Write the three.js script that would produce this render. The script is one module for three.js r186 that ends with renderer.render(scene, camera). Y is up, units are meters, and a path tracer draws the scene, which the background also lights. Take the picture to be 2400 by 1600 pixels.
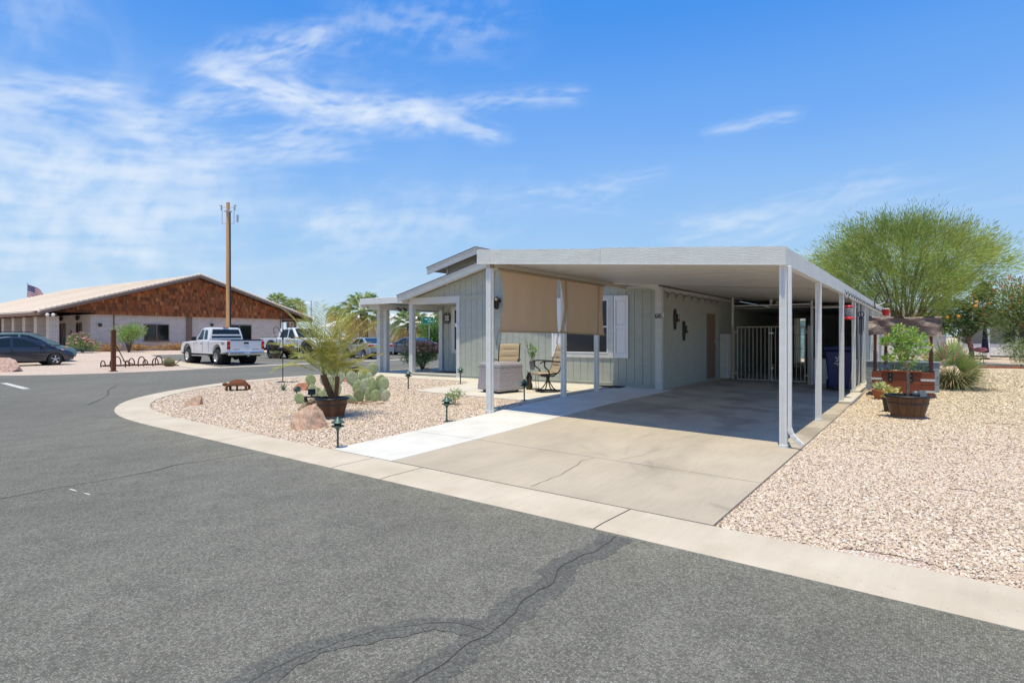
import * as THREE from 'three';
import { mergeGeometries, toCreasedNormals, mergeVertices } from 'three/addons/utils/BufferGeometryUtils.js';
import { RoundedBoxGeometry } from 'three/addons/geometries/RoundedBoxGeometry.js';
import { ConvexGeometry } from 'three/addons/geometries/ConvexGeometry.js';
import { FontLoader } from 'three/addons/loaders/FontLoader.js';
import { TextGeometry } from 'three/addons/geometries/TextGeometry.js';

// ---------------------------------------------------------------- camera, sky, sun, exposure
const scene = new THREE.Scene();
const camera = new THREE.PerspectiveCamera(2 * Math.atan(800 / 1400) * 180 / Math.PI, 1.5, 0.1, 1500);
camera.position.set(1.545, 1.5, 8.62);
camera.rotation.y = Math.atan(978 / 1400);
camera.setViewOffset(2400, 1600, 0, 12, 2400, 1600);
scene.add(camera);

const SUN_DIR = new THREE.Vector3(0.05, 1, 0.2).normalize();
const sun = new THREE.DirectionalLight(new THREE.Color().setRGB(1, 0.89, 0.64), 4.6);
sun.name = 'sun';
sun.position.copy(SUN_DIR).multiplyScalar(120).add(new THREE.Vector3(-15, 0, -12));
sun.target.position.set(-15, 0, -12);
sun.castShadow = true;
sun.shadow.radius = 1;
sun.shadow.mapSize.set(4096, 4096);
Object.assign(sun.shadow.camera, { left: -60, right: 60, top: 60, bottom: -60, near: 10, far: 260 });
scene.add(sun, sun.target);

const renderer = new THREE.WebGLRenderer({ antialias: true });
renderer.toneMapping = THREE.LinearToneMapping;
renderer.toneMappingExposure = 1.0;
renderer.shadowMap.enabled = true;

// ---------------------------------------------------------------- small maths
const { sin, cos, PI, abs, min, max, floor, sqrt, exp, hypot, pow, atan2 } = Math;
const clamp = (x, a = 0, b = 1) => x < a ? a : x > b ? b : x;
const lerp = (a, b, t) => a + (b - a) * t;
const sstep = (a, b, x) => { const t = clamp((x - a) / (b - a)); return t * t * (3 - 2 * t); };
function rng(seed) { let a = seed >>> 0; return () => { a = (a + 0x6D2B79F5) | 0; let t = Math.imul(a ^ (a >>> 15), 1 | a); t = (t + Math.imul(t ^ (t >>> 7), 61 | t)) ^ t; return ((t ^ (t >>> 14)) >>> 0) / 4294967296; }; }
const h2 = (x, y, s = 0) => { let h = Math.imul(x | 0, 374761393) ^ Math.imul(y | 0, 668265263) ^ Math.imul((s | 0) + 11, 2147483647 - 1274126177); h = Math.imul(h ^ (h >>> 13), 1274126177); h = Math.imul(h ^ (h >>> 16), 2246822519); return ((h ^ (h >>> 15)) >>> 0) / 4294967296; };
const wrap = (i, n) => n ? ((i % n) + n) % n : i;
function vn(x, y, per = 0, s = 0, pery = per) {
  const ix = floor(x), iy = floor(y); let fx = x - ix, fy = y - iy; fx = fx * fx * (3 - 2 * fx); fy = fy * fy * (3 - 2 * fy);
  const x0 = wrap(ix, per), x1 = wrap(ix + 1, per), y0 = wrap(iy, pery), y1 = wrap(iy + 1, pery);
  return lerp(lerp(h2(x0, y0, s), h2(x1, y0, s), fx), lerp(h2(x0, y1, s), h2(x1, y1, s), fx), fy);
}
function fbm(x, y, oct = 4, per = 0, s = 0, pery = per) { let a = 0.5, t = 0, n = 0; for (let i = 0; i < oct; i++) { t += a * vn(x, y, per, s + i * 17, pery); n += a; x *= 2; y *= 2; per *= 2; pery *= 2; a *= 0.5; } return t / n; }

// ---------------------------------------------------------------- the sky: clear desert blue with thin streaks of cirrus
(() => {
  const W = 4096, H = 2048, data = new Float32Array(W * H * 4);
  // cirrus filaments, points as [azimuth, elevation] in degrees; azimuth 0 is the way the street front faces away, positive to the west
  const S = [];
  const toAE = (u, v) => { const X = (u - 1200) / 1400, Y = (788 - v) / 1400, a = Math.atan2(-X, 1), e = Math.atan2(Y, hypot(X, 1)); return [a * 180 / PI, e * 180 / PI]; };
  const stroke = (amp, wid, ...pts) => S.push({ amp, wid, pts: pts.map(p => toAE(...p)) });
  stroke(0.75, 0.75, [478, 180], [540, 188], [610, 203], [690, 226], [760, 252], [850, 262], [930, 258], [1000, 268], [1050, 284]);
  stroke(0.5, 1.3, [600, 205], [720, 240], [850, 262], [1000, 268], [1040, 282]);
  stroke(0.38, 0.7, [1040, 282], [1100, 300], [1180, 322]);
  stroke(0.5, 0.55, [470, 182], [540, 160], [640, 136], [720, 104], [780, 62]);
  stroke(0.3, 1.0, [455, 178], [540, 135], [620, 105], [720, 75], [800, 62]);
  stroke(0.2, 1.7, [760, 78], [900, 55], [1060, 48], [1220, 52]);
  stroke(0.25, 0.7, [1010, 258], [1150, 236], [1290, 222], [1370, 221]);
  stroke(0.3, 0.5, [400, 250], [470, 232], [560, 210], [620, 200]);
  stroke(0.3, 0.6, [300, 270], [440, 268], [560, 250], [640, 225]);
  stroke(0.38, 0.7, [-60, 232], [80, 226], [200, 215], [290, 212]);
  stroke(0.3, 0.5, [-60, 196], [90, 200], [200, 206], [330, 226]);
  stroke(0.35, 1.4, [-80, 262], [150, 262], [300, 290], [480, 318]);
  stroke(0.32, 0.7, [280, 318], [450, 330], [620, 318], [820, 286], [930, 270]);
  stroke(0.28, 0.7, [300, 352], [480, 361], [640, 345], [800, 330]);
  stroke(0.22, 0.8, [360, 392], [520, 384], [680, 368], [860, 350]);
  stroke(0.4, 2.6, [-120, 372], [60, 362], [220, 388], [420, 420], [560, 455]);
  stroke(0.55, 4.2, [-160, 440], [60, 440], [240, 470], [420, 500]);
  stroke(0.32, 3.0, [-160, 520], [150, 520], [380, 500], [600, 505]);
  stroke(0.3, 0.8, [715, 530], [770, 516], [830, 508], [890, 506]);
  stroke(0.22, 2.0, [700, 560], [860, 540], [1000, 520], [1180, 490]);
  stroke(0.24, 0.45, [1655, 312], [1740, 296], [1810, 278], [1880, 272]);
  stroke(0.16, 0.45, [1420, 430], [1500, 412], [1580, 398]);
  stroke(0.18, 0.9, [1600, 535], [1760, 510], [1900, 485], [2020, 432], [2150, 405]);
  stroke(0.2, 1.1, [1200, 460], [1340, 455], [1480, 450]);
  stroke(0.2, 1.2, [1560, 540], [1720, 528], [1840, 522]);
  stroke(0.22, 0.7, [200, 612], [260, 600], [320, 612]);
  stroke(0.14, 2.0, [30, 100], [60, 50], [90, 0], [110, -60]);
  const head = Math.atan(978 / 1400) * 180 / PI;
  for (const s of S) { s.a0 = min(...s.pts.map(p => p[0])) - s.wid * 4; s.a1 = max(...s.pts.map(p => p[0])) + s.wid * 4; s.e0 = min(...s.pts.map(p => p[1])) - s.wid * 4; s.e1 = max(...s.pts.map(p => p[1])) + s.wid * 4; }
  const top = [0.032, 0.20, 0.70], zen = [0.055, 0.285, 0.84], mid = [0.165, 0.42, 0.915], low = [0.36, 0.605, 0.90], hor = [0.57, 0.735, 0.87];
  for (let r = H / 2; r < H; r++) {
    const el = ((r + 0.5) / H - 0.5) * PI, ed = el * 180 / PI, ce = cos(el), se = sin(el);
    const t1 = sstep(0, 9, ed), t2 = sstep(5, 20, ed), t3 = sstep(14, 31, ed), t4 = sstep(28, 70, ed);
    for (let q = 0; q < W; q++) {
      const az = ((q + 0.5) / W - 0.5) * 2 * PI, x = cos(az) * ce, z = sin(az) * ce;
      // angle to the left of the heading -z
      let a = Math.atan2(-x, -z) * 180 / PI - head; if (a > 180) a -= 360; if (a < -180) a += 360;
      // high, wind-drawn cirrus veil on a plane far overhead
      const k = 1 / (se + 0.09), px = x * k, pz = z * k;
      const wx = px + 0.5 * (fbm(px * 0.9, pz * 0.9, 3, 0, 5) - 0.5), wz = pz + 0.5 * (fbm(px * 0.9 + 9, pz * 0.9, 3, 0, 6) - 0.5);
      const ax = wx * 0.85 + wz * 0.5, ay = -wx * 0.5 + wz * 0.85;
      const streak = fbm(ax * 0.9, ay * 7.0, 5, 0, 21), cover = fbm(px * 0.42 + 4.2, pz * 0.42 + 1.5, 3, 0, 40);
      let cl = sstep(0.46, 0.82, streak) * sstep(0.5, 0.78, cover) * 0.42;
      if (a > -55 && a < 60 && ed < 42) {
        cl *= 0.35;
        const bend = 3 * (fbm(a * 0.06, ed * 0.08, 2, 0, 79) - 0.5), fine = fbm(a * 0.10 + 30, ed * 0.75 + bend, 4, 0, 77), wisp = fbm(a * 0.16 + ed * 0.12, ed * 1.5 + a * 0.12 + bend, 5, 0, 78);
        const wob = (fbm(a * 0.5, ed * 0.5, 3, 0, 90) - 0.5) * 2.2;
        for (const s of S) {
          if (a < s.a0 || a > s.a1 || ed < s.e0 || ed > s.e1) continue;
          let best = 1e9, along = 0, sd = 0, run = 0, at0 = 0; const p = s.pts, n = p.length;
          for (let i = 0; i < n - 1; i++) {
            const ux = p[i + 1][0] - p[i][0], uy = p[i + 1][1] - p[i][1], L = ux * ux + uy * uy, t = clamp(((a - p[i][0]) * ux + (ed - p[i][1]) * uy) / L);
            const d = hypot(a - p[i][0] - ux * t, ed - p[i][1] - uy * t); const l = sqrt(L); if (d < best) { best = d; along = (i + t) / (n - 1); at0 = run + t * l; sd = ((a - p[i][0]) * uy - (ed - p[i][1]) * ux) / l; } run += l;
          }
          const w = s.wid * (0.5 + 1.2 * fine), d = abs(best + wob * s.wid * 0.35), q1 = sd / s.wid, fil = 0.55 * fbm(at0 * 0.22 + s.amp * 90, q1 * 1.5 + at0 * 0.16, 5, 0, 140) + 0.45 * fbm(at0 * 0.9 + s.amp * 50, q1 * 2.6 - at0 * 0.5, 4, 0, 141), ends = sstep(0, 0.16, along) * sstep(1, 0.84, along);
          cl += s.amp * exp(-d * d / (w * w)) * (0.35 + 0.65 * ends) * (0.12 + 1.75 * sstep(0.34, 0.72, fil * 0.75 + wisp * 0.25));
        }
      }
      cl = 1 - exp(-cl * 1.15);
      const sd = Math.acos(clamp(x * SUN_DIR.x + se * SUN_DIR.y + z * SUN_DIR.z, -1, 1)) * 180 / PI, glow = 0.55 * exp(-sd / 9) + 0.14 * exp(-sd / 24);
      const o = (r * W + q) * 4, veil = 0.08 * fbm(px * 1.3 + 7, pz * 1.3, 3, 0, 60) * (1 - t3);
      const cc = [0.86, 0.93, 1.0];
      for (let c = 0; c < 3; c++) {
        let v = lerp(lerp(lerp(lerp(hor[c], low[c], t1), mid[c], t2), zen[c], t3), top[c], t4);
        v = lerp(v, cc[c], clamp(cl * 0.82 + veil));
        data[o + c] = v + glow * [1, 0.95, 0.86][c];
      }
      data[o + 3] = 1;
    }
  }
  for (let r = 0; r < H / 2; r++) for (let q = 0; q < W; q++) { const o = (r * W + q) * 4; data[o] = 0.34; data[o + 1] = 0.32; data[o + 2] = 0.29; data[o + 3] = 1; }
  const t = new THREE.DataTexture(data, W, H, THREE.RGBAFormat, THREE.FloatType);
  t.mapping = THREE.EquirectangularReflectionMapping; t.magFilter = THREE.LinearFilter; t.minFilter = THREE.LinearFilter; t.needsUpdate = true;
  scene.background = t; scene.environment = t;
})();

// ---------------------------------------------------------------- scene helpers
const taken = new Map();
function numbered(name) { const n = taken.get(name) ?? 0; taken.set(name, n + 1); return n ? name + '_' + String(n).padStart(3, '0') : name; }
function shadows(o) { o.castShadow = true; o.receiveShadow = true; return o; }
function tag(o, label, category, group, kind) { o.userData.label = label; if (category) o.userData.category = category; if (group) o.userData.group = group; if (kind) o.userData.kind = kind; return o; }
const V = (x, y, z) => new THREE.Vector3(x, y, z);
// a thing: Group at its base
function thing(name, label, category, pos = [0, 0, 0], turn = 0, group) {
  const o = new THREE.Group(); o.name = numbered(name); o.position.set(...pos); o.rotation.y = turn; scene.add(o); return tag(o, label, category, group);
}
// local-space part
function part(name, geo, mat, parent, label) { const m = shadows(new THREE.Mesh(Array.isArray(geo) ? merge(geo) : geo, mat)); m.name = name; parent.add(m); if (label) m.userData.label = label; return m; }
// part given in world space, under an unturned parent
function wpart(name, geo, mat, parent, label) {
  const m = part(name, geo, mat, parent, label); let x = 0, y = 0, z = 0; for (let o = parent; o && o !== scene; o = o.parent) { x += o.position.x; y += o.position.y; z += o.position.z; }
  m.position.set(-x, -y, -z); return m;
}
function single(name, geo, mat, label, category, group, pos = [0, 0, 0], turn = 0) { const m = shadows(new THREE.Mesh(Array.isArray(geo) ? merge(geo) : geo, mat)); m.name = numbered(name); m.position.set(...pos); m.rotation.y = turn; scene.add(m); return tag(m, label, category, group); }
function structure(name, geo, mat, label, parent = scene) { const m = shadows(new THREE.Mesh(Array.isArray(geo) ? merge(geo) : geo, mat)); m.name = parent === scene ? numbered(name) : name; parent.add(m); if (parent === scene) { m.userData.kind = 'structure'; if (label) m.userData.label = label; } return m; }
function copyOf(o, pos, turn, label, group) { const c = o.clone(); c.name = numbered(o.name.replace(/_\d{3}$/, '')); c.position.set(...pos); c.rotation.y = turn; c.userData = { ...o.userData }; if (label) c.userData.label = label; if (group) c.userData.group = group; scene.add(c); return c; }

// ---------------------------------------------------------------- geometry helpers
function plain(g) { g = g.index ? g.toNonIndexed() : g; const n = g.attributes.position.count; if (!g.attributes.normal) g.computeVertexNormals(); if (!g.attributes.uv) g.setAttribute('uv', new THREE.BufferAttribute(new Float32Array(n * 2), 2)); for (const k of Object.keys(g.attributes)) if (!['position', 'normal', 'uv', 'color'].includes(k)) g.deleteAttribute(k); return g; }
function merge(list) { const l = list.flat(9).map(plain); if (l.some(g => g.attributes.color)) for (const g of l) if (!g.attributes.color) g.setAttribute('color', new THREE.BufferAttribute(new Float32Array(g.attributes.position.count * 3).fill(1), 3)); return l.length === 1 ? l[0] : mergeGeometries(l); }
// uv in metres, by the main direction of each face
function muv(g) {
  g = plain(g); const p = g.attributes.position, n = g.attributes.normal, uv = g.attributes.uv;
  for (let t = 0; t < p.count; t += 3) {
    const ax = abs(n.getX(t) + n.getX(t + 1) + n.getX(t + 2)), ay = abs(n.getY(t) + n.getY(t + 1) + n.getY(t + 2)), az = abs(n.getZ(t) + n.getZ(t + 1) + n.getZ(t + 2));
    for (let i = t; i < t + 3; i++) { const x = p.getX(i), y = p.getY(i), z = p.getZ(i); if (ay >= ax && ay >= az) uv.setXY(i, x, z); else if (ax >= az) uv.setXY(i, z, y); else uv.setXY(i, x, y); }
  }
  return g;
}
const bx = (x0, x1, y0, y1, z0, z1) => muv(new THREE.BoxGeometry(x1 - x0, y1 - y0, z1 - z0).translate((x0 + x1) / 2, (y0 + y1) / 2, (z0 + z1) / 2));
const rbx = (x0, x1, y0, y1, z0, z1, r = 0.01, s = 1) => muv(new RoundedBoxGeometry(x1 - x0, y1 - y0, z1 - z0, s, r).translate((x0 + x1) / 2, (y0 + y1) / 2, (z0 + z1) / 2));
function rod(a, b, r0, r1 = r0, seg = 8, open = false) {
  const A = V(...a), B = V(...b), L = A.distanceTo(B), g = new THREE.CylinderGeometry(r1, r0, L, seg, 1, open);
  g.applyQuaternion(new THREE.Quaternion().setFromUnitVectors(V(0, 1, 0), B.clone().sub(A).normalize())); const m = A.add(B).multiplyScalar(0.5); return g.translate(m.x, m.y, m.z);
}
function tube(pts, r, seg = 6, n = 0) { return new THREE.TubeGeometry(new THREE.CatmullRomCurve3(pts.map(p => V(...p))), n || max(4, pts.length * 4), r, seg); }
const lathe = (pts, seg = 24) => new THREE.LatheGeometry(pts.map(p => new THREE.Vector2(...p)), seg);
const at = (g, x, y, z, ry = 0) => { if (ry) g.rotateY(ry); return g.translate(x, y, z); };
function extrude(pts, depth, bevel = 0, holes = []) {
  const s = new THREE.Shape(pts.map(p => new THREE.Vector2(...p))); for (const h of holes) s.holes.push(new THREE.Path(h.map(p => new THREE.Vector2(...p))));
  return new THREE.ExtrudeGeometry(s, { depth, bevelEnabled: bevel > 0, bevelSize: bevel, bevelThickness: bevel, bevelSegments: 2, bevelOffset: -bevel, curveSegments: 8 });
}
function warp(g, f) { const p = g.attributes.position, v = V(0, 0, 0); for (let i = 0; i < p.count; i++) { v.fromBufferAttribute(p, i); f(v); p.setXYZ(i, v.x, v.y, v.z); } g.computeVertexNormals(); return g; }
// many small flat leaves or blades as one geometry with its own colours
class Leaves {
  constructor() { this.p = []; this.c = []; this.i = []; this.n = 0; }
  leaf(x, y, z, dx, dy, dz, len, wid, col, r, fold = 0) { // diamond leaf from base along d
    const l = hypot(dx, dy, dz) || 1; dx /= l; dy /= l; dz /= l;
    let sx = r() - 0.5, sy = r() - 0.5, sz = r() - 0.5; const k = sx * dx + sy * dy + sz * dz; sx -= k * dx; sy -= k * dy; sz -= k * dz; const m = (hypot(sx, sy, sz) || 1) / (wid / 2); sx /= m; sy /= m; sz /= m;
    const mx = x + dx * len * 0.45, my = y + dy * len * 0.45 + fold, mz = z + dz * len * 0.45;
    this.p.push(x, y, z, mx + sx, my + sy, mz + sz, x + dx * len, y + dy * len, z + dz * len, mx - sx, my - sy, mz - sz);
    for (let q = 0; q < 4; q++) this.c.push(col[0], col[1], col[2]);
    const b = this.n; this.i.push(b, b + 1, b + 2, b, b + 2, b + 3); this.n += 4;
  }
  blade(pts, wid, col, side) { // ribbon through points, tapering to its tip
    const m = pts.length, b = this.n;
    for (let k = 0; k < m; k++) { const w = wid * (k === m - 1 ? 0.05 : 1 - 0.6 * pow(k / (m - 1), 2)) / 2; const [x, y, z] = pts[k]; this.p.push(x - side[0] * w, y - side[1] * w, z - side[2] * w, x + side[0] * w, y + side[1] * w, z + side[2] * w); this.c.push(...col, ...col); }
    for (let k = 0; k < m - 1; k++) { const a = b + k * 2; this.i.push(a, a + 1, a + 3, a, a + 3, a + 2); }
    this.n += m * 2;
  }
  build(gain = 1) { if (gain !== 1) this.c = this.c.map(v => min(0.85, v * gain)); const g = new THREE.BufferGeometry(); g.setAttribute('position', new THREE.BufferAttribute(new Float32Array(this.p), 3)); g.setAttribute('color', new THREE.BufferAttribute(new Float32Array(this.c), 3)); g.setIndex(this.i); g.computeVertexNormals(); g.setAttribute('uv', new THREE.BufferAttribute(new Float32Array(this.n * 2), 2)); return g; }
}
const tint = (c, r, k = 0.2) => { const m = 1 + (r() * 2 - 1) * k, w = 1 + (r() * 2 - 1) * k * 0.35; return [c[0] * m * w, c[1] * m, c[2] * m / w]; };
const onSphere = r => { const a = r() * 2 * PI, y = r() * 2 - 1, q = sqrt(1 - y * y); return [q * cos(a), y, q * sin(a)]; };

// ---------------------------------------------------------------- the lie of the land and sheets laid on it
const lie = (x, z) => 0.19 * clamp(-x / 5) * sstep(-24, -15, x) * sstep(4.5, -3.5, z) + 0.34 * sstep(-38, -46, x) * sstep(-34, -24, z) ;
function clipPoly(poly, axis, lim, keepLess) {
  const out = []; for (let i = 0; i < poly.length; i++) { const a = poly[i], b = poly[(i + 1) % poly.length], ia = keepLess ? a[axis] <= lim : a[axis] >= lim, ib = keepLess ? b[axis] <= lim : b[axis] >= lim; if (ia) out.push(a); if (ia !== ib) { const t = (lim - a[axis]) / (b[axis] - a[axis]); out.push([lerp(a[0], b[0], t), lerp(a[1], b[1], t)]); } } return out;
}
function drape(poly, lift, { cell = 1, skirt = 0.05, color } = {}) {
  const P = [], C = [], I = [], U = []; const xs = poly.map(p => p[0]), zs = poly.map(p => p[1]);
  const x0 = floor(min(...xs) / cell), x1 = Math.ceil(max(...xs) / cell), z0 = floor(min(...zs) / cell), z1 = Math.ceil(max(...zs) / cell);
  const put = (x, z, dy = 0) => { P.push(x, lie(x, z) + lift + dy, z); U.push(x, z); if (color) C.push(...color(x, z)); return P.length / 3 - 1; };
  for (let i = x0; i < x1; i++) {
    let col = clipPoly(clipPoly(poly, 0, i * cell, false), 0, (i + 1) * cell, true); if (col.length < 3) continue;
    for (let j = z0; j < z1; j++) {
      const c = clipPoly(clipPoly(col, 1, j * cell, false), 1, (j + 1) * cell, true); if (c.length < 3) continue;
      const v = c.map(p => new THREE.Vector2(p[0], p[1])); if (abs(THREE.ShapeUtils.area(v)) < 1e-7) continue;
      const b = v.map(p => put(p.x, p.y)); for (const f of THREE.ShapeUtils.triangulateShape(v, [])) { const [p, q, r] = f.map(k => v[k]); const up = (q.x - p.x) * (r.y - p.y) - (q.y - p.y) * (r.x - p.x) < 0; I.push(b[f[0]], b[f[up ? 1 : 2]], b[f[up ? 2 : 1]]); }
    }
  }
  if (skirt) for (let i = 0; i < poly.length; i++) {
    const a = poly[i], b = poly[(i + 1) % poly.length], n = max(1, Math.ceil(hypot(b[0] - a[0], b[1] - a[1]) / cell));
    for (let k = 0; k < n; k++) { const p = [lerp(a[0], b[0], k / n), lerp(a[1], b[1], k / n)], q = [lerp(a[0], b[0], (k + 1) / n), lerp(a[1], b[1], (k + 1) / n)]; const A = put(...p), B = put(...q), D = put(...p, -skirt), E = put(...q, -skirt); I.push(A, B, E, A, E, D); }
  }
  const g = new THREE.BufferGeometry(); g.setAttribute('position', new THREE.BufferAttribute(new Float32Array(P), 3)); g.setAttribute('uv', new THREE.BufferAttribute(new Float32Array(U), 2)); if (color) g.setAttribute('color', new THREE.BufferAttribute(new Float32Array(C), 3)); g.setIndex(I);
  const f = g.toNonIndexed(); f.computeVertexNormals(); return f;
}
// ---------------------------------------------------------------- textures (colour, grain and wear only)
const enc = v => { v = clamp(v); return 255 * (v <= 0.0031308 ? 12.92 * v : 1.055 * pow(v, 1 / 2.4) - 0.055); };
function texture(w, h, fn, { srgb = true, size = [1, 1] } = {}) {
  const d = new Uint8Array(w * h * 4); for (let y = 0; y < h; y++) for (let x = 0; x < w; x++) { const c = fn(x, y), o = (y * w + x) * 4; if (typeof c === 'number') { d[o] = d[o + 1] = d[o + 2] = srgb ? enc(c) : clamp(c) * 255; } else { d[o] = srgb ? enc(c[0]) : c[0] * 255; d[o + 1] = srgb ? enc(c[1]) : c[1] * 255; d[o + 2] = srgb ? enc(c[2]) : c[2] * 255; } d[o + 3] = 255; }
  const t = new THREE.DataTexture(d, w, h); t.wrapS = t.wrapT = THREE.RepeatWrapping; t.magFilter = THREE.LinearFilter; t.minFilter = THREE.LinearMipmapLinearFilter; t.generateMipmaps = true; if (srgb) t.colorSpace = THREE.SRGBColorSpace; t.repeat.set(1 / size[0], 1 / size[1]); t.needsUpdate = true; return t;
}
// crushed stones: nearest and second-nearest cell of a jittered grid, wrapped
function stones(n, px, seed) {
  const N = px, cs = N / n, out = new Float32Array(N * N), id = new Int32Array(N * N);
  for (let y = 0; y < N; y++) for (let x = 0; x < N; x++) {
    const gx = floor(x / cs), gy = floor(y / cs); let b1 = 1e9, b2 = 1e9, bi = 0;
    for (let j = -1; j <= 1; j++) for (let i = -1; i <= 1; i++) { const cx = wrap(gx + i, n), cy = wrap(gy + j, n), ox = (gx + i + 0.1 + 0.8 * h2(cx, cy, seed)) * cs, oy = (gy + j + 0.1 + 0.8 * h2(cx, cy, seed + 1)) * cs, st = 0.7 + 0.6 * h2(cx, cy, seed + 2), d = ((x - ox) * (x - ox) * st + (y - oy) * (y - oy) / st); if (d < b1) { b2 = b1; b1 = d; bi = cx * n + cy; } else if (d < b2) b2 = d; }
    out[y * N + x] = clamp((sqrt(b2) - sqrt(b1)) / cs * 1.6); id[y * N + x] = bi;
  }
  return { out, id, N };
}
const T = {};
{
  const N = 1024, s = stones(125, N, 3);
  T.asphalt = texture(N, N, (x, y) => { const i = y * N + x, r = h2(s.id[i], 7, 5), e = sstep(0.03, 0.35, s.out[i]); let v = lerp(0.46, 0.74 + 0.62 * (r - 0.42), e); if (r > 0.95) v += 0.3 * e; const f = fbm(x / 128, y / 128, 3, 8, 31); v *= 0.84 + 0.3 * f; const w = (r * 7.3 % 1) * 0.09; return [v * (0.83 + w), v * (0.83 + w * 0.6), v * 0.8]; }, { size: [1.5, 1.5] });
  T.asphaltBump = texture(N, N, (x, y) => { const i = y * N + x; return 0.2 + 0.6 * sstep(0, 0.4, s.out[i]) * (0.5 + 0.5 * h2(s.id[i], 9, 6)); }, { srgb: false, size: [1.5, 1.5] });
}
{
  const N = 1024, s = stones(62, N, 13);
  const pal = [[0.80, 0.66, 0.55], [0.86, 0.75, 0.65], [0.70, 0.56, 0.46], [0.92, 0.84, 0.76], [0.60, 0.46, 0.36], [0.78, 0.62, 0.54], [0.84, 0.72, 0.56]];
  T.gravel = texture(N, N, (x, y) => { const i = y * N + x, r = h2(s.id[i], 2, 5), c = pal[floor(r * 6.99)], e = sstep(0.0, 0.28, s.out[i]), m = lerp(0.66, 1.06, e) * (0.9 + 0.2 * vn(x / 9, y / 9, 0, 8)); return [c[0] * m, c[1] * m * 0.99, c[2] * m]; }, { size: [1.7, 1.7] });
  T.gravelBump = texture(N, N, (x, y) => { const i = y * N + x; return sstep(0, 0.6, s.out[i]) * (0.4 + 0.6 * h2(s.id[i], 4, 6)); }, { srgb: false, size: [1.7, 1.7] });
}
T.concrete = texture(1024, 1024, (x, y) => { const a = fbm(x / 128, y / 128, 5, 8, 41), b = vn(x / 2, y / 2, 512, 42), c = fbm(x / 20, y / 256, 3, 51, 43, 4); let v = 0.80 + 0.22 * (a - 0.5) + 0.07 * (b - 0.5) + 0.08 * (c - 0.5); if (h2(x >> 2, y >> 2, 77) > 0.9985) v *= 0.72; return [v * 1.0, v * (0.985 + 0.03 * a), v * (0.95 + 0.08 * a)]; }, { size: [2.6, 2.6] });
T.concreteBump = texture(512, 512, (x, y) => 0.5 * vn(x / 2, y / 2, 256, 44) + 0.5 * fbm(x / 16, y / 3, 3, 32, 45, 171), { srgb: false, size: [1.1, 1.1] });
// driveway: worn grey-tan concrete with tyre smears, drips and hairline wear (x: 4 m across, y: 20 m along, front at 0)
T.drive = texture(512, 2048, (x, y) => {
  const X = x / 512 * 4, Z = y / 2048 * 20;
  let v = 0.80 + 0.25 * (fbm(X * 1.6, Z * 1.1, 5, 0, 61) - 0.5) + 0.10 * (fbm(X * 30, Z * 4, 3, 0, 62) - 0.5) + 0.05 * (h2(x, y, 63) - 0.5);
  const track = exp(-pow((X - 1.05 - 0.1 * sin(Z)) / 0.22, 2)) + exp(-pow((X - 2.75 - 0.08 * sin(Z * 1.3)) / 0.22, 2));
  v *= 1 - 0.16 * track * sstep(0.35, 0.75, fbm(X * 2, Z * 0.6, 4, 0, 64));
  // curved scuffs where tyres turned in
  for (const [cx, cz, R] of [[5.4, 3.2, 3.0], [5.2, 3.6, 3.25], [3.6, 4.4, 2.6], [3.4, 4.6, 2.9]]) { const d = hypot(X - cx, Z - cz) - R; v *= 1 - 0.09 * exp(-d * d / 0.0012) * sstep(0.4, 0.6, vn(X * 3, Z * 3, 0, 65)) - 0.05 * exp(-d * d / 0.01) * sstep(0.45, 0.7, fbm(X * 4, Z * 1.5, 2, 0, 66)); }
  // oil and grime spots under the parked car
  const grime = sstep(4.3, 5.2, Z + 0.6 * (fbm(X * 2, Z, 3, 0, 67) - 0.5)) * sstep(0.42, 0.62, fbm(X * 1.5 + 3, Z * 1.2, 5, 0, 68));
  v *= 1 - 0.26 * grime;
  for (const [cx, cz, rx, rz] of [[1.75, 9.15, 0.55, 0.2], [3.3, 9.6, 0.4, 0.18], [1.4, 6.7, 0.5, 0.35], [2.3, 7.7, 0.7, 0.3], [0.5, 8.4, 0.5, 0.3]]) { const d = hypot((X - cx) / rx, (Z - cz) / rz) + 0.9 * (fbm(X * 4, Z * 5, 4, 0, 69) - 0.5); v *= 1 - 0.3 * sstep(1.15, 0.35, d); }
  if (h2(floor(X * 30), floor(Z * 30), 70) > 0.9965 && hypot(X * 30 % 1 - 0.5, Z * 30 % 1 - 0.5) < 0.3) v *= 0.75;
  return [v, v * 0.985, v * 0.955];
}, { size: [4, 20] });
T.saw = texture(512, 512, (x, y) => 0.5 + 0.35 * (fbm(x / 40, y / 3.2, 3, 13, 81, 160) - 0.5) + 0.25 * (vn(x / 5, y / 9, 102, 82, 57) - 0.5), { srgb: false, size: [0.7, 0.7] });
T.sidingTone = texture(256, 256, (x, y) => { const v = 0.9 + 0.16 * (fbm(x / 32, y / 10, 4, 8, 83, 26) - 0.5) + 0.06 * (fbm(x / 4, y / 64, 2, 64, 84, 4) - 0.5); return v; }, { size: [1.4, 1.9] });
T.emboss = texture(512, 512, (x, y) => { const w = fbm(x / 128, y / 64, 3, 4, 85, 8) * 7; return 0.5 + 0.5 * sin((y / 512 * 34 + w * 0.55) * 2 * PI) * (0.15 + 0.85 * fbm(x / 40, y / 12, 3, 13, 86, 43)); }, { srgb: false, size: [0.9, 0.9] });
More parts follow.
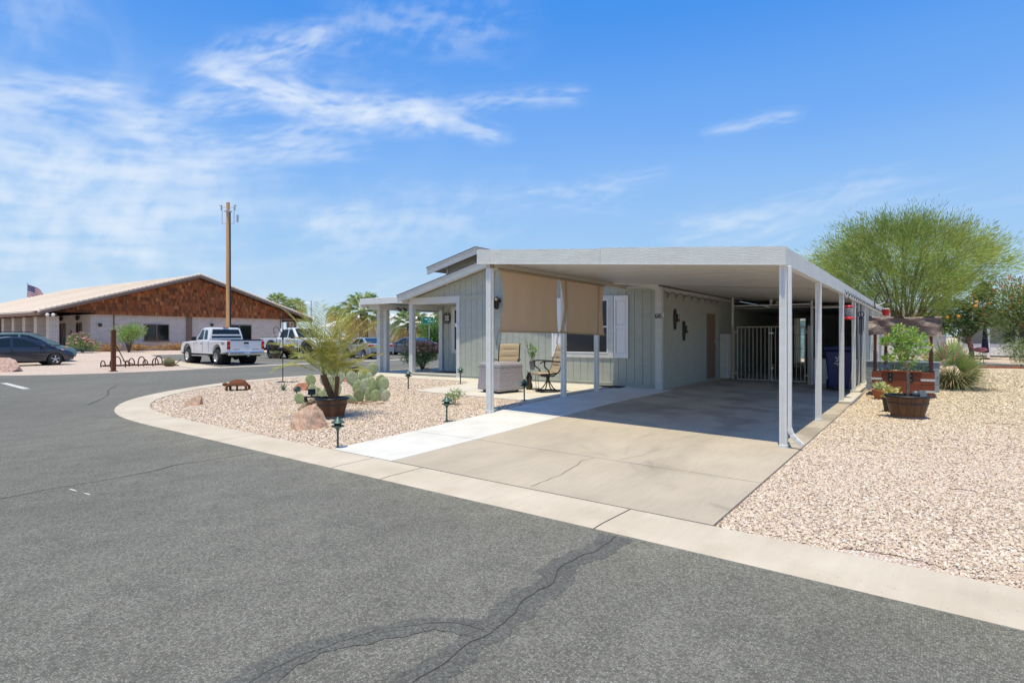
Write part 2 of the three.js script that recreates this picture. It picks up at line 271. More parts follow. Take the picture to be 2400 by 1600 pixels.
T.wood = texture(512, 512, (x, y) => { const w = fbm(x / 256, y / 20, 4, 2, 91, 26), f = fbm(x / 64, y / 3, 3, 8, 92, 171); const v = 0.55 + 0.5 * w * 0.8 + 0.28 * (f - 0.5); return [v, v * 0.97, v * 0.94]; }, { size: [0.9, 0.5] });
T.stave = texture(512, 256, (x, y) => { const k = floor(x / 32), e = abs((x % 32) - 16) / 16, f = fbm(x / 3, y / 90, 3, 171, 93, 3), v = (0.45 + 0.6 * h2(k, 1, 94) * 0.6 + 0.45 * (f - 0.35)) * (e > 0.93 ? 0.35 : 1); const st = sstep(0.55, 0.8, fbm(x / 10, y / 60, 3, 51, 95, 4)); return [v * (1 + 0.3 * st), v * (0.86 + 0.25 * st), v * (0.72 + 0.2 * st)]; });
T.rock = texture(512, 512, (x, y) => { const a = fbm(x / 64, y / 64, 5, 8, 101), b = fbm((x + y * 0.6) / 9, (y - x * 0.6) / 90, 4, 0, 102), sp = h2(x >> 1, y >> 1, 103); const v = 0.62 + 0.5 * (a - 0.5) + 0.32 * (b - 0.5) + 0.1 * (sp - 0.5); const pk = sstep(0.45, 0.7, fbm(x / 40, y / 40, 3, 13, 104)); return [v * (1 + 0.06 * pk), v * (0.97 - 0.10 * pk), v * (0.95 - 0.14 * pk)]; }, { size: [0.6, 0.6] });
T.rockBump = texture(512, 512, (x, y) => 0.6 * fbm(x / 40, y / 40, 5, 13, 105) + 0.4 * fbm((x + y * 0.6) / 8, (y - x * 0.6) / 80, 3, 0, 106), { srgb: false, size: [0.6, 0.6] });
// slump block courses, too far off to pick apart
T.block = texture(512, 512, (x, y) => { const row = floor(y / 32), ox = (x + (row % 2) * 64) % 512, k = floor(ox / 128), ey = min(y % 32, 32 - y % 32), ex = min(ox % 128, 128 - ox % 128), j = ey < 3 || ex < 2.2 ? 0.5 : 1, v = (0.82 + 0.13 * h2(k, row, 111) + 0.06 * (fbm(x / 10, y / 6, 2, 51, 112, 85) - 0.5)) * j; return v; }, { size: [1.6, 1.6] });
T.blockBump = texture(512, 512, (x, y) => { const row = floor(y / 32), ox = (x + (row % 2) * 64) % 512, ey = min(y % 32, 32 - y % 32), ex = min(ox % 128, 128 - ox % 128); return sstep(0.5, 4, min(ey, ex)); }, { srgb: false, size: [1.6, 1.6] });
T.weave = texture(256, 256, (x, y) => { const v = 0.86 + 0.1 * sin(x * PI / 4) * sin(y * PI / 4) + 0.1 * (fbm(x / 2, y / 128, 2, 128, 121, 2) - 0.5) + 0.08 * (fbm(x / 128, y / 2, 2, 2, 122, 128) - 0.5); return v; }, { size: [0.28, 0.28] });
T.bark = texture(256, 512, (x, y) => { const a = fbm(x / 14, y / 50, 4, 18, 131, 10), b = fbm(x / 5, y / 24, 3, 51, 132, 21); const v = 0.35 + 0.9 * (a * 0.6 + b * 0.4 - 0.15); return [v, v * 0.96, v * 0.92]; }, { size: [0.7, 1.6] });
T.barkBump = texture(256, 512, (x, y) => fbm(x / 10, y / 40, 4, 26, 133, 13), { srgb: false, size: [0.7, 1.6] });
T.patch = texture(256, 256, (x, y) => { const v = 0.78 + 0.4 * (fbm(x / 32, y / 32, 5, 8, 141) - 0.5); return v; }, { size: [1, 1] });
T.cloth = texture(256, 256, (x, y) => 0.5 * fbm(x / 20, y / 20, 4, 13, 151) + 0.5 * fbm(x / 60, y / 12, 3, 4, 152, 21), { srgb: false, size: [0.6, 0.6] });

const lin = (r, g, b) => new THREE.Color().setRGB(r, g, b);
function mat(c, o = {}) { return new THREE.MeshStandardMaterial({ color: lin(...c), roughness: 0.85, side: THREE.DoubleSide, ...o }); }
function pmat(c, o = {}) { return new THREE.MeshPhysicalMaterial({ color: lin(...c), roughness: 0.6, side: THREE.DoubleSide, ...o }); }
const M = {
  asphalt: mat([0.252, 0.255, 0.238], { map: T.asphalt, bumpMap: T.asphaltBump, bumpScale: 0.006, roughness: 0.92, vertexColors: true }),
  sealcoat: mat([0.175, 0.178, 0.17], { map: T.asphalt, roughness: 0.8, bumpMap: T.asphaltBump, bumpScale: 0.002 }),
  tar: mat([0.055, 0.052, 0.048], { roughness: 0.7 }),
  gravel: mat([0.90, 0.88, 0.86], { map: T.gravel, bumpMap: T.gravelBump, bumpScale: 0.012, roughness: 0.95, vertexColors: true }),
  kerb: mat([0.67, 0.59, 0.475], { map: T.concrete, bumpMap: T.concreteBump, bumpScale: 0.002, roughness: 0.9 }),
  drive: mat([0.56, 0.495, 0.40], { map: T.drive, bumpMap: T.concreteBump, bumpScale: 0.0015, roughness: 0.88 }),
  walk: mat([0.80, 0.79, 0.75], { map: T.concrete, bumpMap: T.concreteBump, bumpScale: 0.0015, roughness: 0.85 }),
  patio: mat([0.74, 0.69, 0.59], { map: T.concrete, bumpMap: T.concreteBump, bumpScale: 0.0015, roughness: 0.88 }),
  paintWhite: mat([0.72, 0.72, 0.68], { map: T.patch, roughness: 0.8 }),
  siding: mat([0.44, 0.465, 0.405], { map: T.sidingTone, bumpMap: T.saw, bumpScale: 0.004, roughness: 0.85 }),
  trim: mat([0.66, 0.67, 0.64], { map: T.sidingTone, bumpMap: T.saw, bumpScale: 0.002, roughness: 0.7 }),
  fascia: mat([0.75, 0.77, 0.70], { map: T.sidingTone, bumpMap: T.emboss, bumpScale: 0.0022, roughness: 0.6 }),
  metalWhite: mat([0.80, 0.81, 0.78], { map: T.sidingTone, roughness: 0.45 }),
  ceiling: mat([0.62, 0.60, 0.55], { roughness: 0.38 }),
  shingleGrey: mat([0.16, 0.15, 0.14], { map: T.gravel, roughness: 0.95 }),
  vinylWhite: mat([0.78, 0.78, 0.78], { roughness: 0.45 }),
  screenDark: mat([0.018, 0.018, 0.019], { roughness: 0.35 }),
  glassDark: pmat([0.012, 0.016, 0.018], { roughness: 0.04, specularIntensity: 1 }),
  black: mat([0.015, 0.015, 0.016], { roughness: 0.5 }),
  blackMatt: mat([0.01, 0.01, 0.011], { roughness: 0.9 }),
  bronze: mat([0.035, 0.027, 0.02], { roughness: 0.4, metalness: 0.3 }),
  verdigris: mat([0.05, 0.11, 0.095], { roughness: 0.45, metalness: 0.3 }),
  rust: mat([0.20, 0.068, 0.028], { map: T.wood, roughness: 0.9 }),
  rustDark: mat([0.10, 0.04, 0.022], { map: T.patch, roughness: 0.9 }),
  steel: mat([0.55, 0.56, 0.57], { roughness: 0.35, metalness: 0.8 }),
  chrome: mat([0.75, 0.75, 0.76], { roughness: 0.12, metalness: 1 }),
  beigeMetal: mat([0.50, 0.45, 0.36], { roughness: 0.5 }),
  shade: pmat([0.66, 0.47, 0.285], { map: T.weave, roughness: 1, transmission: 0.35, thickness: 0 }),
  sling: mat([0.47, 0.36, 0.22], { map: T.weave, roughness: 0.9 }),
  cover: mat([0.33, 0.30, 0.315], { bumpMap: T.cloth, bumpScale: 0.012, roughness: 0.75 }),
  tarp: mat([0.16, 0.115, 0.095], { bumpMap: T.cloth, bumpScale: 0.03, roughness: 0.5 }),
  barrel: mat([0.15, 0.072, 0.038], { map: T.stave, roughness: 0.45 }),
  soil: mat([0.10, 0.065, 0.045], { map: T.gravel, roughness: 1 }),
  terracotta: mat([0.48, 0.17, 0.07], { map: T.patch, roughness: 0.85 }),
  redwood: mat([0.26, 0.07, 0.03], { map: T.wood, roughness: 0.75 }),
  blueWall: mat([0.36, 0.44, 0.50], { map: T.patch, roughness: 0.8 }),
  binBlue: mat([0.02, 0.03, 0.12], { roughness: 0.45 }),
  rock: mat([0.78, 0.57, 0.43], { map: T.rock, bumpMap: T.rockBump, bumpScale: 0.03, roughness: 0.95 }),
  rockPink: mat([0.80, 0.60, 0.52], { map: T.rock, bumpMap: T.rockBump, bumpScale: 0.04, roughness: 0.95 }),
  rockRed: mat([0.55, 0.26, 0.15], { map: T.rock, bumpMap: T.rockBump, bumpScale: 0.02, roughness: 0.95 }),
  block: mat([0.80, 0.695, 0.62], { map: T.block, bumpMap: T.blockBump, bumpScale: 0.012, roughness: 0.9 }),
  blockTan: mat([0.52, 0.43, 0.33], { map: T.block, bumpMap: T.blockBump, bumpScale: 0.012, roughness: 0.9 }),
  brownTrim: mat([0.22, 0.145, 0.105], { roughness: 0.8 }),
  roofTile: mat([0.92, 0.78, 0.64], { map: T.patch, roughness: 0.9 }),
  cedar: mat([1, 1, 1], { map: T.wood, roughness: 0.9, vertexColors: true }),
  poleWood: mat([0.95, 0.56, 0.27], { map: T.bark, bumpMap: T.barkBump, bumpScale: 0.01, roughness: 0.95 }),
  bark: mat([0.24, 0.17, 0.11], { map: T.bark, bumpMap: T.barkBump, bumpScale: 0.02, roughness: 0.95 }),
  barkPale: mat([0.42, 0.34, 0.24], { map: T.bark, bumpMap: T.barkBump, bumpScale: 0.008, roughness: 0.95 }),
  palmTrunk: mat([0.22, 0.13, 0.075], { map: T.bark, bumpMap: T.barkBump, bumpScale: 0.02, roughness: 1 }),
  leaf: pmat([1, 1, 1], { vertexColors: true, roughness: 0.65, transmission: 0.4, thickness: 0 }),
  leafDry: mat([1, 1, 1], { vertexColors: true, roughness: 0.95 }),
  flower: pmat([1, 1, 1], { vertexColors: true, roughness: 0.8, transmission: 0.25, thickness: 0 }),
  stucco: mat([0.66, 0.63, 0.57], { map: T.patch, roughness: 0.95 }),
  whiteHouse: mat([0.70, 0.70, 0.68], { map: T.sidingTone, roughness: 0.8 }),
};
M.carpaint = (c, o = {}) => pmat(c, { roughness: 0.35, clearcoat: 1, clearcoatRoughness: 0.06, ...o });
M.rubber = mat([0.025, 0.025, 0.026], { roughness: 0.85 });
// ================================================================ THE GROUND
const mottled = (k, s, amp) => (x, z) => { const v = 1 + amp * (fbm(x * k + 50, z * k + 50, 3, 0, s) - 0.5) * 2; return [v, v, v]; };
{ // one sheet of crushed rock and dirt to the horizon
  const line = (a, b, fine0, fine1) => { const o = []; for (let v = a; v < fine0; v += max(1, (fine0 - v) * 0.35)) o.push(v); for (let v = fine0; v <= fine1; v += 1) o.push(v); for (let v = fine1 + 1; v < b; v += max(1, (v - fine1) * 0.35)) o.push(v); o.push(b); return o; };
  const xs = line(-700, 600, -60, 20), zs = line(-700, 600, -50, 16), P = [], C = [], U = [], I = [];
  for (const z of zs) for (const x of xs) { P.push(x, lie(x, z) - 0.012, z); U.push(x, z); const n = fbm(x * 0.35 + 90, z * 0.35 + 90, 4, 0, 201), tan = sstep(-6, -16, z) * sstep(-1, 2, x); const v = 0.93 + 0.22 * (n - 0.5); C.push(v, v * lerp(1, 0.985, tan), v * lerp(1, 0.9, tan)); }
  for (let j = 0; j < zs.length - 1; j++) for (let i = 0; i < xs.length - 1; i++) { const a = j * xs.length + i, b = a + 1, c = a + xs.length, d = c + 1; I.push(a, c, b, b, c, d); }
  const g = new THREE.BufferGeometry(); g.setAttribute('position', new THREE.BufferAttribute(new Float32Array(P), 3)); g.setAttribute('color', new THREE.BufferAttribute(new Float32Array(C), 3)); g.setAttribute('uv', new THREE.BufferAttribute(new Float32Array(U), 2)); g.setIndex(I); g.computeVertexNormals();
  structure('ground', g, M.gravel, 'pinkish tan crushed rock ground around the houses');
}
// street edge (gutter line) of the kerb, from the far right round the corner into the side road
const edgePts = [[46, 8.0], [20, 6.0], [8, 5.08], [1.94, 4.63], [-0.14, 4.47], [-2.86, 4.3], [-5.56, 4.13], [-8.14, 3.95], [-9.6, 3.85], [-10.7, 3.7], [-11.7, 3.43], [-12.6, 3.03], [-13.5, 2.44], [-14.25, 1.66], [-14.83, 0.72], [-15.25, -0.35], [-15.47, -1.6], [-15.52, -4], [-15.55, -9], [-15.6, -16], [-15.6, -60]];
const edgeCurve = new THREE.CatmullRomCurve3(edgePts.map(p => V(p[0], 0, p[1])), false, 'centripetal');
const edge = edgeCurve.getSpacedPoints(600).map(p => [p.x, p.z]);
{
  const far = [[-26.4, -60], [-26.05, -20], [-25.95, -11.5], [-25.7, -6.6], [-25.5, -3.6], [-25.75, -1.6], [-26.2, -0.3], [-27.0, 0.8], [-28.2, 1.7], [-30, 2.4], [-33, 2.9], [-60, 3.4], [-110, 3.8]];
  const poly = [...edge.filter((_, i) => i % 4 === 0 || i > 596), ...far, [-110, 13], [46, 14.5]];
  structure('street', drape(poly, 0, { cell: 0.5, color: (x, z) => { const v = 1 + 0.34 * (fbm(x * 0.45 + 50, z * 0.45 + 50, 4, 0, 211) - 0.5) + 0.2 * (fbm(x * 2.1, z * 2.1, 3, 0, 212) - 0.5); const e = sstep(0.9, 0.1, z - (4.46 + 0.07 * x)) * (x > -11 ? 1 : 0) * sstep(0.3, 0.6, fbm(x * 1.3, z * 3, 3, 0, 214)); return [v * (1.01 + 0.16 * e), v * (1 + 0.13 * e), v * (0.985 + 0.05 * e)]; }, skirt: 0.03 }), M.asphalt, 'grey asphalt street and side road');
  const lot = [[-26.6, -7.15], [-26.6, -40], [-43, -40], [-42.5, -10.9], [-37, -9.9]];
  structure('parking_lot', drape(lot, 0.004, { color: mottled(0.4, 213, 0.14), skirt: 0.02 }), M.asphalt, 'asphalt parking area beside the side road');
  // concrete gutter between side road and parking area, and along the rock bed
  const gut = structure('gutter', drape([[-25.95, -6.6], [-26.6, -7.0], [-26.75, -40], [-26.15, -40], [-26.0, -20]], 0.012), M.kerb, 'pale concrete gutter at the parking entrance');
  structure('gutter_edge', drape([[-25.62, -3.6], [-25.85, -1.62], [-26.3, -0.33], [-27.1, 0.72], [-28.3, 1.58], [-30.1, 2.25], [-30.1, 2.02], [-28.35, 1.35], [-27.2, 0.55], [-26.45, -0.45], [-26.03, -1.7], [-25.8, -3.6], [-25.98, -6.6], [-25.78, -6.6]], 0.008), M.kerb, '', gut);
  const apron = structure('apron', drape([[-26.3, -6.72], [-36.5, -9.6], [-36.5, -8.6], [-30.8, -6.8], [-27.5, -5.9], [-26.2, -5.6]], 0.01), M.kerb, 'smooth pale concrete apron beside the parked pickup');
  const mk = structure('road_marking', drape([[-22.75, 2.36], [-22.7, 2.2], [-19.3, 2.58], [-19.36, 2.74]], 0.006, { skirt: 0 }), M.paintWhite, 'white painted stop bar on the side road');
  structure('stop_bar', drape([[-27.2, 3.0], [-27.15, 2.84], [-23.6, 2.1], [-23.65, 2.26]], 0.006, { skirt: 0 }), M.paintWhite, '', mk);
  for (const [x, z, l, w] of [[-5.4, 6.3, 0.2, 0.012], [-5.1, 6.28, 0.16, 0.01], [1.76, 7.6, 0.05, 0.008]]) structure('paint_scuff', drape([[x, z], [x + l * 0.5, z - w], [x + l, z - w * 0.3], [x + l * 0.9, z + w * 0.6], [x + l * 0.3, z + w]], 0.004, { skirt: 0 }), M.paintWhite, '', mk);
  for (const z of [-11.6, -14.4, -17.2, -20, -22.8, -25.6, -28.4, -31.2]) structure('stall_line', drape([[-32.5, z], [-32.5, z + 0.1], [-27.2, z + 0.1], [-27.2, z]], 0.009, { skirt: 0 }), M.paintWhite, '', mk);
  for (const x of [-27.3]) structure('lane_line', drape([[x, -9.4], [x + 0.1, -9.4], [x + 0.1, -34], [x, -34]], 0.009, { skirt: 0 }), M.paintWhite, '', mk);
}
// sealed and open cracks in the asphalt
{
  const ribbon = (pts, w0, w1, lift, seed, step = 0.05, m = M.tar) => {
    const c = new THREE.CatmullRomCurve3(pts.map(p => V(p[0], 0, p[1])), false, 'centripetal'), n = max(8, floor(c.getLength() / step)), P = [], I = [], U = [];
    for (let i = 0; i <= n; i++) { const p = c.getPointAt(i / n), t = c.getTangentAt(i / n), rag = m === M.tar ? 0 : 0.035, r1 = w0 + (w1 - w0) * (fbm(i * 0.12, seed, 4, 0, seed)) + rag * (vn(i * 0.9, seed, 0, 3) - 0.5), r2 = w0 + (w1 - w0) * (fbm(i * 0.12, seed + 9, 4, 0, seed + 1)) + rag * (vn(i * 0.9, seed, 0, 4) - 0.5), j = (m === M.tar ? 0.022 : 0.0) * (fbm(i * 0.16, seed * 3, 3, 0, seed + 2) - 0.5) * 2; for (const [s, r] of [[-1, r1], [1, r2]]) { const x = p.x + (-t.z) * (s * r + j), z = p.z + t.x * (s * r + j); P.push(x, lie(x, z) + lift, z); U.push(x, z); } }
    for (let i = 0; i < n; i++) { const a = i * 2; I.push(a, a + 1, a + 3, a, a + 3, a + 2); }
    const g = new THREE.BufferGeometry(); g.setAttribute('position', new THREE.BufferAttribute(new Float32Array(P), 3)); g.setAttribute('uv', new THREE.BufferAttribute(new Float32Array(U), 2)); g.setIndex(I); g.computeVertexNormals(); return g;
  };
  const main = [[-0.38, 4.5], [-0.36, 4.81], [-0.4, 5.05], [-0.4, 5.33], [-0.32, 5.51], [-0.35, 5.76], [-0.3, 5.99], [-0.28, 6.22], [-0.3, 6.34], [-0.28, 6.47], [-0.28, 6.7], [-0.26, 7.4], [-0.3, 8.4], [-0.22, 9.6]];
  const br = [[-0.32, 6.2], [-0.45, 6.23], [-0.6, 6.32], [-0.73, 6.49], [-0.8, 6.66], [-0.84, 6.79], [-0.87, 6.97], [-0.86, 7.3], [-0.9, 8.2]];
  const s = structure('crack_seal', ribbon(main, 0.03, 0.2, 0.0015, 5, 0.03, M.sealcoat), M.sealcoat, 'smooth dark sealant smeared along the cracks in the street');
  structure('sealant', ribbon(br, 0.015, 0.15, 0.003, 6, 0.03, M.sealcoat), M.sealcoat, '', s);
  const c = structure('crack', ribbon(main, 0.0003, 0.0055, 0.0045, 7, 0.02), M.tar, 'open cracks running across the asphalt');
  structure('crack_line', ribbon(br, 0.0002, 0.0026, 0.005, 8, 0.03), M.tar, '', c);
  for (const [k, p] of [[-5.56, 4.18], [-9.3, 3.95]].entries()) structure('crack_line', ribbon(k ? [[-9.59, 3.95], [-9.27, 4.46], [-9.2, 5.04], [-9.25, 5.85], [-9.1, 7.2], [-9.2, 9]] : [[-5.58, 4.2], [-5.6, 4.74], [-5.64, 5.14], [-5.54, 5.48], [-5.51, 5.97], [-5.53, 6.32], [-5.49, 6.73], [-5.55, 7.6], [-5.5, 9]], 0.0008, k ? 0.007 : 0.011, 0.006, 20 + k, 0.04), M.tar, '', c);
  structure('crack_line', ribbon([[-18, 0.9], [-16.5, 1.7], [-15, 2.3], [-13.4, 3.3]], 0.002, 0.02, 0.006, 30, 0.06), M.tar, '', c);
  // hairline in the driveway
  structure('crack_line', ribbon([[-1.68, 3.68], [-1.69, 3.3], [-1.71, 2.93], [-1.77, 2.59], [-1.83, 2.38], [-1.8, 2.12]], 0.0005, 0.0045, 0.017, 31, 0.03), M.tar, '', c);
  structure('crack_line', ribbon([[-1.5, 2.05], [-1.38, 1.7], [-1.36, 1.3], [-1.22, 0.9]], 0.0004, 0.003, 0.017, 33, 0.03), M.tar, '', c);
}
// the rolled concrete kerb, cast in lengths
{
  const kerb = new THREE.Group(); kerb.name = 'kerb'; kerb.userData = { kind: 'structure', label: 'sand coloured flush concrete kerb along the street' }; scene.add(kerb);
  const L = edgeCurve.getLength(), prof = [[-0.004, -0.05], [0, 0.003], [0.13, 0.012], [0.15, 0.0125], [0.6, 0.017], [0.618, 0.012], [0.62, -0.05]];
  const cuts = []; const sAt = x => { let b = 0, bd = 1e9; for (let i = 0; i <= 2000; i++) { const p = edgeCurve.getPointAt(i / 2000), d = hypot(p.x - x[0], p.z - x[1]); if (d < bd) { bd = d; b = i / 2000 * L; } } return b; };
  const known = [[8, 5.08], [4.2, 4.8], [-0.62, 4.44], [-3.15, 4.27], [-4.05, 4.22], [-6.78, 4.04], [-9.8, 3.84], [-12.6, 3.03], [-14.83, 0.72], [-15.5, -3], [-15.53, -6.2], [-15.55, -9.4]].map(sAt);
  cuts.push(sAt([20, 6]), ...known, sAt([-15.6, -16]), sAt([-15.6, -30]), L);
  for (let k = 0; k < cuts.length - 1; k++) {
    const a = cuts[k] + 0.006, b = cuts[k + 1] - 0.006, n = max(2, Math.ceil((b - a) / 0.2)), P = [], U = [], I = [];
    for (let i = 0; i <= n; i++) { const q = lerp(a, b, i / n) / L, p = edgeCurve.getPointAt(q), t = edgeCurve.getTangentAt(q), nx = -t.z, nz = t.x; for (const [o, y] of prof) { const x = p.x + nx * o, z = p.z + nz * o; P.push(x, lie(x, z) + y, z); U.push(lerp(a, b, i / n), o); } }
    const m = prof.length; for (let i = 0; i < n; i++) for (let j = 0; j < m - 1; j++) { const q = i * m + j; I.push(q, q + m, q + 1, q + 1, q + m, q + m + 1); }
    const g = new THREE.BufferGeometry(); g.setAttribute('position', new THREE.BufferAttribute(new Float32Array(P), 3)); g.setAttribute('uv', new THREE.BufferAttribute(new Float32Array(U), 2)); g.setIndex(I); const f = g.toNonIndexed(); f.computeVertexNormals();
    structure('kerb_length', f, M.kerb, '', kerb);
  }
}
// driveway, walk and patio slabs
{
  const kb = x => { // back of the kerb
    let best = null; for (let i = 0; i < edge.length - 1; i++) if ((edge[i][0] - x) * (edge[i + 1][0] - x) <= 0) { const t = (x - edge[i][0]) / (edge[i + 1][0] - edge[i][0]); best = lerp(edge[i][1], edge[i + 1][1], t); break; } return best - 0.632;
  };
  const slab = (parent, name, x0, x1, a0, a1, b0, b1, m, lift = 0.014) => { // a: street side z at x0,x1 ; b: far side
    const g = drape([[x0, a0], [x1, a1], [x1, b1], [x0, b0]], lift, { cell: 0.5, skirt: 0.06 }); if (m === M.drive) { const uv = g.attributes.uv; for (let i = 0; i < uv.count; i++) uv.setXY(i, uv.getX(i) + 3.8, 3.95 - uv.getY(i)); } structure(name, g, m, '', parent);
  };
  const dw = new THREE.Group(); dw.name = 'driveway'; dw.userData = { kind: 'structure', label: 'tan concrete driveway running under the carport' }; scene.add(dw);
  const X0 = -3.70, X1 = 0.15, q = 0.006;
  const js = [[kb(X0), kb(X1)], [1.99, 2.2], [-0.5, -0.42], [-4.72, -5.1], [-6.0, -6.35], [-10.9, -10.9], [-20, -20]];
  for (let i = 0; i < js.length - 1; i++) slab(dw, 'slab', X0, i < 3 ? X1 : X1 - 0.02, js[i][0] - q, js[i][1] - q, js[i + 1][0] + q, js[i + 1][1] + q, M.drive);
  const wk = new THREE.Group(); wk.name = 'walkway'; wk.userData = { kind: 'structure', label: 'white painted concrete walkway beside the driveway' }; scene.add(wk);
  const wl = z => -4.9 - 0.035 * (1 - z / 3.5), ws = [kb(-4.3), 2.0, -0.3, -2.6, -5.84];
  for (let i = 0; i < ws.length - 1; i++) { const z0 = ws[i] - q, z1 = ws[i + 1] + q; const pl = [[i ? wl(z0) : -4.9, i ? z0 : kb(-4.9)], [X0 - 0.008, i ? z0 : kb(X0) - q], [X0 - 0.008, z1], [wl(z1), z1]]; structure('slab', drape(pl, 0.014, { cell: 0.5, skirt: 0.06 }), M.walk, '', wk); }
  const pt = new THREE.Group(); pt.name = 'patio'; pt.userData = { kind: 'structure', label: 'pale concrete patio in front of the house wall' }; scene.add(pt);
  structure('slab', drape([[-5.12, -1.62], [-5.12, -5.84], [-9.3, -5.84], [-9.3, -4.75], [-8.9, -4.1], [-8.68, -1.9]], 0.014, { cell: 0.5 }), M.patio, '', pt);
  structure('slab', drape([[-9.31, -4.76], [-9.31, -5.84], [-15.2, -5.84], [-15.2, -7.4], [-15.45 + 0.1, -7.4], [-15.35, -5.0]], 0.014, { cell: 0.5 }), M.patio, '', pt);
  structure('slab', drape([[-12.8, -5.86], [-12.8, -16], [-15.2, -16], [-15.2, -5.86]], 0.013, { cell: 0.5 }), M.patio, '', pt);
  // low raised curb that carries the carport posts towards the back
  const low = structure('low_curb', [rbx(-0.13, 0.1, 0, 0.11, -20, -9.0, 0.015), rbx(-0.1, 0.16, 0, 0.075, -8.9, -6.35, 0.015)], M.patio, 'low concrete curb under the rear carport posts');
}
// loose crushed rock on the beds nearest the street
{
  const r = rng(4242), geos = [];
  for (let k = 0; k < 4; k++) { const pts = []; for (let i = 0; i < 9; i++) { const d = onSphere(r); pts.push(V(d[0] * (0.8 + 0.5 * r()), d[1] * (0.42 + 0.25 * r()), d[2] * (0.75 + 0.4 * r()))); } geos.push(new ConvexGeometry(pts)); }
  const pal = [[0.63, 0.525, 0.42], [0.69, 0.60, 0.50], [0.57, 0.45, 0.35], [0.74, 0.67, 0.58], [0.49, 0.37, 0.28], [0.63, 0.51, 0.415], [0.64, 0.53, 0.38]];
  const lists = [[], [], [], []];
  const kbZ = x => { for (let i = 0; i < edge.length - 1; i++) if ((edge[i][0] - x) * (edge[i + 1][0] - x) <= 0) return lerp(edge[i][1], edge[i + 1][1], (x - edge[i][0]) / (edge[i + 1][0] - edge[i][0])) - 0.632; return -99; };
  const inner = edge.map(([x, z], i) => { const a = edge[max(0, i - 1)], b = edge[min(edge.length - 1, i + 1)], tx = b[0] - a[0], tz = b[1] - a[1], l = hypot(tx, tz); return [x - tz / l * 0.635, z + tx / l * 0.635]; });
  const inPoly = (x, z, p) => { let c = false; for (let i = 0, j = p.length - 1; i < p.length; j = i++) if ((p[i][1] > z) !== (p[j][1] > z) && x < (p[j][0] - p[i][0]) * (z - p[i][1]) / (p[j][1] - p[i][1]) + p[i][0]) c = !c; return c; };
  const island = [...inner.filter((p, i) => i % 3 === 0 && p[0] < -4.6 && p[1] > -8).filter(p => p[0] < -4.95), [-15.1, -8], [-15.1, -4.95], [-9.32, -4.74], [-8.92, -4.1], [-8.7, -1.88], [-5.14, -1.6], [-4.98, -1.6], [-4.96, 0], [-4.93, 3.5]];
  const curb = (x, z) => x > 0.16 || z > -6.3;
  const put = (x, z, s) => { const c = pal[floor(r() * 6.999)], b = 0.88 + 0.28 * r(), yel = sstep(0, -10, z) * (x > 0 ? 1 : 0); lists[floor(r() * 4)].push([x, z, s * (0.55 + 0.75 * r()), r() * 2 * PI, (r() - 0.5) * 0.9, (r() - 0.5) * 0.9, [c[0] * b, c[1] * b * lerp(1, 1.01, yel), c[2] * b * lerp(1, 0.88, yel)]]); };
  const fill = (x0, x1, z0, z1, dens, size, ok) => { const n = floor((x1 - x0) * (z1 - z0) * dens); for (let i = 0; i < n; i++) { const x = lerp(x0, x1, r()), z = lerp(z0, z1, r()); if (ok(x, z)) put(x, z, size); } };
  const bare = (x, z) => vn(x * 2.2 + 7, z * 2.2, 0, 333) < 0.94 && !(hypot((x - 1.3) / 0.35, (z - 3.85) / 0.14) < 0.8);
  const right = (x, z) => x > 0.165 && z < kbZ(x) - 0.005 && bare(x, z);
  fill(0.15, 3.6, -1, 4.3, 5200, 0.013, right); fill(0.15, 5.2, -6, -1, 2300, 0.0165, right); fill(0.15, 7, -14, -6, 900, 0.021, (x, z) => x > 0.19 && bare(x, z)); fill(0.2, 9, -26, -14, 230, 0.032, () => true);
  const isl = (x, z) => inPoly(x, z, island) && bare(x, z);
  fill(-9.5, -4.9, -1.9, 3.9, 2300, 0.0165, isl); fill(-15.2, -9.5, -5, 3.6, 1100, 0.02, isl); fill(-9.5, -8.6, -5, -1.9, 850, 0.0225, isl);
  // a few kicked out on the kerb and walk
  for (let i = 0; i < 60; i++) { const x = lerp(0.2, 3, r()); put(x, kbZ(x) + 0.12 * r() * r(), 0.009); }
  // grit washed against the street side of the kerb
  for (let i = 0; i < 9000; i++) { const x = lerp(-11.5, 2.6, r()), z = kbZ(x) + 0.632 + 0.01 + 0.55 * pow(r(), 2.2); put(x, z, 0.0028 + 0.004 * r() * r()); }
  const dm = new THREE.Object3D();
  lists.forEach((l, k) => {
    const im = shadows(new THREE.InstancedMesh(geos[k], mat([1, 1, 1], { roughness: 0.95 }), l.length)); im.name = numbered('gravel'); im.userData = { kind: 'stuff', label: 'loose pink and tan crushed rock on the beds' }; 
    l.forEach(([x, z, s, a, b, c, col], i) => { dm.position.set(x, lie(x, z) - 0.006 + s * 0.22, z); dm.rotation.set(b, a, c); dm.scale.set(s * 1.08, s * 0.95, s * 1.08); dm.updateMatrix(); im.setMatrixAt(i, dm.matrix); im.setColorAt(i, new THREE.Color().setRGB(...col)); }); scene.add(im);
  });
}
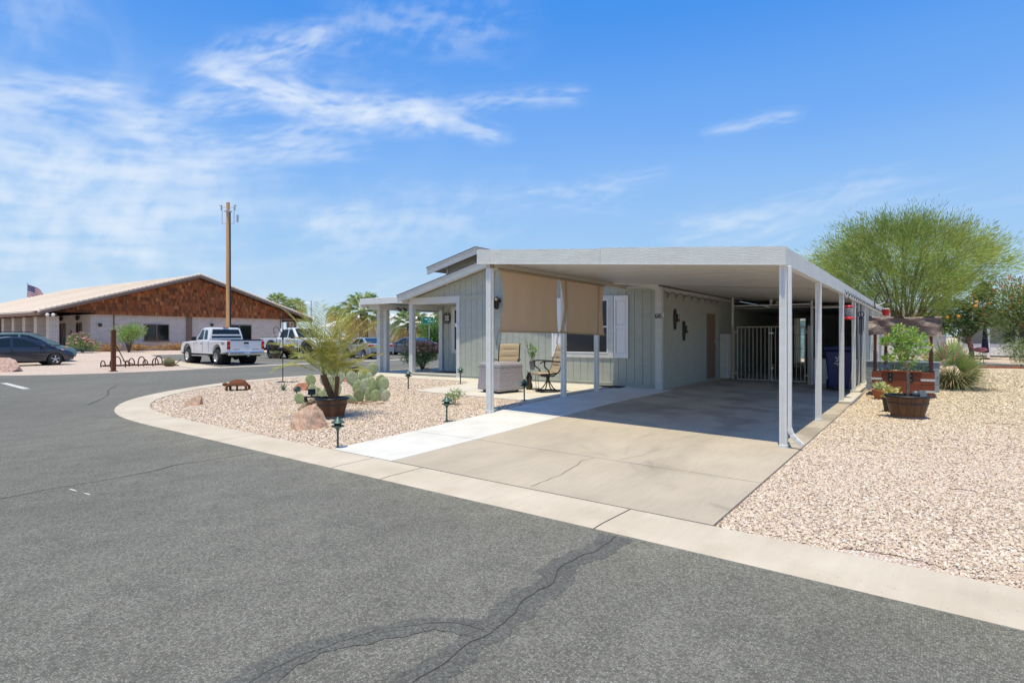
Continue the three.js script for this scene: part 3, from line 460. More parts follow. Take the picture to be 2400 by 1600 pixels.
// ================================================================ THE HOUSE
const ZW = -5.85;              // front wall plane
const font = await new FontLoader().loadAsync('fonts/droid/droid_sans_bold.typeface.json');
const fontReg = await new FontLoader().loadAsync('fonts/droid/droid_sans_regular.typeface.json');
{
  const H = thing('house', 'sage grey sided single storey house with gable front and recessed porch', 'house', [-8.3, 0.16, ZW]);
  const rake = x => 2.69 + 0.252 * (x + 12.91), RIDGE = -8.42, under = x => x < RIDGE ? rake(x) : rake(2 * RIDGE - x);
  // --- front wall: grooved boards over a backing
  wpart('wall', [bx(-12.6, -4.03, 0.1, 2.72, -24, -7.40), bx(-10.62, -4.03, 0.1, 2.72, -7.41, ZW - 0.03),
    muv(extrude([[-12.72, 2.72], [-4.03, 2.72], [-4.03, under(-4.03) - 0.02], [RIDGE, under(RIDGE) - 0.02], [-12.72, under(-12.72) - 0.02]], 0.1).translate(0, 0, ZW - 0.13))], M.siding, H);
  const step = 0.2255, gap = 0.009;
  for (let i = 0; i < 29; i++) {
    const x0 = -10.56 + i * step + gap / 2, x1 = min(-4.13, x0 + step - gap); if (x1 - x0 < 0.03) continue;
    wpart('plank', bx(x0, x1, 0.285, 2.672, ZW - 0.028, ZW), M.siding, H);
    const pts = [[x0, 2.782], [x1, 2.782], [x1, under(x1) - 0.012]]; if (x0 < RIDGE && x1 > RIDGE) pts.push([RIDGE, under(RIDGE) - 0.012]); pts.push([x0, under(x0) - 0.012]);
    if (x1 < -4.3) wpart('plank', muv(extrude(pts, 0.028).translate(0, 0, ZW - 0.028)), M.siding, H);
  }
  for (let i = 0; i < 10; i++) { const x0 = -12.74 + i * 0.218 + gap / 2, x1 = x0 + 0.218 - gap; wpart('plank', muv(extrude([[x0, 2.79], [x1, 2.79], [x1, max(2.8, under(x1) - 0.012)], [x0, max(2.795, under(x0) - 0.012)]], 0.028).translate(0, 0, ZW - 0.028)), M.siding, H); }
  wpart('band_board', bx(-10.56, -4.13, 2.672, 2.782, ZW - 0.02, ZW + 0.018), M.siding, H);
  wpart('skirting', bx(-10.56, -4.13, 0.08, 0.272, ZW - 0.03, ZW + 0.004), M.siding, H);
  wpart('skirting_trim', rbx(-10.56, -4.13, 0.262, 0.292, ZW - 0.02, ZW + 0.02, 0.006), M.siding, H);
  // --- side wall under the carport
  for (let i = 0; i < 34; i++) { const z1 = ZW - 0.1 - i * step - gap / 2, z0 = z1 - step + gap; if (z0 < -10.6 && z1 > -9.72) continue; wpart('plank', bx(-4.03, -4.004, 0.1, 2.66, z0, z1), M.siding, H); }
  const dr = wpart('door', [bx(-4.03, -3.99, 0.2, 2.2, -10.52, -9.68)], M.brownTrim, H, 'brown side door under the carport');
  wpart('handle', [at(new THREE.SphereGeometry(0.032, 12, 8), -3.93, 1.17, -10.38), rod([-3.99, 1.17, -10.38], [-3.93, 1.17, -10.38], 0.012)], M.steel, dr);
  wpart('lock', [rod([-3.99, 1.34, -10.38], [-3.955, 1.34, -10.38], 0.027, 0.027, 12)], M.steel, dr);
  wpart('corner_board', [rbx(-4.13, -3.965, 0.12, 2.74, ZW - 0.1, ZW + 0.035, 0.008)], M.trim, H);
  // house number on the corner board
  { const tg = new TextGeometry('66', { font: fontReg, size: 0.118, depth: 0.012, curveSegments: 6 }); tg.computeBoundingBox(); const w = tg.boundingBox.max.x; wpart('house_number', tg.translate(-4.048 - w / 2, 1.955, ZW + 0.037), M.black, H); }
  wpart('junction_box', rbx(-3.965, -3.93, 1.98, 2.11, ZW - 0.07, ZW - 0.01, 0.006), M.vinylWhite, H);
  // --- window with casing, screen and shutters
  {
    const w = wpart('window', bx(-6.70, -5.47, 1.075, 2.45, ZW, ZW + 0.012), M.screenDark, H, 'dark screened front window');
    wpart('frame', [rbx(-6.735, -5.44, 1.045, 1.075, ZW, ZW + 0.035, 0.006), rbx(-6.735, -5.44, 2.45, 2.48, ZW, ZW + 0.035, 0.006), rbx(-6.735, -6.70, 1.075, 2.45, ZW, ZW + 0.035, 0.006), rbx(-5.475, -5.44, 1.075, 2.45, ZW, ZW + 0.035, 0.006), bx(-6.70, -5.475, 1.74, 1.775, ZW + 0.012, ZW + 0.024)], M.vinylWhite, w);
    wpart('casing', [rbx(-6.74, -5.29, 0.925, 1.045, ZW - 0.01, ZW + 0.026, 0.005), rbx(-6.74, -5.29, 2.48, 2.587, ZW - 0.01, ZW + 0.026, 0.005), rbx(-5.44, -5.29, 1.045, 2.48, ZW - 0.01, ZW + 0.025, 0.005)], M.trim, w);
    const shutter = (x0, x1) => { const s = wpart('shutter', [rbx(x0, x0 + 0.055, 0.93, 2.57, ZW + 0.003, ZW + 0.045, 0.004), rbx(x1 - 0.055, x1, 0.93, 2.57, ZW + 0.003, ZW + 0.045, 0.004), ...[[0.93, 1.05], [1.71, 1.79], [2.45, 2.57]].map(([a, b]) => rbx(x0 + 0.055, x1 - 0.055, a, b, ZW + 0.003, ZW + 0.043, 0.004))], M.vinylWhite, H); for (const [a, b] of [[1.05, 1.71], [1.79, 2.45]]) wpart('panel', [bx(x0 + 0.054, x1 - 0.054, a, b, ZW + 0.002, ZW + 0.018), rbx(x0 + 0.085, x1 - 0.085, a + 0.035, b - 0.035, ZW + 0.016, ZW + 0.03, 0.006)], M.vinylWhite, s); };
    shutter(-5.265, -4.86); shutter(-7.17, -6.765);
  }
  // --- porch
  {
    const P = wpart('porch', [rbx(-12.62, -10.56, 0.255, 0.292, -7.4, ZW + 0.03, 0.006)], M.patio, H);
    wpart('deck_face', [bx(-12.6, -10.58, 0.1, 0.255, ZW - 0.02, ZW + 0.01)], M.siding, P);
    wpart('post', rbx(-12.765, -12.605, 0.14, 2.56, ZW - 0.13, ZW + 0.035, 0.008), M.trim, P);
    wpart('post', rbx(-10.69, -10.56, 0.14, 2.56, ZW - 0.1, ZW + 0.035, 0.008), M.trim, P);
    wpart('post', rbx(-12.765, -12.605, 0.14, 2.42, -7.46, -7.3, 0.008), M.trim, P);
    wpart('beam', [rbx(-12.765, -10.56, 2.56, 2.785, ZW - 0.13, ZW + 0.03, 0.008), rbx(-12.76, -12.61, 2.42, 2.6, -7.46, ZW - 0.13, 0.008)], M.trim, P);
    wpart('porch_ceiling', bx(-12.6, -10.56, 2.6, 2.63, -7.4, ZW - 0.13), M.trim, P);
    for (let i = 0; i < 9; i++) { const x0 = -12.58 + i * 0.2255 + 0.005; wpart('plank', bx(x0, x0 + 0.216, 0.292, 2.6, -7.4, -7.372), M.siding, P); }
    const w = wpart('window', bx(-12.06, -10.9, 1.03, 2.42, -7.372, -7.355), M.screenDark, P, 'porch window half hidden by the post');
    wpart('frame', [rbx(-12.09, -12.06, 1.0, 2.45, -7.372, -7.335, 0.005), bx(-12.06, -10.9, 1.0, 1.03, -7.372, -7.335), bx(-12.06, -10.9, 2.42, 2.45, -7.372, -7.335)], M.vinylWhite, w);
    wpart('casing', [rbx(-12.21, -12.09, 0.91, 2.54, -7.372, -7.34, 0.005), bx(-12.09, -10.8, 0.91, 1.0, -7.372, -7.342), bx(-12.09, -10.8, 2.45, 2.54, -7.372, -7.342)], M.trim, w);
  }
  // --- main roof: two slopes of grey shingles with stepped rake boards
  {
    const slope = (xe, xr, y0, y1, z0, z1, t) => { const g = extrude([[xe, y0], [xr, y1], [xr, y1 + t], [xe, y0 + t]], z1 - z0); return muv(g.translate(0, 0, z0)); };
    const XL = -12.91, XR = -3.93, yl = 2.70, yr = 2.70 + 0.252 * (RIDGE - XL);
    const R = wpart('roof', [slope(XL, RIDGE, yl + 0.06, yr + 0.06, -24, ZW + 0.36, 0.085), slope(XR, RIDGE, yl + 0.06, yr + 0.06, -24, ZW + 0.36, 0.085)], M.shingleGrey, H);
    wpart('soffit', [slope(XL + 0.02, RIDGE, yl + 0.012, yr + 0.012, ZW - 0.02, ZW + 0.35, 0.04), slope(XR - 0.02, RIDGE, yl + 0.012, yr + 0.012, ZW - 0.02, ZW + 0.35, 0.04)], M.trim, R);
    for (const [a, b] of [[XL - 0.02, RIDGE], [XR + 0.02, RIDGE]]) { wpart('rake_board', slope(a, b, 2.63, 2.63 + 0.252 * abs(b - a), ZW + 0.362, ZW + 0.4, 0.14), M.fascia, R); wpart('rake_trim', slope(a, b, 2.771, 2.771 + 0.252 * abs(b - a), ZW + 0.362, ZW + 0.43, 0.075), M.trim, R); wpart('drip_edge', slope(a, b, 2.847, 2.847 + 0.252 * abs(b - a), ZW + 0.3, ZW + 0.445, 0.018), M.shingleGrey, R); }
    wpart('gutter', rbx(XL - 0.06, XL + 0.05, 2.66, 2.79, -24, ZW + 0.36, 0.01), M.trim, R);
  }
  // --- raised gable over the porch end
  {
    const A = -9.64, yA = 4.12, XL = -11.63, XR = -7.65, k = 0.25, yE = yA - k * (A - XL), zf = ZW + 0.34;
    const sl = (xe, xr, y0, y1, z0, z1, t) => muv(extrude([[xe, y0], [xr, y1], [xr, y1 + t], [xe, y0 + t]], z1 - z0).translate(0, 0, z0));
    const D = wpart('upper_gable', muv(extrude([[-11.13, 2.9], [-8.15, 2.9], [-8.15, yA - k * 1.49 - 0.02], [A, yA - 0.02], [-11.13, yA - k * 1.49 - 0.02]], 3.4).translate(0, 0, ZW - 3.45)), M.siding, H);
    wpart('gable_roof', [sl(XL, A, yE, yA, ZW - 3.8, zf - 0.04, 0.07), sl(XR, A, yE, yA, ZW - 3.8, zf - 0.04, 0.07)], M.shingleGrey, D);
    wpart('soffit', [sl(XL + 0.02, A, yE - 0.042, yA - 0.042, ZW - 3.7, zf - 0.045, 0.04), sl(XR - 0.02, A, yE - 0.042, yA - 0.042, ZW - 3.7, zf - 0.045, 0.04)], M.siding, D);
    for (const xe of [XL - 0.02, XR + 0.02]) { wpart('rake_board', sl(xe, A, yE - 0.145, yA - 0.145, zf - 0.038, zf, 0.15), M.fascia, D); wpart('rake_trim', sl(xe, A, yE + 0.007, yA + 0.007, zf - 0.038, zf + 0.03, 0.062), M.trim, D); wpart('drip_edge', sl(xe, A, yE + 0.071, yA + 0.071, zf - 0.1, zf + 0.045, 0.016), M.shingleGrey, D); }
    wpart('corner_trim', bx(-11.16, -11.08, 2.95, yA - k * 1.49 - 0.03, ZW - 0.06, ZW - 0.02), M.trim, D);
  }
}
// things that hang on the house
{
  const s = thing('wall_sign', 'small black wrought frame sign with rows of cream tiles on porch wall', 'sign', [-12.41, 2.14, -7.355]);
  part('plate', new RoundedBoxGeometry(0.27, 0.25, 0.02, 2, 0.008), M.black, s);
  const curl = []; for (const [x, y, a] of [[-0.1, 0.14, 0.045], [0.1, 0.14, 0.045], [0, 0.155, 0.05], [-0.1, -0.14, 0.04], [0.1, -0.14, 0.04], [0, -0.15, 0.045], [-0.14, 0.05, 0.03], [0.14, 0.05, 0.03], [-0.14, -0.06, 0.03], [0.14, -0.06, 0.03]]) curl.push(new THREE.TorusGeometry(a, 0.01, 6, 14).translate(x, y, 0));
  part('scrollwork', curl, M.black, s);
  for (const [y, n, w] of [[0.065, 4, 0.036], [0, 4, 0.03], [-0.065, 5, 0.03]]) for (let i = 0; i < n; i++) part('tile', new RoundedBoxGeometry(w, 0.042, 0.008, 1, 0.003).translate((i - (n - 1) / 2) * (w + 0.012), y, 0.013), M.vinylWhite, s);
  const l = thing('wall_lantern', 'dark wall lantern between the sun shade and the corner post', 'lantern', [-9.02, 2.35, ZW + 0.002]);
  part('bracket', [rod([0, 0.25, 0], [0, 0.25, 0.16], 0.014), new THREE.CylinderGeometry(0.06, 0.06, 0.02, 14).rotateX(PI / 2).translate(0, 0.22, 0.012)], M.bronze, l);
  part('cap', lathe([[0.001, 0.34], [0.03, 0.32], [0.13, 0.22], [0.135, 0.2], [0.001, 0.2]], 12).translate(0, 0, 0.16), M.bronze, l);
  part('glass', new THREE.CylinderGeometry(0.1, 0.075, 0.2, 8).translate(0, 0.095, 0.16), M.glassDark, l);
  part('base', lathe([[0.001, -0.06], [0.03, -0.04], [0.085, -0.005], [0.001, 0.0]], 12).translate(0, 0, 0.16), M.bronze, l);
  const o = thing('post_ornament', 'little white flower ornament on the porch post', 'ornament', [-10.66, 1.86, ZW + 0.06]);
  for (let i = 0; i < 5; i++) part('petal', new THREE.SphereGeometry(0.032, 8, 6).scale(1, 1, 0.5).translate(0.042 * cos(i * 1.257), 0.042 * sin(i * 1.257), 0), M.vinylWhite, o);
  part('stem', rod([0.02, -0.1, 0], [0, 0, 0], 0.012), M.vinylWhite, o);
  single('door_mat', rbx(-12.3, -10.9, 0.293, 0.305, -7.1, -6.5, 0.005), mat([0.12, 0.035, 0.028], { roughness: 1 }), 'dark red mat on the porch floor', 'mat');
  single('floor_mat', at(new RoundedBoxGeometry(0.72, 0.014, 0.42, 1, 0.005), -5.2, lie(-5.2, -5.4) + 0.023, -5.42), M.blackMatt, 'black rubber mat on the patio under the shutter', 'mat');
  // metal wall art under the carport
  for (const [z, y, lb] of [[-6.85, 1.95, 'dark metal cactus wall hanging with a red bloom, higher one'], [-7.55, 1.65, 'dark metal cactus wall hanging with a red bloom, lower one']]) {
    const a = thing('wall_art', lb, 'wall art', [-4.0, y, z], 0, 'cactus wall hangings beside the carport');
    part('cactus', [new THREE.CapsuleGeometry(0.075, 0.4, 4, 10).scale(0.3, 1, 1).translate(0.03, 0, 0), new THREE.CapsuleGeometry(0.035, 0.12, 4, 8).scale(0.5, 1, 1).translate(0.03, 0.06, -0.15), rod([0.03, -0.02, -0.15], [0.03, -0.05, -0.05], 0.03)], M.black, a);
    part('bloom', new THREE.SphereGeometry(0.045, 10, 8).scale(0.5, 1, 1).translate(0.05, -0.02, -0.22), mat([0.5, 0.02, 0.02], { roughness: 0.5 }), a);
    part('bird', [new THREE.ConeGeometry(0.03, 0.12, 6).rotateX(1.2).translate(0.06, 0.13, -0.2)], M.steel, a);
  }
}
// ================================================================ THE CARPORT
const ceil = x => 2.49 + 0.0716 * -x;   // underside of the roof pans
{
  const C = thing('carport', 'white aluminium carport with flat pan roof on slim posts', 'carport', [-2.5, 0, -0.05]);
  const ZF = 0.12, ZB = -26, XL = -5.17;
  // roof pans: ribbed underside
  const pans = (x0, x1, z0, z1) => { const P = [], I = []; const per = 0.3, n = floor((z1 - z0) / per), cs = [[0, 0], [0.2, 0], [0.205, 0.03], [0.294, 0.03], [0.2995, 0]]; for (let k = 0; k < n; k++) for (const [dz, dy] of cs) { const z = z1 - k * per - dz; P.push(x0, ceil(x0) + dy, z, x1, ceil(x1) + dy, z); } const rows = n * cs.length; for (let i = 0; i < rows - 1; i++) { const a = i * 2; I.push(a, a + 1, a + 3, a, a + 3, a + 2); } const g = new THREE.BufferGeometry(); g.setAttribute('position', new THREE.BufferAttribute(new Float32Array(P), 3)); g.setIndex(I); const f = g.toNonIndexed(); f.computeVertexNormals(); return plain(f); };
  const top = (x0, x1, z0, z1) => { const g = extrude([[x0, ceil(x0) + 0.06], [x1, ceil(x1) + 0.06], [x1, ceil(x1) + 0.1], [x0, ceil(x0) + 0.1]], z1 - z0); return g.translate(0, 0, z0); };
  wpart('roof', [top(XL + 0.03, -0.03, ZW + 0.1, ZF - 0.03), top(-4.5, -0.03, ZB, ZW + 0.09)], M.metalWhite, C);
  wpart('roof_pans', [pans(XL + 0.03, -0.03, ZW + 0.1, ZF - 0.03), pans(-4.2, -0.03, ZB, ZW + 0.1)], M.ceiling, C);
  // front fascia in two lengths, right and left fascia
  const ff = (x0, x1, z0, z1) => muv(extrude([[x0, ceil(x0) - 0.04], [x1, ceil(x1) - 0.04], [x1, ceil(x1) + 0.195], [x0, ceil(x0) + 0.21]], z1 - z0).translate(0, 0, z0));
  wpart('front_fascia', ff(XL, -2.703, ZF - 0.03, ZF), M.fascia, C); wpart('front_fascia', ff(-2.697, 0.0, ZF - 0.03, ZF), M.fascia, C);
  wpart('fascia_lip', muv(extrude([[XL, ceil(XL) - 0.05], [0.0, ceil(0) - 0.05], [0.0, ceil(0) - 0.04], [XL, ceil(XL) - 0.04]], 0.05).translate(0, 0, ZF - 0.045)), M.metalWhite, C);
  for (let z = ZF - 0.035, k = 0; z > ZB; k++) { const len = min(k ? 5.6 : 6.2, z - ZB); wpart('side_fascia', bx(-0.03, 0.0, ceil(0) - 0.045, ceil(0) + 0.192, z - len + 0.004, z), M.fascia, C); z -= len; }
  wpart('back_fascia', bx(-4.2, -0.035, ceil(-2) - 0.1, ceil(-2) + 0.25, ZB - 0.03, ZB), M.fascia, C);
  wpart('left_fascia', bx(XL, XL + 0.03, ceil(XL) - 0.04, ceil(XL) + 0.2, ZW + 0.42, ZF - 0.035), M.fascia, C);
  // beams
  wpart('beam', [bx(-4.12, -3.99, 2.655, 2.75, -13.5, ZW - 0.11)], M.trim, C);
  wpart('beam', [bx(-5.0, -4.9, ceil(-4.95) - 0.12, ceil(-4.95) - 0.008, ZW + 0.06, ZF - 0.04)], M.beigeMetal, C);
  wpart('ledger', [bx(-5.1, -4.14, 2.735, 2.8, ZW + 0.002, ZW + 0.06)], M.trim, C);
  wpart('beam', [bx(-0.09, -0.035, ceil(0) - 0.05, ceil(0) - 0.004, ZB, ZF - 0.04)], M.metalWhite, C);
  // posts: fluted square tube
  const post = (x, z, w, y1) => { const y0 = lie(x, z) + 0.005, h = w / 2, f = 0.008, s = [[-h, -h], [-h * 0.45, -h], [-h * 0.38, -h + f], [-h * 0.1, -h + f], [0, -h], [h * 0.1, -h + f], [h * 0.38, -h + f], [h * 0.45, -h], [h, -h], [h, -h * 0.45], [h - f, -h * 0.35], [h - f, h * 0.35], [h, h * 0.45], [h, h], [h * 0.45, h], [h * 0.38, h - f], [h * 0.1, h - f], [0, h], [-h * 0.1, h - f], [-h * 0.38, h - f], [-h * 0.45, h], [-h, h], [-h, h * 0.45], [-h + f, h * 0.35], [-h + f, -h * 0.35], [-h, -h * 0.45]]; const g = extrude(s, y1 - y0).rotateX(-PI / 2).translate(x, y0, z); const p = wpart('post', g, M.metalWhite, C); wpart('base_plate', rbx(x - h - 0.006, x + h + 0.006, y0, y0 + 0.05, z - h - 0.006, z + h + 0.006, 0.004), M.metalWhite, p); return p; };
  for (const z of [0, -3.07, -6.47, -9.12, -11.9, -14.87, -17.8, -20.7, -23.6]) post(-0.047, z, 0.092, ceil(0) - 0.045);
  for (const z of [0.02, -2.63, -4.2]) post(-4.95, z, z > 0 ? 0.1 : 0.095, ceil(-4.95) - (z > 0 ? 0.045 : 0.12));
  // downspouts beside the first and third posts
  const ds = (z, kick) => { const p = wpart('downspout', [rbx(0.004, 0.052, 0.25, ceil(0) - 0.05, z - 0.032, z + 0.032, 0.01)], M.metalWhite, C, 'white downspout with a curved outlet'); const pts = []; for (let i = 0; i <= 6; i++) { const t = i / 6; pts.push([0.028 + 0.15 * pow(t, 1.3), 0.27 - 0.2 * pow(t, 0.8), z]); } const g = []; for (let i = 0; i < 6; i++) { const a = pts[i], b = pts[i + 1], L = hypot(b[0] - a[0], b[1] - a[1]), an = atan2(b[1] - a[1], b[0] - a[0]); g.push(new RoundedBoxGeometry(L + 0.02, 0.062 - (i % 2) * 0.006, 0.066 - (i % 2) * 0.006, 1, 0.008).rotateZ(an).translate((a[0] + b[0]) / 2, (a[1] + b[1]) / 2, z)); } if (kick) wpart('outlet', g, M.metalWhite, p); };
  ds(0.0, true);
  // light tube clipped under the pans near the shade
  wpart('conduit', rod([-4.75, ceil(-4.7) - 0.03, -4.7], [-4.42, ceil(-4.4) - 0.04, -5.2], 0.018), M.metalWhite, C);
}
// rear enclosure of the carport: frame, gate, ribbed kick panels, dark screens
{
  const zg = -11.0, E = thing('screen_enclosure', 'enclosed rear room with white studs and ribbed kick panels behind the gate', 'enclosure', [-2, 0.05, -11.05]);
  for (const [x, y1] of [[-3.6, ceil(-3.6)], [-1.31, ceil(-1.3)], [-2.45, ceil(-2.45)], [-0.1, ceil(0)]]) { const y0 = x === -2.45 ? 2.48 : 0.05; wpart('stud', bx(x - 0.03, x + 0.03, y0, y1 - 0.012, zg - 0.1, zg - 0.045), M.metalWhite, E); }
  wpart('cross_bar', [bx(-3.57, -1.34, 2.44, 2.485, zg - 0.1, zg - 0.05)], M.metalWhite, E); wpart('cross_bar', bx(-1.28, -0.13, 2.33, 2.365, zg - 0.1, zg - 0.05), M.metalWhite, E);
  wpart('fan_mount', [bx(-2.3, -2.22, 2.5, 2.58, zg - 0.09, zg - 0.02)], M.beigeMetal, E);
  const ribbed = (x0, x1, y0, y1) => { const g = [bx(x0, x1, y0, y1, zg - 0.085, zg - 0.07)]; const n = max(2, Math.round((x1 - x0) / 0.085)); for (let i = 0; i < n; i++) { const a = lerp(x0, x1, (i + 0.12) / n), b = lerp(x0, x1, (i + (i % 2 ? 0.45 : 0.75)) / n); g.push(rbx(a, b, y0, y1 - 0.05, zg - 0.075, zg - 0.052, 0.006)); } g.push(bx(x0, x1, y1 - 0.05, y1, zg - 0.09, zg - 0.04)); return g; };
  wpart('kick_panel', ribbed(-4.0, -3.64, 0.15, 1.57), M.metalWhite, E); wpart('kick_panel', ribbed(-1.27, -0.13, 0.1, 0.84), M.metalWhite, E);
  // dark screens on the side and back; two openings show the yard beyond
  wpart('side_wall', [bx(-0.13, -0.1, 0.12, ceil(0) - 0.05, -25.9, -11.98)], M.siding, E); wpart('room_ceiling', [bx(-4.0, -0.14, 2.42, 2.46, -25.9, -12.2)], M.siding, E);
  const zb = -20; // back partition pieces leave two slots open
  wpart('back_screen', [bx(-4.02, -3.95, 0.05, 2.75, zb - 0.04, zb), bx(-3.82, -3.32, 0.05, 2.75, zb - 0.04, zb), bx(-2.86, -0.13, 0.05, 2.6, zb - 0.04, zb), bx(-3.95, -3.82, 2.2, 2.75, zb - 0.04, zb), bx(-3.95, -3.82, 0.05, 0.9, zb - 0.04, zb), bx(-3.32, -2.86, 2.3, 2.72, zb - 0.04, zb)], M.siding, E);
  wpart('mullion', [bx(-3.1, -3.08, 0.05, 2.3, zb - 0.03, zb + 0.01), bx(-3.32, -2.86, 1.55, 1.57, zb - 0.03, zb + 0.01), bx(-3.32, -2.86, 0.95, 0.97, zb - 0.03, zb + 0.01)], M.black, E);
  wpart('inner_wall', [bx(-4.3, -4.05, 0.05, 2.75, -26, -13.4), bx(-4.3, -4.06, 0.05, 2.75, -26.1, -26.02)], M.siding, E);
  const G = thing('double_gate', 'beige steel bar double gate closing off the rear of the carport', 'gate', [-2.45, 0.08, zg]);
  for (const [x0, x1] of [[-3.45, -2.475], [-2.445, -1.47]]) {
    const L = wpart('gate_leaf', [bx(x0, x1, 0.13, 0.165, zg - 0.015, zg + 0.015), bx(x0, x1, 1.775, 1.81, zg - 0.015, zg + 0.015), bx(x0, x0 + 0.035, 0.165, 1.775, zg - 0.015, zg + 0.015), bx(x1 - 0.035, x1, 0.165, 1.775, zg - 0.015, zg + 0.015)], M.beigeMetal, G);
    for (let i = 1; i < 8; i++) { const x = lerp(x0 + 0.018, x1 - 0.018, i / 8); wpart('bar', bx(x - 0.0095, x + 0.0095, 0.165, 1.775, zg - 0.009, zg + 0.009), M.beigeMetal, L); }
  }
  for (const x of [-3.56, -1.38]) wpart('gate_post', bx(x - 0.035, x + 0.035, 0.06, 1.82, zg - 0.04, zg + 0.03), M.beigeMetal, G);
  wpart('drop_bolt', [rod([-2.4, 0.06, zg + 0.03], [-2.4, 0.62, zg + 0.03], 0.009), rod([-2.4, 0.62, zg + 0.03], [-2.33, 0.63, zg + 0.03], 0.009), bx(-2.44, -2.36, 0.5, 0.55, zg + 0.016, zg + 0.04), bx(-2.44, -2.36, 0.17, 0.21, zg + 0.016, zg + 0.04)], M.steel, G);
  wpart('latch', [bx(-2.5, -2.36, 1.58, 1.62, zg + 0.016, zg + 0.04)], M.steel, G);
  for (const [y] of [[0.3], [1.6]]) wpart('hinge', [bx(-3.52, -3.45, y, y + 0.07, zg - 0.01, zg + 0.02), bx(-1.47, -1.41, y, y + 0.07, zg - 0.01, zg + 0.02)], M.beigeMetal, G);
  // what shows through the openings: a mint shed wall beyond, in the sun
  const S = thing('garden_shed', 'mint green shed seen through the opening behind the gate', 'shed', [-5.2, 0, -32]);
  wpart('wall', [bx(-7.2, -3.2, 0, 2.45, -33.5, -31.2)], mat([0.30, 0.55, 0.50], { map: T.patch }), S); wpart('roof', [bx(-7.4, -3.0, 2.45, 2.6, -33.7, -31.0)], M.metalWhite, S);
  wpart('door', [bx(-5.1, -4.4, 0.1, 1.95, -31.2, -31.16)], mat([0.33, 0.58, 0.55]), S);
}
// trash bin with lid, wheels and mark
{
  const B = thing('trash_bin', 'navy blue wheeled trash bin under the carport', 'trash bin', [-0.47, 0.03, -9.95], 0.08);
  const body = warp(new RoundedBoxGeometry(0.66, 1.02, 0.76, 3, 0.05).translate(0, 0.57, 0), v => { const k = 0.76 + 0.24 * sstep(0, 1.08, v.y); v.x *= k; v.z *= k; });
  part('body', body, M.binBlue, B);
  const lid = part('lid', [warp(new RoundedBoxGeometry(0.74, 0.09, 0.84, 3, 0.035).translate(0, 1.13, 0), v => { v.y += 0.05 * (1 - pow(v.x / 0.37, 2)); }), new RoundedBoxGeometry(0.6, 0.05, 0.05, 2, 0.02).translate(0, 1.14, 0.43)], M.binBlue, B);
  part('handle', [rod([-0.28, 1.08, -0.47], [0.28, 1.08, -0.47], 0.018), rod([-0.28, 1.08, -0.47], [-0.28, 1.02, -0.36], 0.018), rod([0.28, 1.08, -0.47], [0.28, 1.02, -0.36], 0.018)], M.black, B);
  for (const s of [-1, 1]) part('wheel', new THREE.CylinderGeometry(0.14, 0.14, 0.05, 20).rotateZ(PI / 2).translate(s * 0.3, 0.13, -0.3), M.rubber, B);
  const W = mat([0.75, 0.75, 0.78], { roughness: 0.6 }), mk = [];
  for (let i = 0; i < 5; i++) { const a = PI / 2 + i * 2 * PI / 5; const sh = []; for (let k = 0; k <= 10; k++) { const t = k / 10; sh.push([0.075 * t * cos(a + 0.5 - t * 0.9) + 0.022 * cos(a), 0.075 * t * sin(a + 0.5 - t * 0.9) + 0.022 * sin(a)]); } mk.push(tube(sh.map(p => [p[0], p[1], 0]), 0.011, 5, 10).scale(1, 1, 0.3)); }
  const emb = part('emblem', mk, W, B); emb.position.set(0, 0.86, 0.37);
  for (const [txt, size, y] of [['REPUBLIC', 0.034, 0.72], ['SERVICES', 0.018, 0.69]]) { const g = new TextGeometry(txt, { font, size, depth: 0.003, curveSegments: 3 }); g.computeBoundingBox(); part('lettering', g.translate(-g.boundingBox.max.x / 2, 0, 0), W, B).position.set(0, y, 0.362); }
}
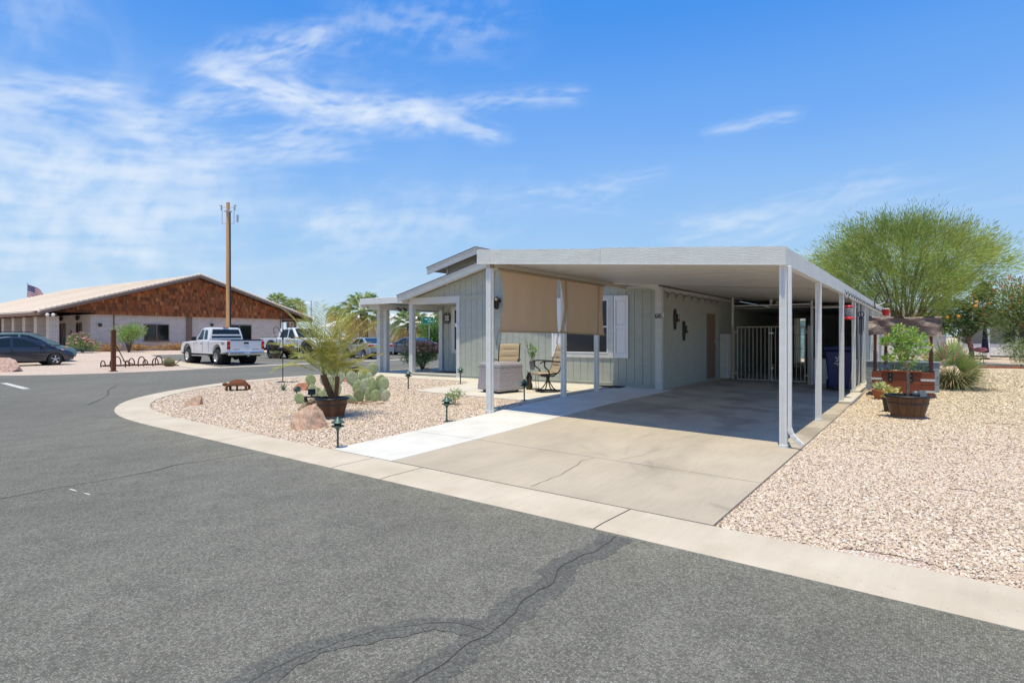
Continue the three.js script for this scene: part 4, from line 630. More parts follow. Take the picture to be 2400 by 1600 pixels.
// ================================================================ SUN SHADES AND PATIO THINGS
{
  const shade = (z0, z1, label, seed, curve, w0) => {
    const S = thing('sun_shade', label, 'sun shade', [-4.9, 1.57, (z0 + z1) / 2], 0, 'roll down sun shades on the carport');
    const nx = 40, ny = 26, P = [], U = [], I = [], yT = ceil(-4.95) - 0.13, r = rng(seed), ph = [r() * 6, r() * 6, r() * 6];
    for (let j = 0; j <= ny; j++) for (let i = 0; i <= nx; i++) {
      const s = i / nx, t = j / ny; const pull = curve * sin(PI * clamp(t)) * pow(1 - s, 3) + curve * 0.35 * sin(PI * t) * pow(s, 3) * -1;
      const z = lerp(z0, z1, s) - pull, y = lerp(yT, 1.585 + w0 * s, t), w = sin(PI * t * 0.9 + 0.1);
      const x = -4.9 + 0.02 * sin(s * 9 + ph[0]) * w + 0.014 * sin(s * 23 + ph[1] + t * 1.5) * w + 0.03 * sin(s * 3.1 + ph[2]) * t * (1 - t * 0.5);
      P.push(x, y, z); U.push(z, y);
    }
    for (let j = 0; j < ny; j++) for (let i = 0; i < nx; i++) { const a = j * (nx + 1) + i; I.push(a, a + 1, a + nx + 2, a, a + nx + 2, a + nx + 1); }
    const g = new THREE.BufferGeometry(); g.setAttribute('position', new THREE.BufferAttribute(new Float32Array(P), 3)); g.setAttribute('uv', new THREE.BufferAttribute(new Float32Array(U), 2)); g.setIndex(I); g.computeVertexNormals();
    wpart('fabric', g, M.shade, S);
    wpart('bottom_bar', rod([-4.9, 1.585, z0 + 0.03], [-4.9, 1.585 + w0, z1 - 0.03], 0.017, 0.017, 10), mat([0.45, 0.36, 0.24], { roughness: 0.6 }), S);
    wpart('roller', rod([-4.9, yT + 0.01, z0 + 0.02], [-4.9, yT + 0.01, z1 - 0.02], 0.026, 0.026, 10), mat([0.35, 0.27, 0.17], { roughness: 0.7 }), S);
    for (const z of [z0 + 0.02, z1 - 0.02]) wpart('tie_cord', tube([[-4.9, 1.585, z], [-4.91, 1.5, z + 0.02], [-4.93, 1.43, z + 0.01], [-4.945, 1.33, z]], 0.005, 5), M.black, S);
  };
  shade(-0.2, -2.3, 'tan roll down sun shade nearest the front carport post', 11, 0.14, -0.005);
  shade(-2.38, -4.5, 'tan roll down sun shade further back, in front of the window', 12, 0.12, -0.05);
}
function swivelChair(label, pos, turn) { // faces +z
  const C = thing('patio_chair', label, 'chair', pos, turn, 'padded sling swivel chairs on the patio');
  // profile of the sling (z forward, y up)
  const back = [[0.0, 0.44], [-0.05, 0.5], [-0.09, 0.62], [-0.14, 0.8], [-0.2, 1.0], [-0.235, 1.08], [-0.27, 1.1]], seat = [[0.42, 0.41], [0.4, 0.44], [0.2, 0.435], [0.02, 0.43]];
  const pad = (pts, x, y0, nm) => { const c = new THREE.CatmullRomCurve3(pts.map(p => V(0, p[1], p[0]))), n = 40, P = [], U = [], I = []; for (let i = 0; i <= n; i++) { const p = c.getPointAt(i / n), t = c.getTangentAt(i / n), puff = 0.02 * pow(abs(sin(i / n * PI * (nm === 'back' ? 4 : 2))), 0.4); for (let j = 0; j <= 8; j++) { const s = j / 4 - 1, q = puff * (1 - pow(abs(s), 4)); P.push(s * x, p.y - t.z * q * -1 * (nm === 'back' ? -1 : -1), p.z + t.y * q * (nm === 'back' ? 1 : -1)); U.push(s * x, i / n); } } for (let i = 0; i < n; i++) for (let j = 0; j < 8; j++) { const a = i * 9 + j; I.push(a, a + 1, a + 10, a, a + 10, a + 9); } const g = new THREE.BufferGeometry(); g.setAttribute('position', new THREE.BufferAttribute(new Float32Array(P), 3)); g.setAttribute('uv', new THREE.BufferAttribute(new Float32Array(U), 2)); g.setIndex(I); g.computeVertexNormals(); return g; };
  part('backrest', pad(back, 0.25, 0, 'back'), M.sling, C); part('seat', pad(seat, 0.25, 0, 'seat'), M.sling, C);
  for (const s of [-1, 1]) {
    part('side_rail', [tube(back.map(p => [s * 0.265, p[1], p[0] - 0.012]), 0.016, 8, 24), tube([[s * 0.265, 0.44, 0], [s * 0.265, 0.42, 0.2], [s * 0.265, 0.41, 0.42]], 0.018, 8, 10)], M.bronze, C);
    part('arm', [tube([[s * 0.3, 0.7, -0.11], [s * 0.31, 0.715, 0.1], [s * 0.31, 0.72, 0.3], [s * 0.31, 0.7, 0.4], [s * 0.31, 0.67, 0.44]], 0.016, 8, 20), tube([[s * 0.31, 0.7, 0.33], [s * 0.3, 0.6, 0.33], [s * 0.28, 0.5, 0.22], [s * 0.27, 0.43, 0.2]], 0.016, 8, 16)], M.bronze, C);
  }
  part('cross_bar', [rod([-0.265, 0.41, 0.4], [0.265, 0.41, 0.4], 0.016), rod([-0.265, 0.42, 0.02], [0.265, 0.42, 0.02], 0.016), rod([-0.25, 1.09, -0.27], [0.25, 1.09, -0.27], 0.014)], M.bronze, C);
  part('swivel', [rod([0, 0.24, 0.12], [0, 0.36, 0.12], 0.035, 0.05, 12), bx(-0.11, 0.11, 0.35, 0.375, 0.0, 0.26), rod([-0.16, 0.38, 0.3], [-0.06, 0.36, 0.2], 0.014), rod([0.16, 0.38, 0.3], [0.06, 0.36, 0.2], 0.014), rod([-0.16, 0.39, 0.0], [-0.06, 0.36, 0.06], 0.014), rod([0.16, 0.39, 0.0], [0.06, 0.36, 0.06], 0.014)], M.bronze, C);
  for (let i = 0; i < 4; i++) { const a = PI / 4 + i * PI / 2, c = cos(a), s = sin(a); part('leg', tube([[0.02 * c, 0.27, 0.12 + 0.02 * s], [0.08 * c, 0.16, 0.12 + 0.08 * s], [0.17 * c, 0.06, 0.12 + 0.17 * s], [0.27 * c, 0.028, 0.12 + 0.27 * s]], 0.014, 7, 14), M.bronze, C); }
  part('base_ring', new THREE.TorusGeometry(0.28, 0.016, 8, 40).rotateX(PI / 2).translate(0, 0.018, 0.12), M.bronze, C);
  return C;
}
const py = 0.206; // patio level
swivelChair('tan padded swivel chair turned sideways near the second carport post', [-5.72, py, -3.45], -0.62);
swivelChair('tan padded swivel chair half hidden behind the covered table', [-7.15, py, -3.65], 0.45);
{ // fitted cover over a fire table
  const r = rng(5), g = warp(new RoundedBoxGeometry(0.74, 0.66, 0.74, 14, 0.06).translate(0, 0.36, 0), v => {
    const t = clamp(v.y / 0.69), k = 1.12 - 0.14 * t, a = atan2(v.z, v.x), side = sstep(0.66, 0.6, v.y);
    const w = 0.018 * sin(a * 9 + 3 * fbm(a * 2 + 5, v.y * 3, 2, 0, 71)) * side * (1 - t * 0.5) + 0.045 * (fbm(a * 3 + 7, v.y * 7, 3, 0, 72) - 0.5) * side;
    v.x *= k + w; v.z *= k + w; if (v.y < 0.05) v.y += 0.012 * sin(a * 6) + 0.01; if (v.y > 0.68) v.y += 0.008 * sin(v.x * 14) * cos(v.z * 11);
  });
  const c = thing('covered_table', 'square patio table under a grey fitted fabric cover', 'covered table', [-6.72, py, -2.75], -0.25);
  part('cover', g, M.cover, c);
  part('elastic_seam', [0.05].map(() => warp(new THREE.TorusGeometry(0.40, 0.008, 6, 60).rotateX(PI / 2).translate(0, 0.58, 0), v => { const m = max(abs(v.x), abs(v.z)); const k = 0.395 / (m || 1); v.x *= k; v.z *= k; v.y += 0.01 * sin(v.x * 40); })), M.cover, c);
  part('foot', [rbx(-0.3, -0.24, 0.0, 0.1, -0.3, -0.24), rbx(0.24, 0.3, 0.0, 0.1, 0.24, 0.3), rbx(-0.3, -0.24, 0.0, 0.1, 0.24, 0.3), rbx(0.24, 0.3, 0.0, 0.1, -0.3, -0.24)], M.black, c);
}
{ // small wire table with glazed pot and plant
  const X = -6.38, Z = -3.62, t = thing('side_table', 'small glass topped wire side table next to the house wall', 'table', [X, py, Z]);
  part('tabletop', new THREE.CylinderGeometry(0.19, 0.19, 0.015, 28).translate(0, 0.47, 0), mat([0.42, 0.48, 0.46], { roughness: 0.15 }), t);
  for (let i = 0; i < 4; i++) { const a = i * PI / 2 + 0.5; part('leg', tube([[0.15 * cos(a), 0.46, 0.15 * sin(a)], [0.14 * cos(a), 0.25, 0.14 * sin(a)], [0.17 * cos(a), 0.0, 0.17 * sin(a)]], 0.006, 6), M.bronze, t); }
  part('ring', new THREE.TorusGeometry(0.16, 0.006, 6, 28).rotateX(PI / 2).translate(0, 0.03, 0), M.bronze, t);
  const v = thing('garden_ornament', 'dark brown glazed figure standing under the wire side table', 'ornament', [X - 0.1, py, Z + 0.02]);
  part('figure', lathe([[0.001, 0], [0.08, 0.01], [0.09, 0.1], [0.06, 0.2], [0.085, 0.28], [0.05, 0.36], [0.045, 0.4], [0.001, 0.42]], 16), pmat([0.09, 0.04, 0.012], { roughness: 0.2, clearcoat: 0.6 }), v);
  const p = thing('potted_plant', 'leafy green plant in a grey pot on the wire table', 'plant', [X - 0.02, py + 0.478, Z]);
  part('pot', lathe([[0.001, 0], [0.055, 0.0], [0.075, 0.2], [0.08, 0.21], [0.068, 0.2], [0.001, 0.19]], 18), mat([0.2, 0.21, 0.22], { roughness: 0.5 }), p);
  const L = new Leaves(), r = rng(77), st = []; for (const [dx, dz, h] of [[-0.16, 0.02, 0.52], [-0.08, -0.03, 0.5], [0.03, 0.02, 0.4], [0.1, 0.0, 0.36]]) { st.push(tube([[dx * 0.2, 0.18, dz * 0.2], [dx * 0.7, 0.18 + h * 0.5, dz * 0.7], [dx, 0.18 + h, dz]], 0.005, 5)); for (let i = 0; i < 22; i++) { const t = 0.25 + 0.75 * r(), a = r() * 6.28; L.leaf(dx * t, 0.18 + h * t, dz * t, cos(a), 0.35 + r() * 0.4, sin(a), 0.075, 0.04, tint([0.13, 0.24, 0.05], r, 0.3), r); } }
  part('stem', st, M.bark, p); part('leaves', L.build(1.9), M.leaf, p);
}
// ---------------------------------------------------------------- path lights
function pathLight(label, x, z, s = 1, turn = 0) {
  const P = thing('path_light', label, 'path light', [x, lie(x, z) - 0.01, z], turn, 'green tiered path lights along the beds');
  s *= 1.08; const add = (n, g, m, par = P) => part(n, g.scale(s * 1.12, s, s * 1.12), m, par);
  add('stake', rod([0, 0, 0], [0, 0.25, 0], 0.0115, 0.0115, 10), M.verdigris);
  const hd = add('shade', lathe([[0.001, 0.4], [0.012, 0.398], [0.018, 0.385], [0.032, 0.378], [0.036, 0.362], [0.062, 0.346], [0.074, 0.333], [0.074, 0.327], [0.04, 0.333], [0.001, 0.334]], 24), M.verdigris);
  add('collar', lathe([[0.02, 0.25], [0.028, 0.262], [0.06, 0.276], [0.072, 0.287], [0.072, 0.292], [0.045, 0.29], [0.02, 0.3]], 24), M.verdigris);
  add('lens', new THREE.CylinderGeometry(0.042, 0.036, 0.045, 16).translate(0, 0.31, 0), M.black);
  add('socket', rod([0, 0.225, 0], [0, 0.262, 0], 0.013, 0.024, 12), M.verdigris);
  return P;
}
pathLight('green path light at the street corner of the white walkway', -4.9, 3.44);
pathLight('green path light beside the small shrub, near the front carport post', -5.05, 1.08);
pathLight('green path light between the cactus clump and the porch', -9.15, -2.15, 1.12);
pathLight('green path light just below the porch corner of the wall', -8.98, -3.98, 1.12);
pathLight('green path light in front of the swivel chair at the patio edge', -5.3, -1.62, 1.08);
{
  const s = thing('garden_spotlight', 'small green spotlight on a bent stake beside the cactus', 'spotlight', [-9.42, lie(-9.4, 0.9) - 0.01, 0.88]);
  part('stake', tube([[0.03, 0, 0], [0.0, 0.1, 0], [0.01, 0.2, 0], [-0.02, 0.27, 0]], 0.011, 7), M.bronze, s);
  part('head', lathe([[0.001, -0.07], [0.035, -0.06], [0.055, 0.0], [0.06, 0.07], [0.05, 0.065], [0.001, 0.06]], 18).rotateZ(-1.25).translate(0.0, 0.3, 0), M.verdigris, s);
}
// ---------------------------------------------------------------- barrels, boulders, sculpture
function tub(name, label, x, z, R, h, seed) {
  const B = thing(name, label, 'planter', [x, lie(x, z) - 0.004, z], seed);
  const b = R * 0.72;
  const body = part('staves', lathe([[b * 0.98, 0], [b, 0.01], [lerp(b, R, 0.55), h * 0.5], [R, h - 0.02], [R, h]], 48), M.barrel, B);
  part('rim', lathe([[R, h - 0.035], [R + 0.014, h - 0.03], [R + 0.014, h], [R - 0.02, h + 0.004], [R - 0.03, h - 0.04]], 48), M.black, B);
  for (const t of [0.66]) part('hoop', lathe([[lerp(b, R, t - 0.02) + 0.002, h * (t - 0.04)], [lerp(b, R, t) + 0.01, h * (t - 0.03)], [lerp(b, R, t + 0.05) + 0.01, h * (t + 0.04)], [lerp(b, R, t + 0.06) + 0.002, h * (t + 0.045)]], 48), mat([0.05, 0.035, 0.025], { roughness: 0.5 }), B);
  part('foot_ring', lathe([[b * 0.99, 0], [b + 0.01, 0.004], [b + 0.016, 0.04], [b + 0.004, 0.045]], 48), mat([0.17, 0.13, 0.11], { roughness: 0.8 }), B);
  part('soil', new THREE.CircleGeometry(R - 0.02, 32).rotateX(-PI / 2).translate(0, h - 0.045, 0), M.soil, B);
  const r = rng(floor(seed * 1000) + 3), ch = []; for (let i = 0; i < 60; i++) { const a = r() * 6.28, q = sqrt(r()) * (R - 0.05); ch.push(new THREE.TetrahedronGeometry(0.014 + 0.012 * r()).rotateX(r() * 6).translate(q * cos(a), h - 0.04, q * sin(a))); } part('bark_chips', ch, mat([0.24, 0.12, 0.07]), B);
  return B;
}
function boulder(name, label, pts, m, x, z, turn, sink = 0.03) { // faceted stone from corner points
  const vs = pts.map(p => V(...p)); let g = new ConvexGeometry(vs); g = toCreasedNormals(mergeVertices(plain(g)), 0.3); g = muv(subdivide(g, 2)); const r = 1; const p = g.attributes.position, n = g.attributes.normal;
  for (let i = 0; i < p.count; i++) { const X = p.getX(i), Y = p.getY(i), Z = p.getZ(i), d = 0.05 * (fbm(X * 6 + 20, Y * 6 + Z * 5 + 20, 4, 0, 55) - 0.5) * max(0.5, abs(pts[0][0])); p.setXYZ(i, X * (1 + d), Y * (1 + d), Z * (1 + d)); }
  g.computeVertexNormals(); return single(name, toCreasedNormals(g, 0.5), m, label, 'rock', undefined, [x, lie(x, z) - sink, z], turn);
}
function subdivide(g, n) { g = plain(g); for (let k = 0; k < n; k++) { const p = g.attributes.position, o = []; for (let t = 0; t < p.count; t += 3) { const a = V(0, 0, 0).fromBufferAttribute(p, t), b = V(0, 0, 0).fromBufferAttribute(p, t + 1), c = V(0, 0, 0).fromBufferAttribute(p, t + 2), ab = a.clone().lerp(b, 0.5), bc = b.clone().lerp(c, 0.5), ca = c.clone().lerp(a, 0.5); for (const q of [a, ab, ca, ab, b, bc, ca, bc, c, ab, bc, ca]) o.push(q.x, q.y, q.z); } g = new THREE.BufferGeometry(); g.setAttribute('position', new THREE.BufferAttribute(new Float32Array(o), 3)); g.computeVertexNormals(); g = plain(g); } return g; }
// local x runs to the right of the view, z towards the viewer
const VIEW = Math.atan(978 / 1400);
boulder('boulder', 'large angular tan boulder beside the palm barrel', [[-0.28, 0, 0.1], [-0.29, 0.14, 0.08], [-0.2, 0.3, 0.0], [-0.05, 0.39, -0.04], [0.06, 0.4, -0.06], [0.07, 0.37, 0.03], [0.02, 0.0, 0.22], [-0.16, 0.0, 0.22], [0.17, 0.28, -0.1], [0.28, 0.08, -0.02], [0.27, 0, 0.02], [0.2, 0.0, -0.22], [-0.2, 0.0, -0.2], [-0.1, 0.2, -0.2], [0.1, 0.25, -0.2]], M.rock, -6.62, 2.6, VIEW);
boulder('boulder', 'small grey tan rock near the street corner of the bed', [[-0.1, 0, 0.1], [-0.17, 0.06, 0.0], [-0.08, 0.15, 0.05], [0.02, 0.2, 0.0], [0.18, 0.23, -0.04], [0.17, 0.05, 0.05], [0.1, 0, 0.12], [-0.06, 0, 0.14], [0.15, 0.0, -0.14], [-0.12, 0, -0.12]], M.rock, -11.3, 2.1, VIEW);
boulder('boulder', 'squared red sandstone block behind the cactus spotlight', [[-0.18, 0, 0.06], [-0.19, 0.09, 0.04], [-0.1, 0.2, -0.03], [0.1, 0.22, -0.04], [0.19, 0.17, 0.0], [0.19, 0, 0.05], [0.14, 0.05, 0.12], [0.1, 0, 0.14], [-0.1, 0, 0.12], [0.16, 0, -0.12], [-0.15, 0, -0.12]], M.rockRed, -11.5, -0.72, VIEW);
boulder('boulder', 'flat dark red rock at the back of the cactus bed', [[-0.2, 0, 0.1], [-0.22, 0.08, 0.03], [-0.05, 0.14, 0.0], [0.15, 0.12, 0.0], [0.24, 0.05, 0.05], [0.2, 0, 0.12], [0.1, 0, -0.15], [-0.12, 0, -0.14]], M.rockRed, -12.4, -2.7, VIEW);
boulder('boulder', 'pinkish rock showing behind the palm fronds', [[-0.2, 0, 0.1], [-0.2, 0.1, 0.03], [-0.02, 0.18, 0.0], [0.15, 0.14, 0.0], [0.2, 0.05, 0.05], [0.2, 0, 0.12], [0.1, 0, -0.15], [-0.12, 0, -0.14]], M.rockPink, -11.7, -2.9, VIEW);
boulder('boulder', 'big pinkish boulder by the parked dark hatchback', [[-0.95, 0, 0.4], [-1.1, 0.3, 0.1], [-0.9, 0.5, 0.0], [-0.3, 0.64, 0.0], [0.1, 0.62, -0.05], [0.4, 0.52, 0.0], [0.62, 0.26, 0.1], [0.62, 0.16, 0.2], [0.45, 0, 0.34], [0.0, 0, 0.5], [0.4, 0.0, -0.4], [-0.6, 0, -0.4], [-0.3, 0.4, -0.3]], M.rockPink, -30.9, 0.05, VIEW, 0.04);
boulder('boulder', 'small brown rock at the foot of the pink oleander', [[-0.16, 0, 0.1], [-0.17, 0.08, 0.03], [-0.05, 0.16, 0.0], [0.1, 0.16, 0.0], [0.17, 0.07, 0.05], [0.15, 0, 0.12], [0.1, 0, -0.12], [-0.12, 0, -0.12]], M.rockPink, -13.9, -7.9, VIEW);
{ // bleached driftwood piece leaning by the boulder
  const g = tube([[-0.22, 0.02, 0.05], [-0.08, 0.14, 0.02], [0.08, 0.2, 0.0], [0.2, 0.1, -0.02], [0.26, 0.02, 0.0]], 0.055, 8, 24); warp(g, v => { const k = 0.7 + 0.7 * fbm(v.x * 14 + 5, v.y * 14 + 3, 3, 0, 66); v.y *= k; v.z *= k * 1.2; });
  single('driftwood', g, M.barkPale, 'gnarled piece of driftwood behind the large boulder', 'driftwood', undefined, [-8.15, lie(-8, 1.3), 1.45], VIEW + 0.5);
}
tub('barrel_planter', 'dark stained half barrel planter holding the feathery palm', -7.2, 1.72, 0.28, 0.36, 0.31);
tub('barrel_planter', 'wide half barrel planter in the side yard holding a blooming tree', 1.22, -4.62, 0.355, 0.42, 0.77);
tub('barrel_planter', 'dark barrel planter behind the cactus near the porch', -13.2, -3.75, 0.24, 0.36, 0.52);
{ // rusty steel tortoise
  const t = thing('tortoise_sculpture', 'rusty metal tortoise sculpture standing on the gravel', 'sculpture', [-13.06, lie(-13, 0.05) - 0.01, 0.05], VIEW + 0.1);
  const dome = new THREE.SphereGeometry(1, 28, 12, 0, 2 * PI, 0, PI / 2); part('shell', warp(dome, v => { v.x *= 0.25; v.z *= 0.2; v.y = 0.14 + v.y * 0.145; }), M.rust, t);
  const pl = []; for (let i = 0; i < 5; i++) { const x = (i - 2) * 0.085, y = 0.145 + 0.145 * sqrt(max(0, 1 - x * x / 0.0625)); pl.push(new THREE.CylinderGeometry(0.036, 0.045, 0.012, 6).rotateZ(-x * 2.4).translate(x, y - 0.004, 0.0)); for (const s of [-1, 1]) if (i < 4) { const xx = x + 0.043, z = s * 0.095, yy = 0.14 + 0.145 * sqrt(max(0, 1 - xx * xx / 0.0625 - z * z / 0.04)); pl.push(new THREE.CylinderGeometry(0.036, 0.045, 0.012, 6).rotateX(s * 0.6).rotateZ(-xx * 2).translate(xx, yy, z)); } } 
  for (const g of pl) part('shell_plate', g, M.rust, t);
  part('rim', warp(new THREE.TorusGeometry(1, 0.06, 6, 40).rotateX(PI / 2), v => { v.x *= 0.255; v.z *= 0.205; v.y = 0.145 + v.y * 0.25; }), M.rustDark, t);
  for (const [x, z, f] of [[-0.2, 0.12, -1], [-0.2, -0.12, -1], [0.2, 0.12, 1], [0.2, -0.12, 1]]) part('leg', tube([[x * 0.9, 0.15, z * 0.8], [x * 1.15, 0.12, z], [x * 1.2, 0.05, z * 1.05], [x * 1.15, 0, z * 1.05]], 0.032, 8, 14), M.rust, t);
  part('brace', rod([0.01, 0, 0.1], [0.01, 0.15, 0.1], 0.025), M.rust, t);
  part('head', [new THREE.SphereGeometry(0.055, 14, 10).scale(1.35, 0.85, 0.85).translate(-0.31, 0.165, 0.02), rod([-0.22, 0.155, 0.0], [-0.3, 0.16, 0.02], 0.04, 0.035)], M.rust, t);
  part('tail', new THREE.ConeGeometry(0.025, 0.1, 8).rotateZ(-2.0).translate(0.29, 0.12, 0), M.rust, t);
}
// shepherd hook with hanging pots
{
  const x = -13.68, z = -1.67, y = lie(x, z), h = thing('shepherd_hook', 'tall black double shepherd hook standing at the bed edge', 'plant hook', [x, y - 0.01, z], VIEW);
  part('pole', rod([0, 0, 0], [0, 1.98, 0], 0.014, 0.012, 8), M.bronze, h);
  part('step_bar', [rod([-0.13, 0.05, 0], [0.13, 0.05, 0], 0.008), rod([-0.13, 0.05, 0], [-0.13, 0, 0], 0.008), rod([0.13, 0.05, 0], [0.13, 0, 0], 0.008)], M.bronze, h);
  for (const s of [-1, 1]) part('hook_arm', tube([[0, 1.2, 0], [s * 0.06, 1.45, 0], [s * 0.18, 1.62, 0], [s * 0.26, 1.55, 0], [s * 0.25, 1.42, 0], [s * 0.21, 1.46, 0]], 0.008, 6, 30), M.bronze, h);
  part('finial', [new THREE.ConeGeometry(0.025, 0.12, 8).translate(0, 2.02, 0)], M.bronze, h);
  const pot = (label, dx, yy, col, R = 0.15, seed = 1) => {
    const p = thing('hanging_pot', label, 'hanging pot', [x + dx * cos(VIEW), y + yy, z - dx * sin(VIEW)], 0, 'hanging pots on the shepherd hook'), r = rng(seed);
    part('pot', lathe([[0.001, 0], [R * 0.55, 0], [R * 0.95, 0.13], [R, 0.14], [R, 0.16], [R * 0.9, 0.15], [R * 0.8, 0.12], [0.001, 0.12]], 20), mat([0.02, 0.018, 0.018], { roughness: 0.5 }), p);
    for (let i = 0; i < 3; i++) { const a = i * 2.094; part('chain', rod([R * 0.95 * cos(a), 0.15, R * 0.95 * sin(a)], [0, 0.42, 0], 0.003, 0.003, 4), M.bronze, p); }
    const L = new Leaves(); for (let i = 0; i < 90; i++) { const a = r() * 6.28, q = r() * R * 0.9; L.leaf(q * cos(a), 0.13, q * sin(a), cos(a) * 0.7, 0.6 + r(), sin(a) * 0.7, 0.07 + 0.06 * r(), 0.035, tint(col, r, 0.3), r); } part('plant', L.build(1.9), M.leaf, p); return p;
  };
  pot('black hanging pot of bright yellow flowers on the shepherd hook', 0.17, 0.9, [0.55, 0.42, 0.03], 0.15, 3);
  pot('upper black hanging pot of blue green succulents on the hook', -0.22, 0.94, [0.10, 0.17, 0.12], 0.14, 4);
  pot('lower black hanging pot of pale succulents under another pot', -0.2, 0.7, [0.32, 0.33, 0.12], 0.16, 5);
}
// ================================================================ PLANTS OF THE FRONT BED
// feathery date palm: two leaning trunks, arching pinnate fronds
{
  const bx0 = -7.2, bz0 = 1.72, by = lie(bx0, bz0) + 0.29, P = thing('palm', 'young feathery palm with two leaning trunks in the half barrel', 'palm', [bx0, by, bz0], VIEW), r = rng(91);
  const trunkPts = [[[0.02, 0, 0], [-0.03, 0.15, 0.0], [-0.1, 0.33, 0.02], [-0.15, 0.47, 0.02]], [[0.07, 0, 0.02], [0.085, 0.15, 0.03], [0.1, 0.33, 0.02], [0.1, 0.44, 0.02]]];
  const crowns = [[-0.15, 0.47, 0.02], [0.1, 0.44, 0.02]];
  for (const [i, tp] of trunkPts.entries()) {
    const g = tube(tp, i ? 0.036 : 0.055, 10, 30), tr = part('trunk', warp(g, v => { const k = 1 + 0.25 * (fbm(v.x * 40 + 5, v.y * 40, 2, 0, 12) - 0.5); v.z *= k; }), M.palmTrunk, P);
    const c = new THREE.CatmullRomCurve3(tp.map(p => V(...p))), st = []; for (let k = 0; k < 70; k++) { const t = k / 70, p = c.getPointAt(t), a = k * 2.4, R = i ? 0.034 : 0.052; st.push(new THREE.ConeGeometry(0.017, 0.055, 4).rotateX(0.7).rotateY(-a + PI / 2).translate(p.x + cos(a) * R, p.y + 0.01, p.z + sin(a) * R)); } part('leaf_stubs', st, mat([0.28, 0.15, 0.07]), tr);
  }
  for (const [ci, c] of crowns.entries()) for (let k = 0; k < (ci ? 17 : 24); k++) {
    const L = new Leaves(), n = ci ? 17 : 24, a = k * 2.399 + r() * 0.4, lift = 1.52 - 1.15 * pow(k / n, 1.5), len = (k < n * 0.55 ? 1.12 + 0.5 * r() : 0.85 + 0.35 * r()) * (ci ? 0.9 : 1.0) * (k < 4 ? 0.85 : 1), out = [cos(a), 0, sin(a) * 0.85], pts = [], ang0 = lift, m = 18;
    let x = c[0], y = c[1], z = c[2], an = ang0; const droop = 0.035 + 0.03 * r(); for (let s = 0; s <= m; s++) { pts.push([x, y, z]); const st = len / m; x += cos(an) * out[0] * st; z += cos(an) * out[2] * st; y += sin(an) * st; an -= (droop + 0.03 * (1 - lift / 1.5)) * (0.2 + s / m * 1.3); }
    const side = [-out[2], 0, out[0]], base = tint([0.175, 0.175, 0.032], r, 0.22);
    L.blade(pts, 0.014, [0.20, 0.19, 0.07], side);
    for (let s = 3; s <= m; s++) for (const sg of [-1, 1]) for (let q = 0; q < 2; q++) { const t = min(m - 0.001, s - q * 0.5), i0 = floor(t), f = t - i0, p = pts[i0], pn = pts[min(m, i0 + 1)], px = lerp(p[0], pn[0], f), pyy = lerp(p[1], pn[1], f), pz = lerp(p[2], pn[2], f), fx = pn[0] - p[0], fy = pn[1] - p[1], fz = pn[2] - p[2], fl = hypot(fx, fy, fz) || 1, w = sin(PI * clamp((s - 1) / m * 0.95 + 0.05)), ll = 0.12 + 0.2 * w; L.leaf(px, pyy, pz, side[0] * sg + fx / fl * 0.75 + (r() - 0.5) * 0.3, fy / fl * 0.75 + 0.12 - 0.25 * r(), side[2] * sg + fz / fl * 0.75 + (r() - 0.5) * 0.3, ll, 0.0105, tint(base, r, 0.18), r); }
    part('frond', L.build(2.5), M.leaf, P);
  }
}
{ // solar spotlight clipped to the palm barrel
  const s = thing('solar_spotlight', 'black solar panel spotlight clipped to the palm barrel rim', 'spotlight', [-7.42, lie(-7.4, 1.8) + 0.34, 1.86], VIEW + 0.25);
  part('panel', new RoundedBoxGeometry(0.13, 0.11, 0.012, 1, 0.004).rotateX(-0.5).rotateZ(0.05).translate(-0.1, 0.12, 0), M.glassDark, s);
  part('arm', [rod([-0.2, 0.03, 0], [0.05, 0.03, 0], 0.012), rod([0.04, 0.03, 0], [0.05, -0.03, 0], 0.012), rod([-0.1, 0.03, 0], [-0.1, 0.1, 0], 0.01)], M.black, s);
  part('lamp_head', new THREE.CylinderGeometry(0.028, 0.034, 0.1, 14).rotateZ(0.15).translate(-0.2, -0.01, 0.0), M.black, s);
}
// prickly pear: pads as flattened ovals with areoles
const padTex = texture(256, 256, (x, y) => { const n = 7, gx = x / 256 * n, gy = y / 256 * n, row = floor(gy), fx = ((gx + (row % 2) * 0.5) % 1) - 0.5, fy = (gy % 1) - 0.5, d = hypot(fx, fy * 0.9), a = sstep(0.2, 0.06, d), b = fbm(x / 40, y / 40, 3, 6, 301); const sc = sstep(0.6, 0.72, fbm(x / 30, y / 30, 4, 8, 305)) * 0.5, v = (0.82 + 0.45 * (b - 0.5)) * (1 - sc * 0.4); return [lerp(v, 0.22, a * 0.75), lerp(v, 0.25, a * 0.7), lerp(v, 0.14, a * 0.75)]; });
const padBump = texture(256, 256, (x, y) => { const n = 9, gx = x / 256 * n, gy = y / 256 * n, row = floor(gy), fx = ((gx + (row % 2) * 0.5) % 1) - 0.5, fy = (gy % 1) - 0.5; return 0.3 + 0.7 * sstep(0.35, 0.05, hypot(fx, fy)); }, { srgb: false });
const padMats = [[0.48, 0.54, 0.29], [0.54, 0.58, 0.36], [0.42, 0.50, 0.23], [0.57, 0.60, 0.40]].map(c => mat(c, { map: padTex, bumpMap: padBump, bumpScale: 0.006, roughness: 0.6 }));
const padGeo = (() => { const g = warp(new THREE.SphereGeometry(0.5, 20, 16).translate(0, 0.5, 0), v => { const y = v.y; const w = 0.72 + 0.3 * sstep(0, 0.75, y); v.x *= 0.86 * w; v.z *= 0.10; }); const p = g.attributes.position, uv = g.attributes.uv; for (let i = 0; i < p.count; i++) uv.setXY(i, p.getX(i) + 0.5, p.getY(i)); return g; })();
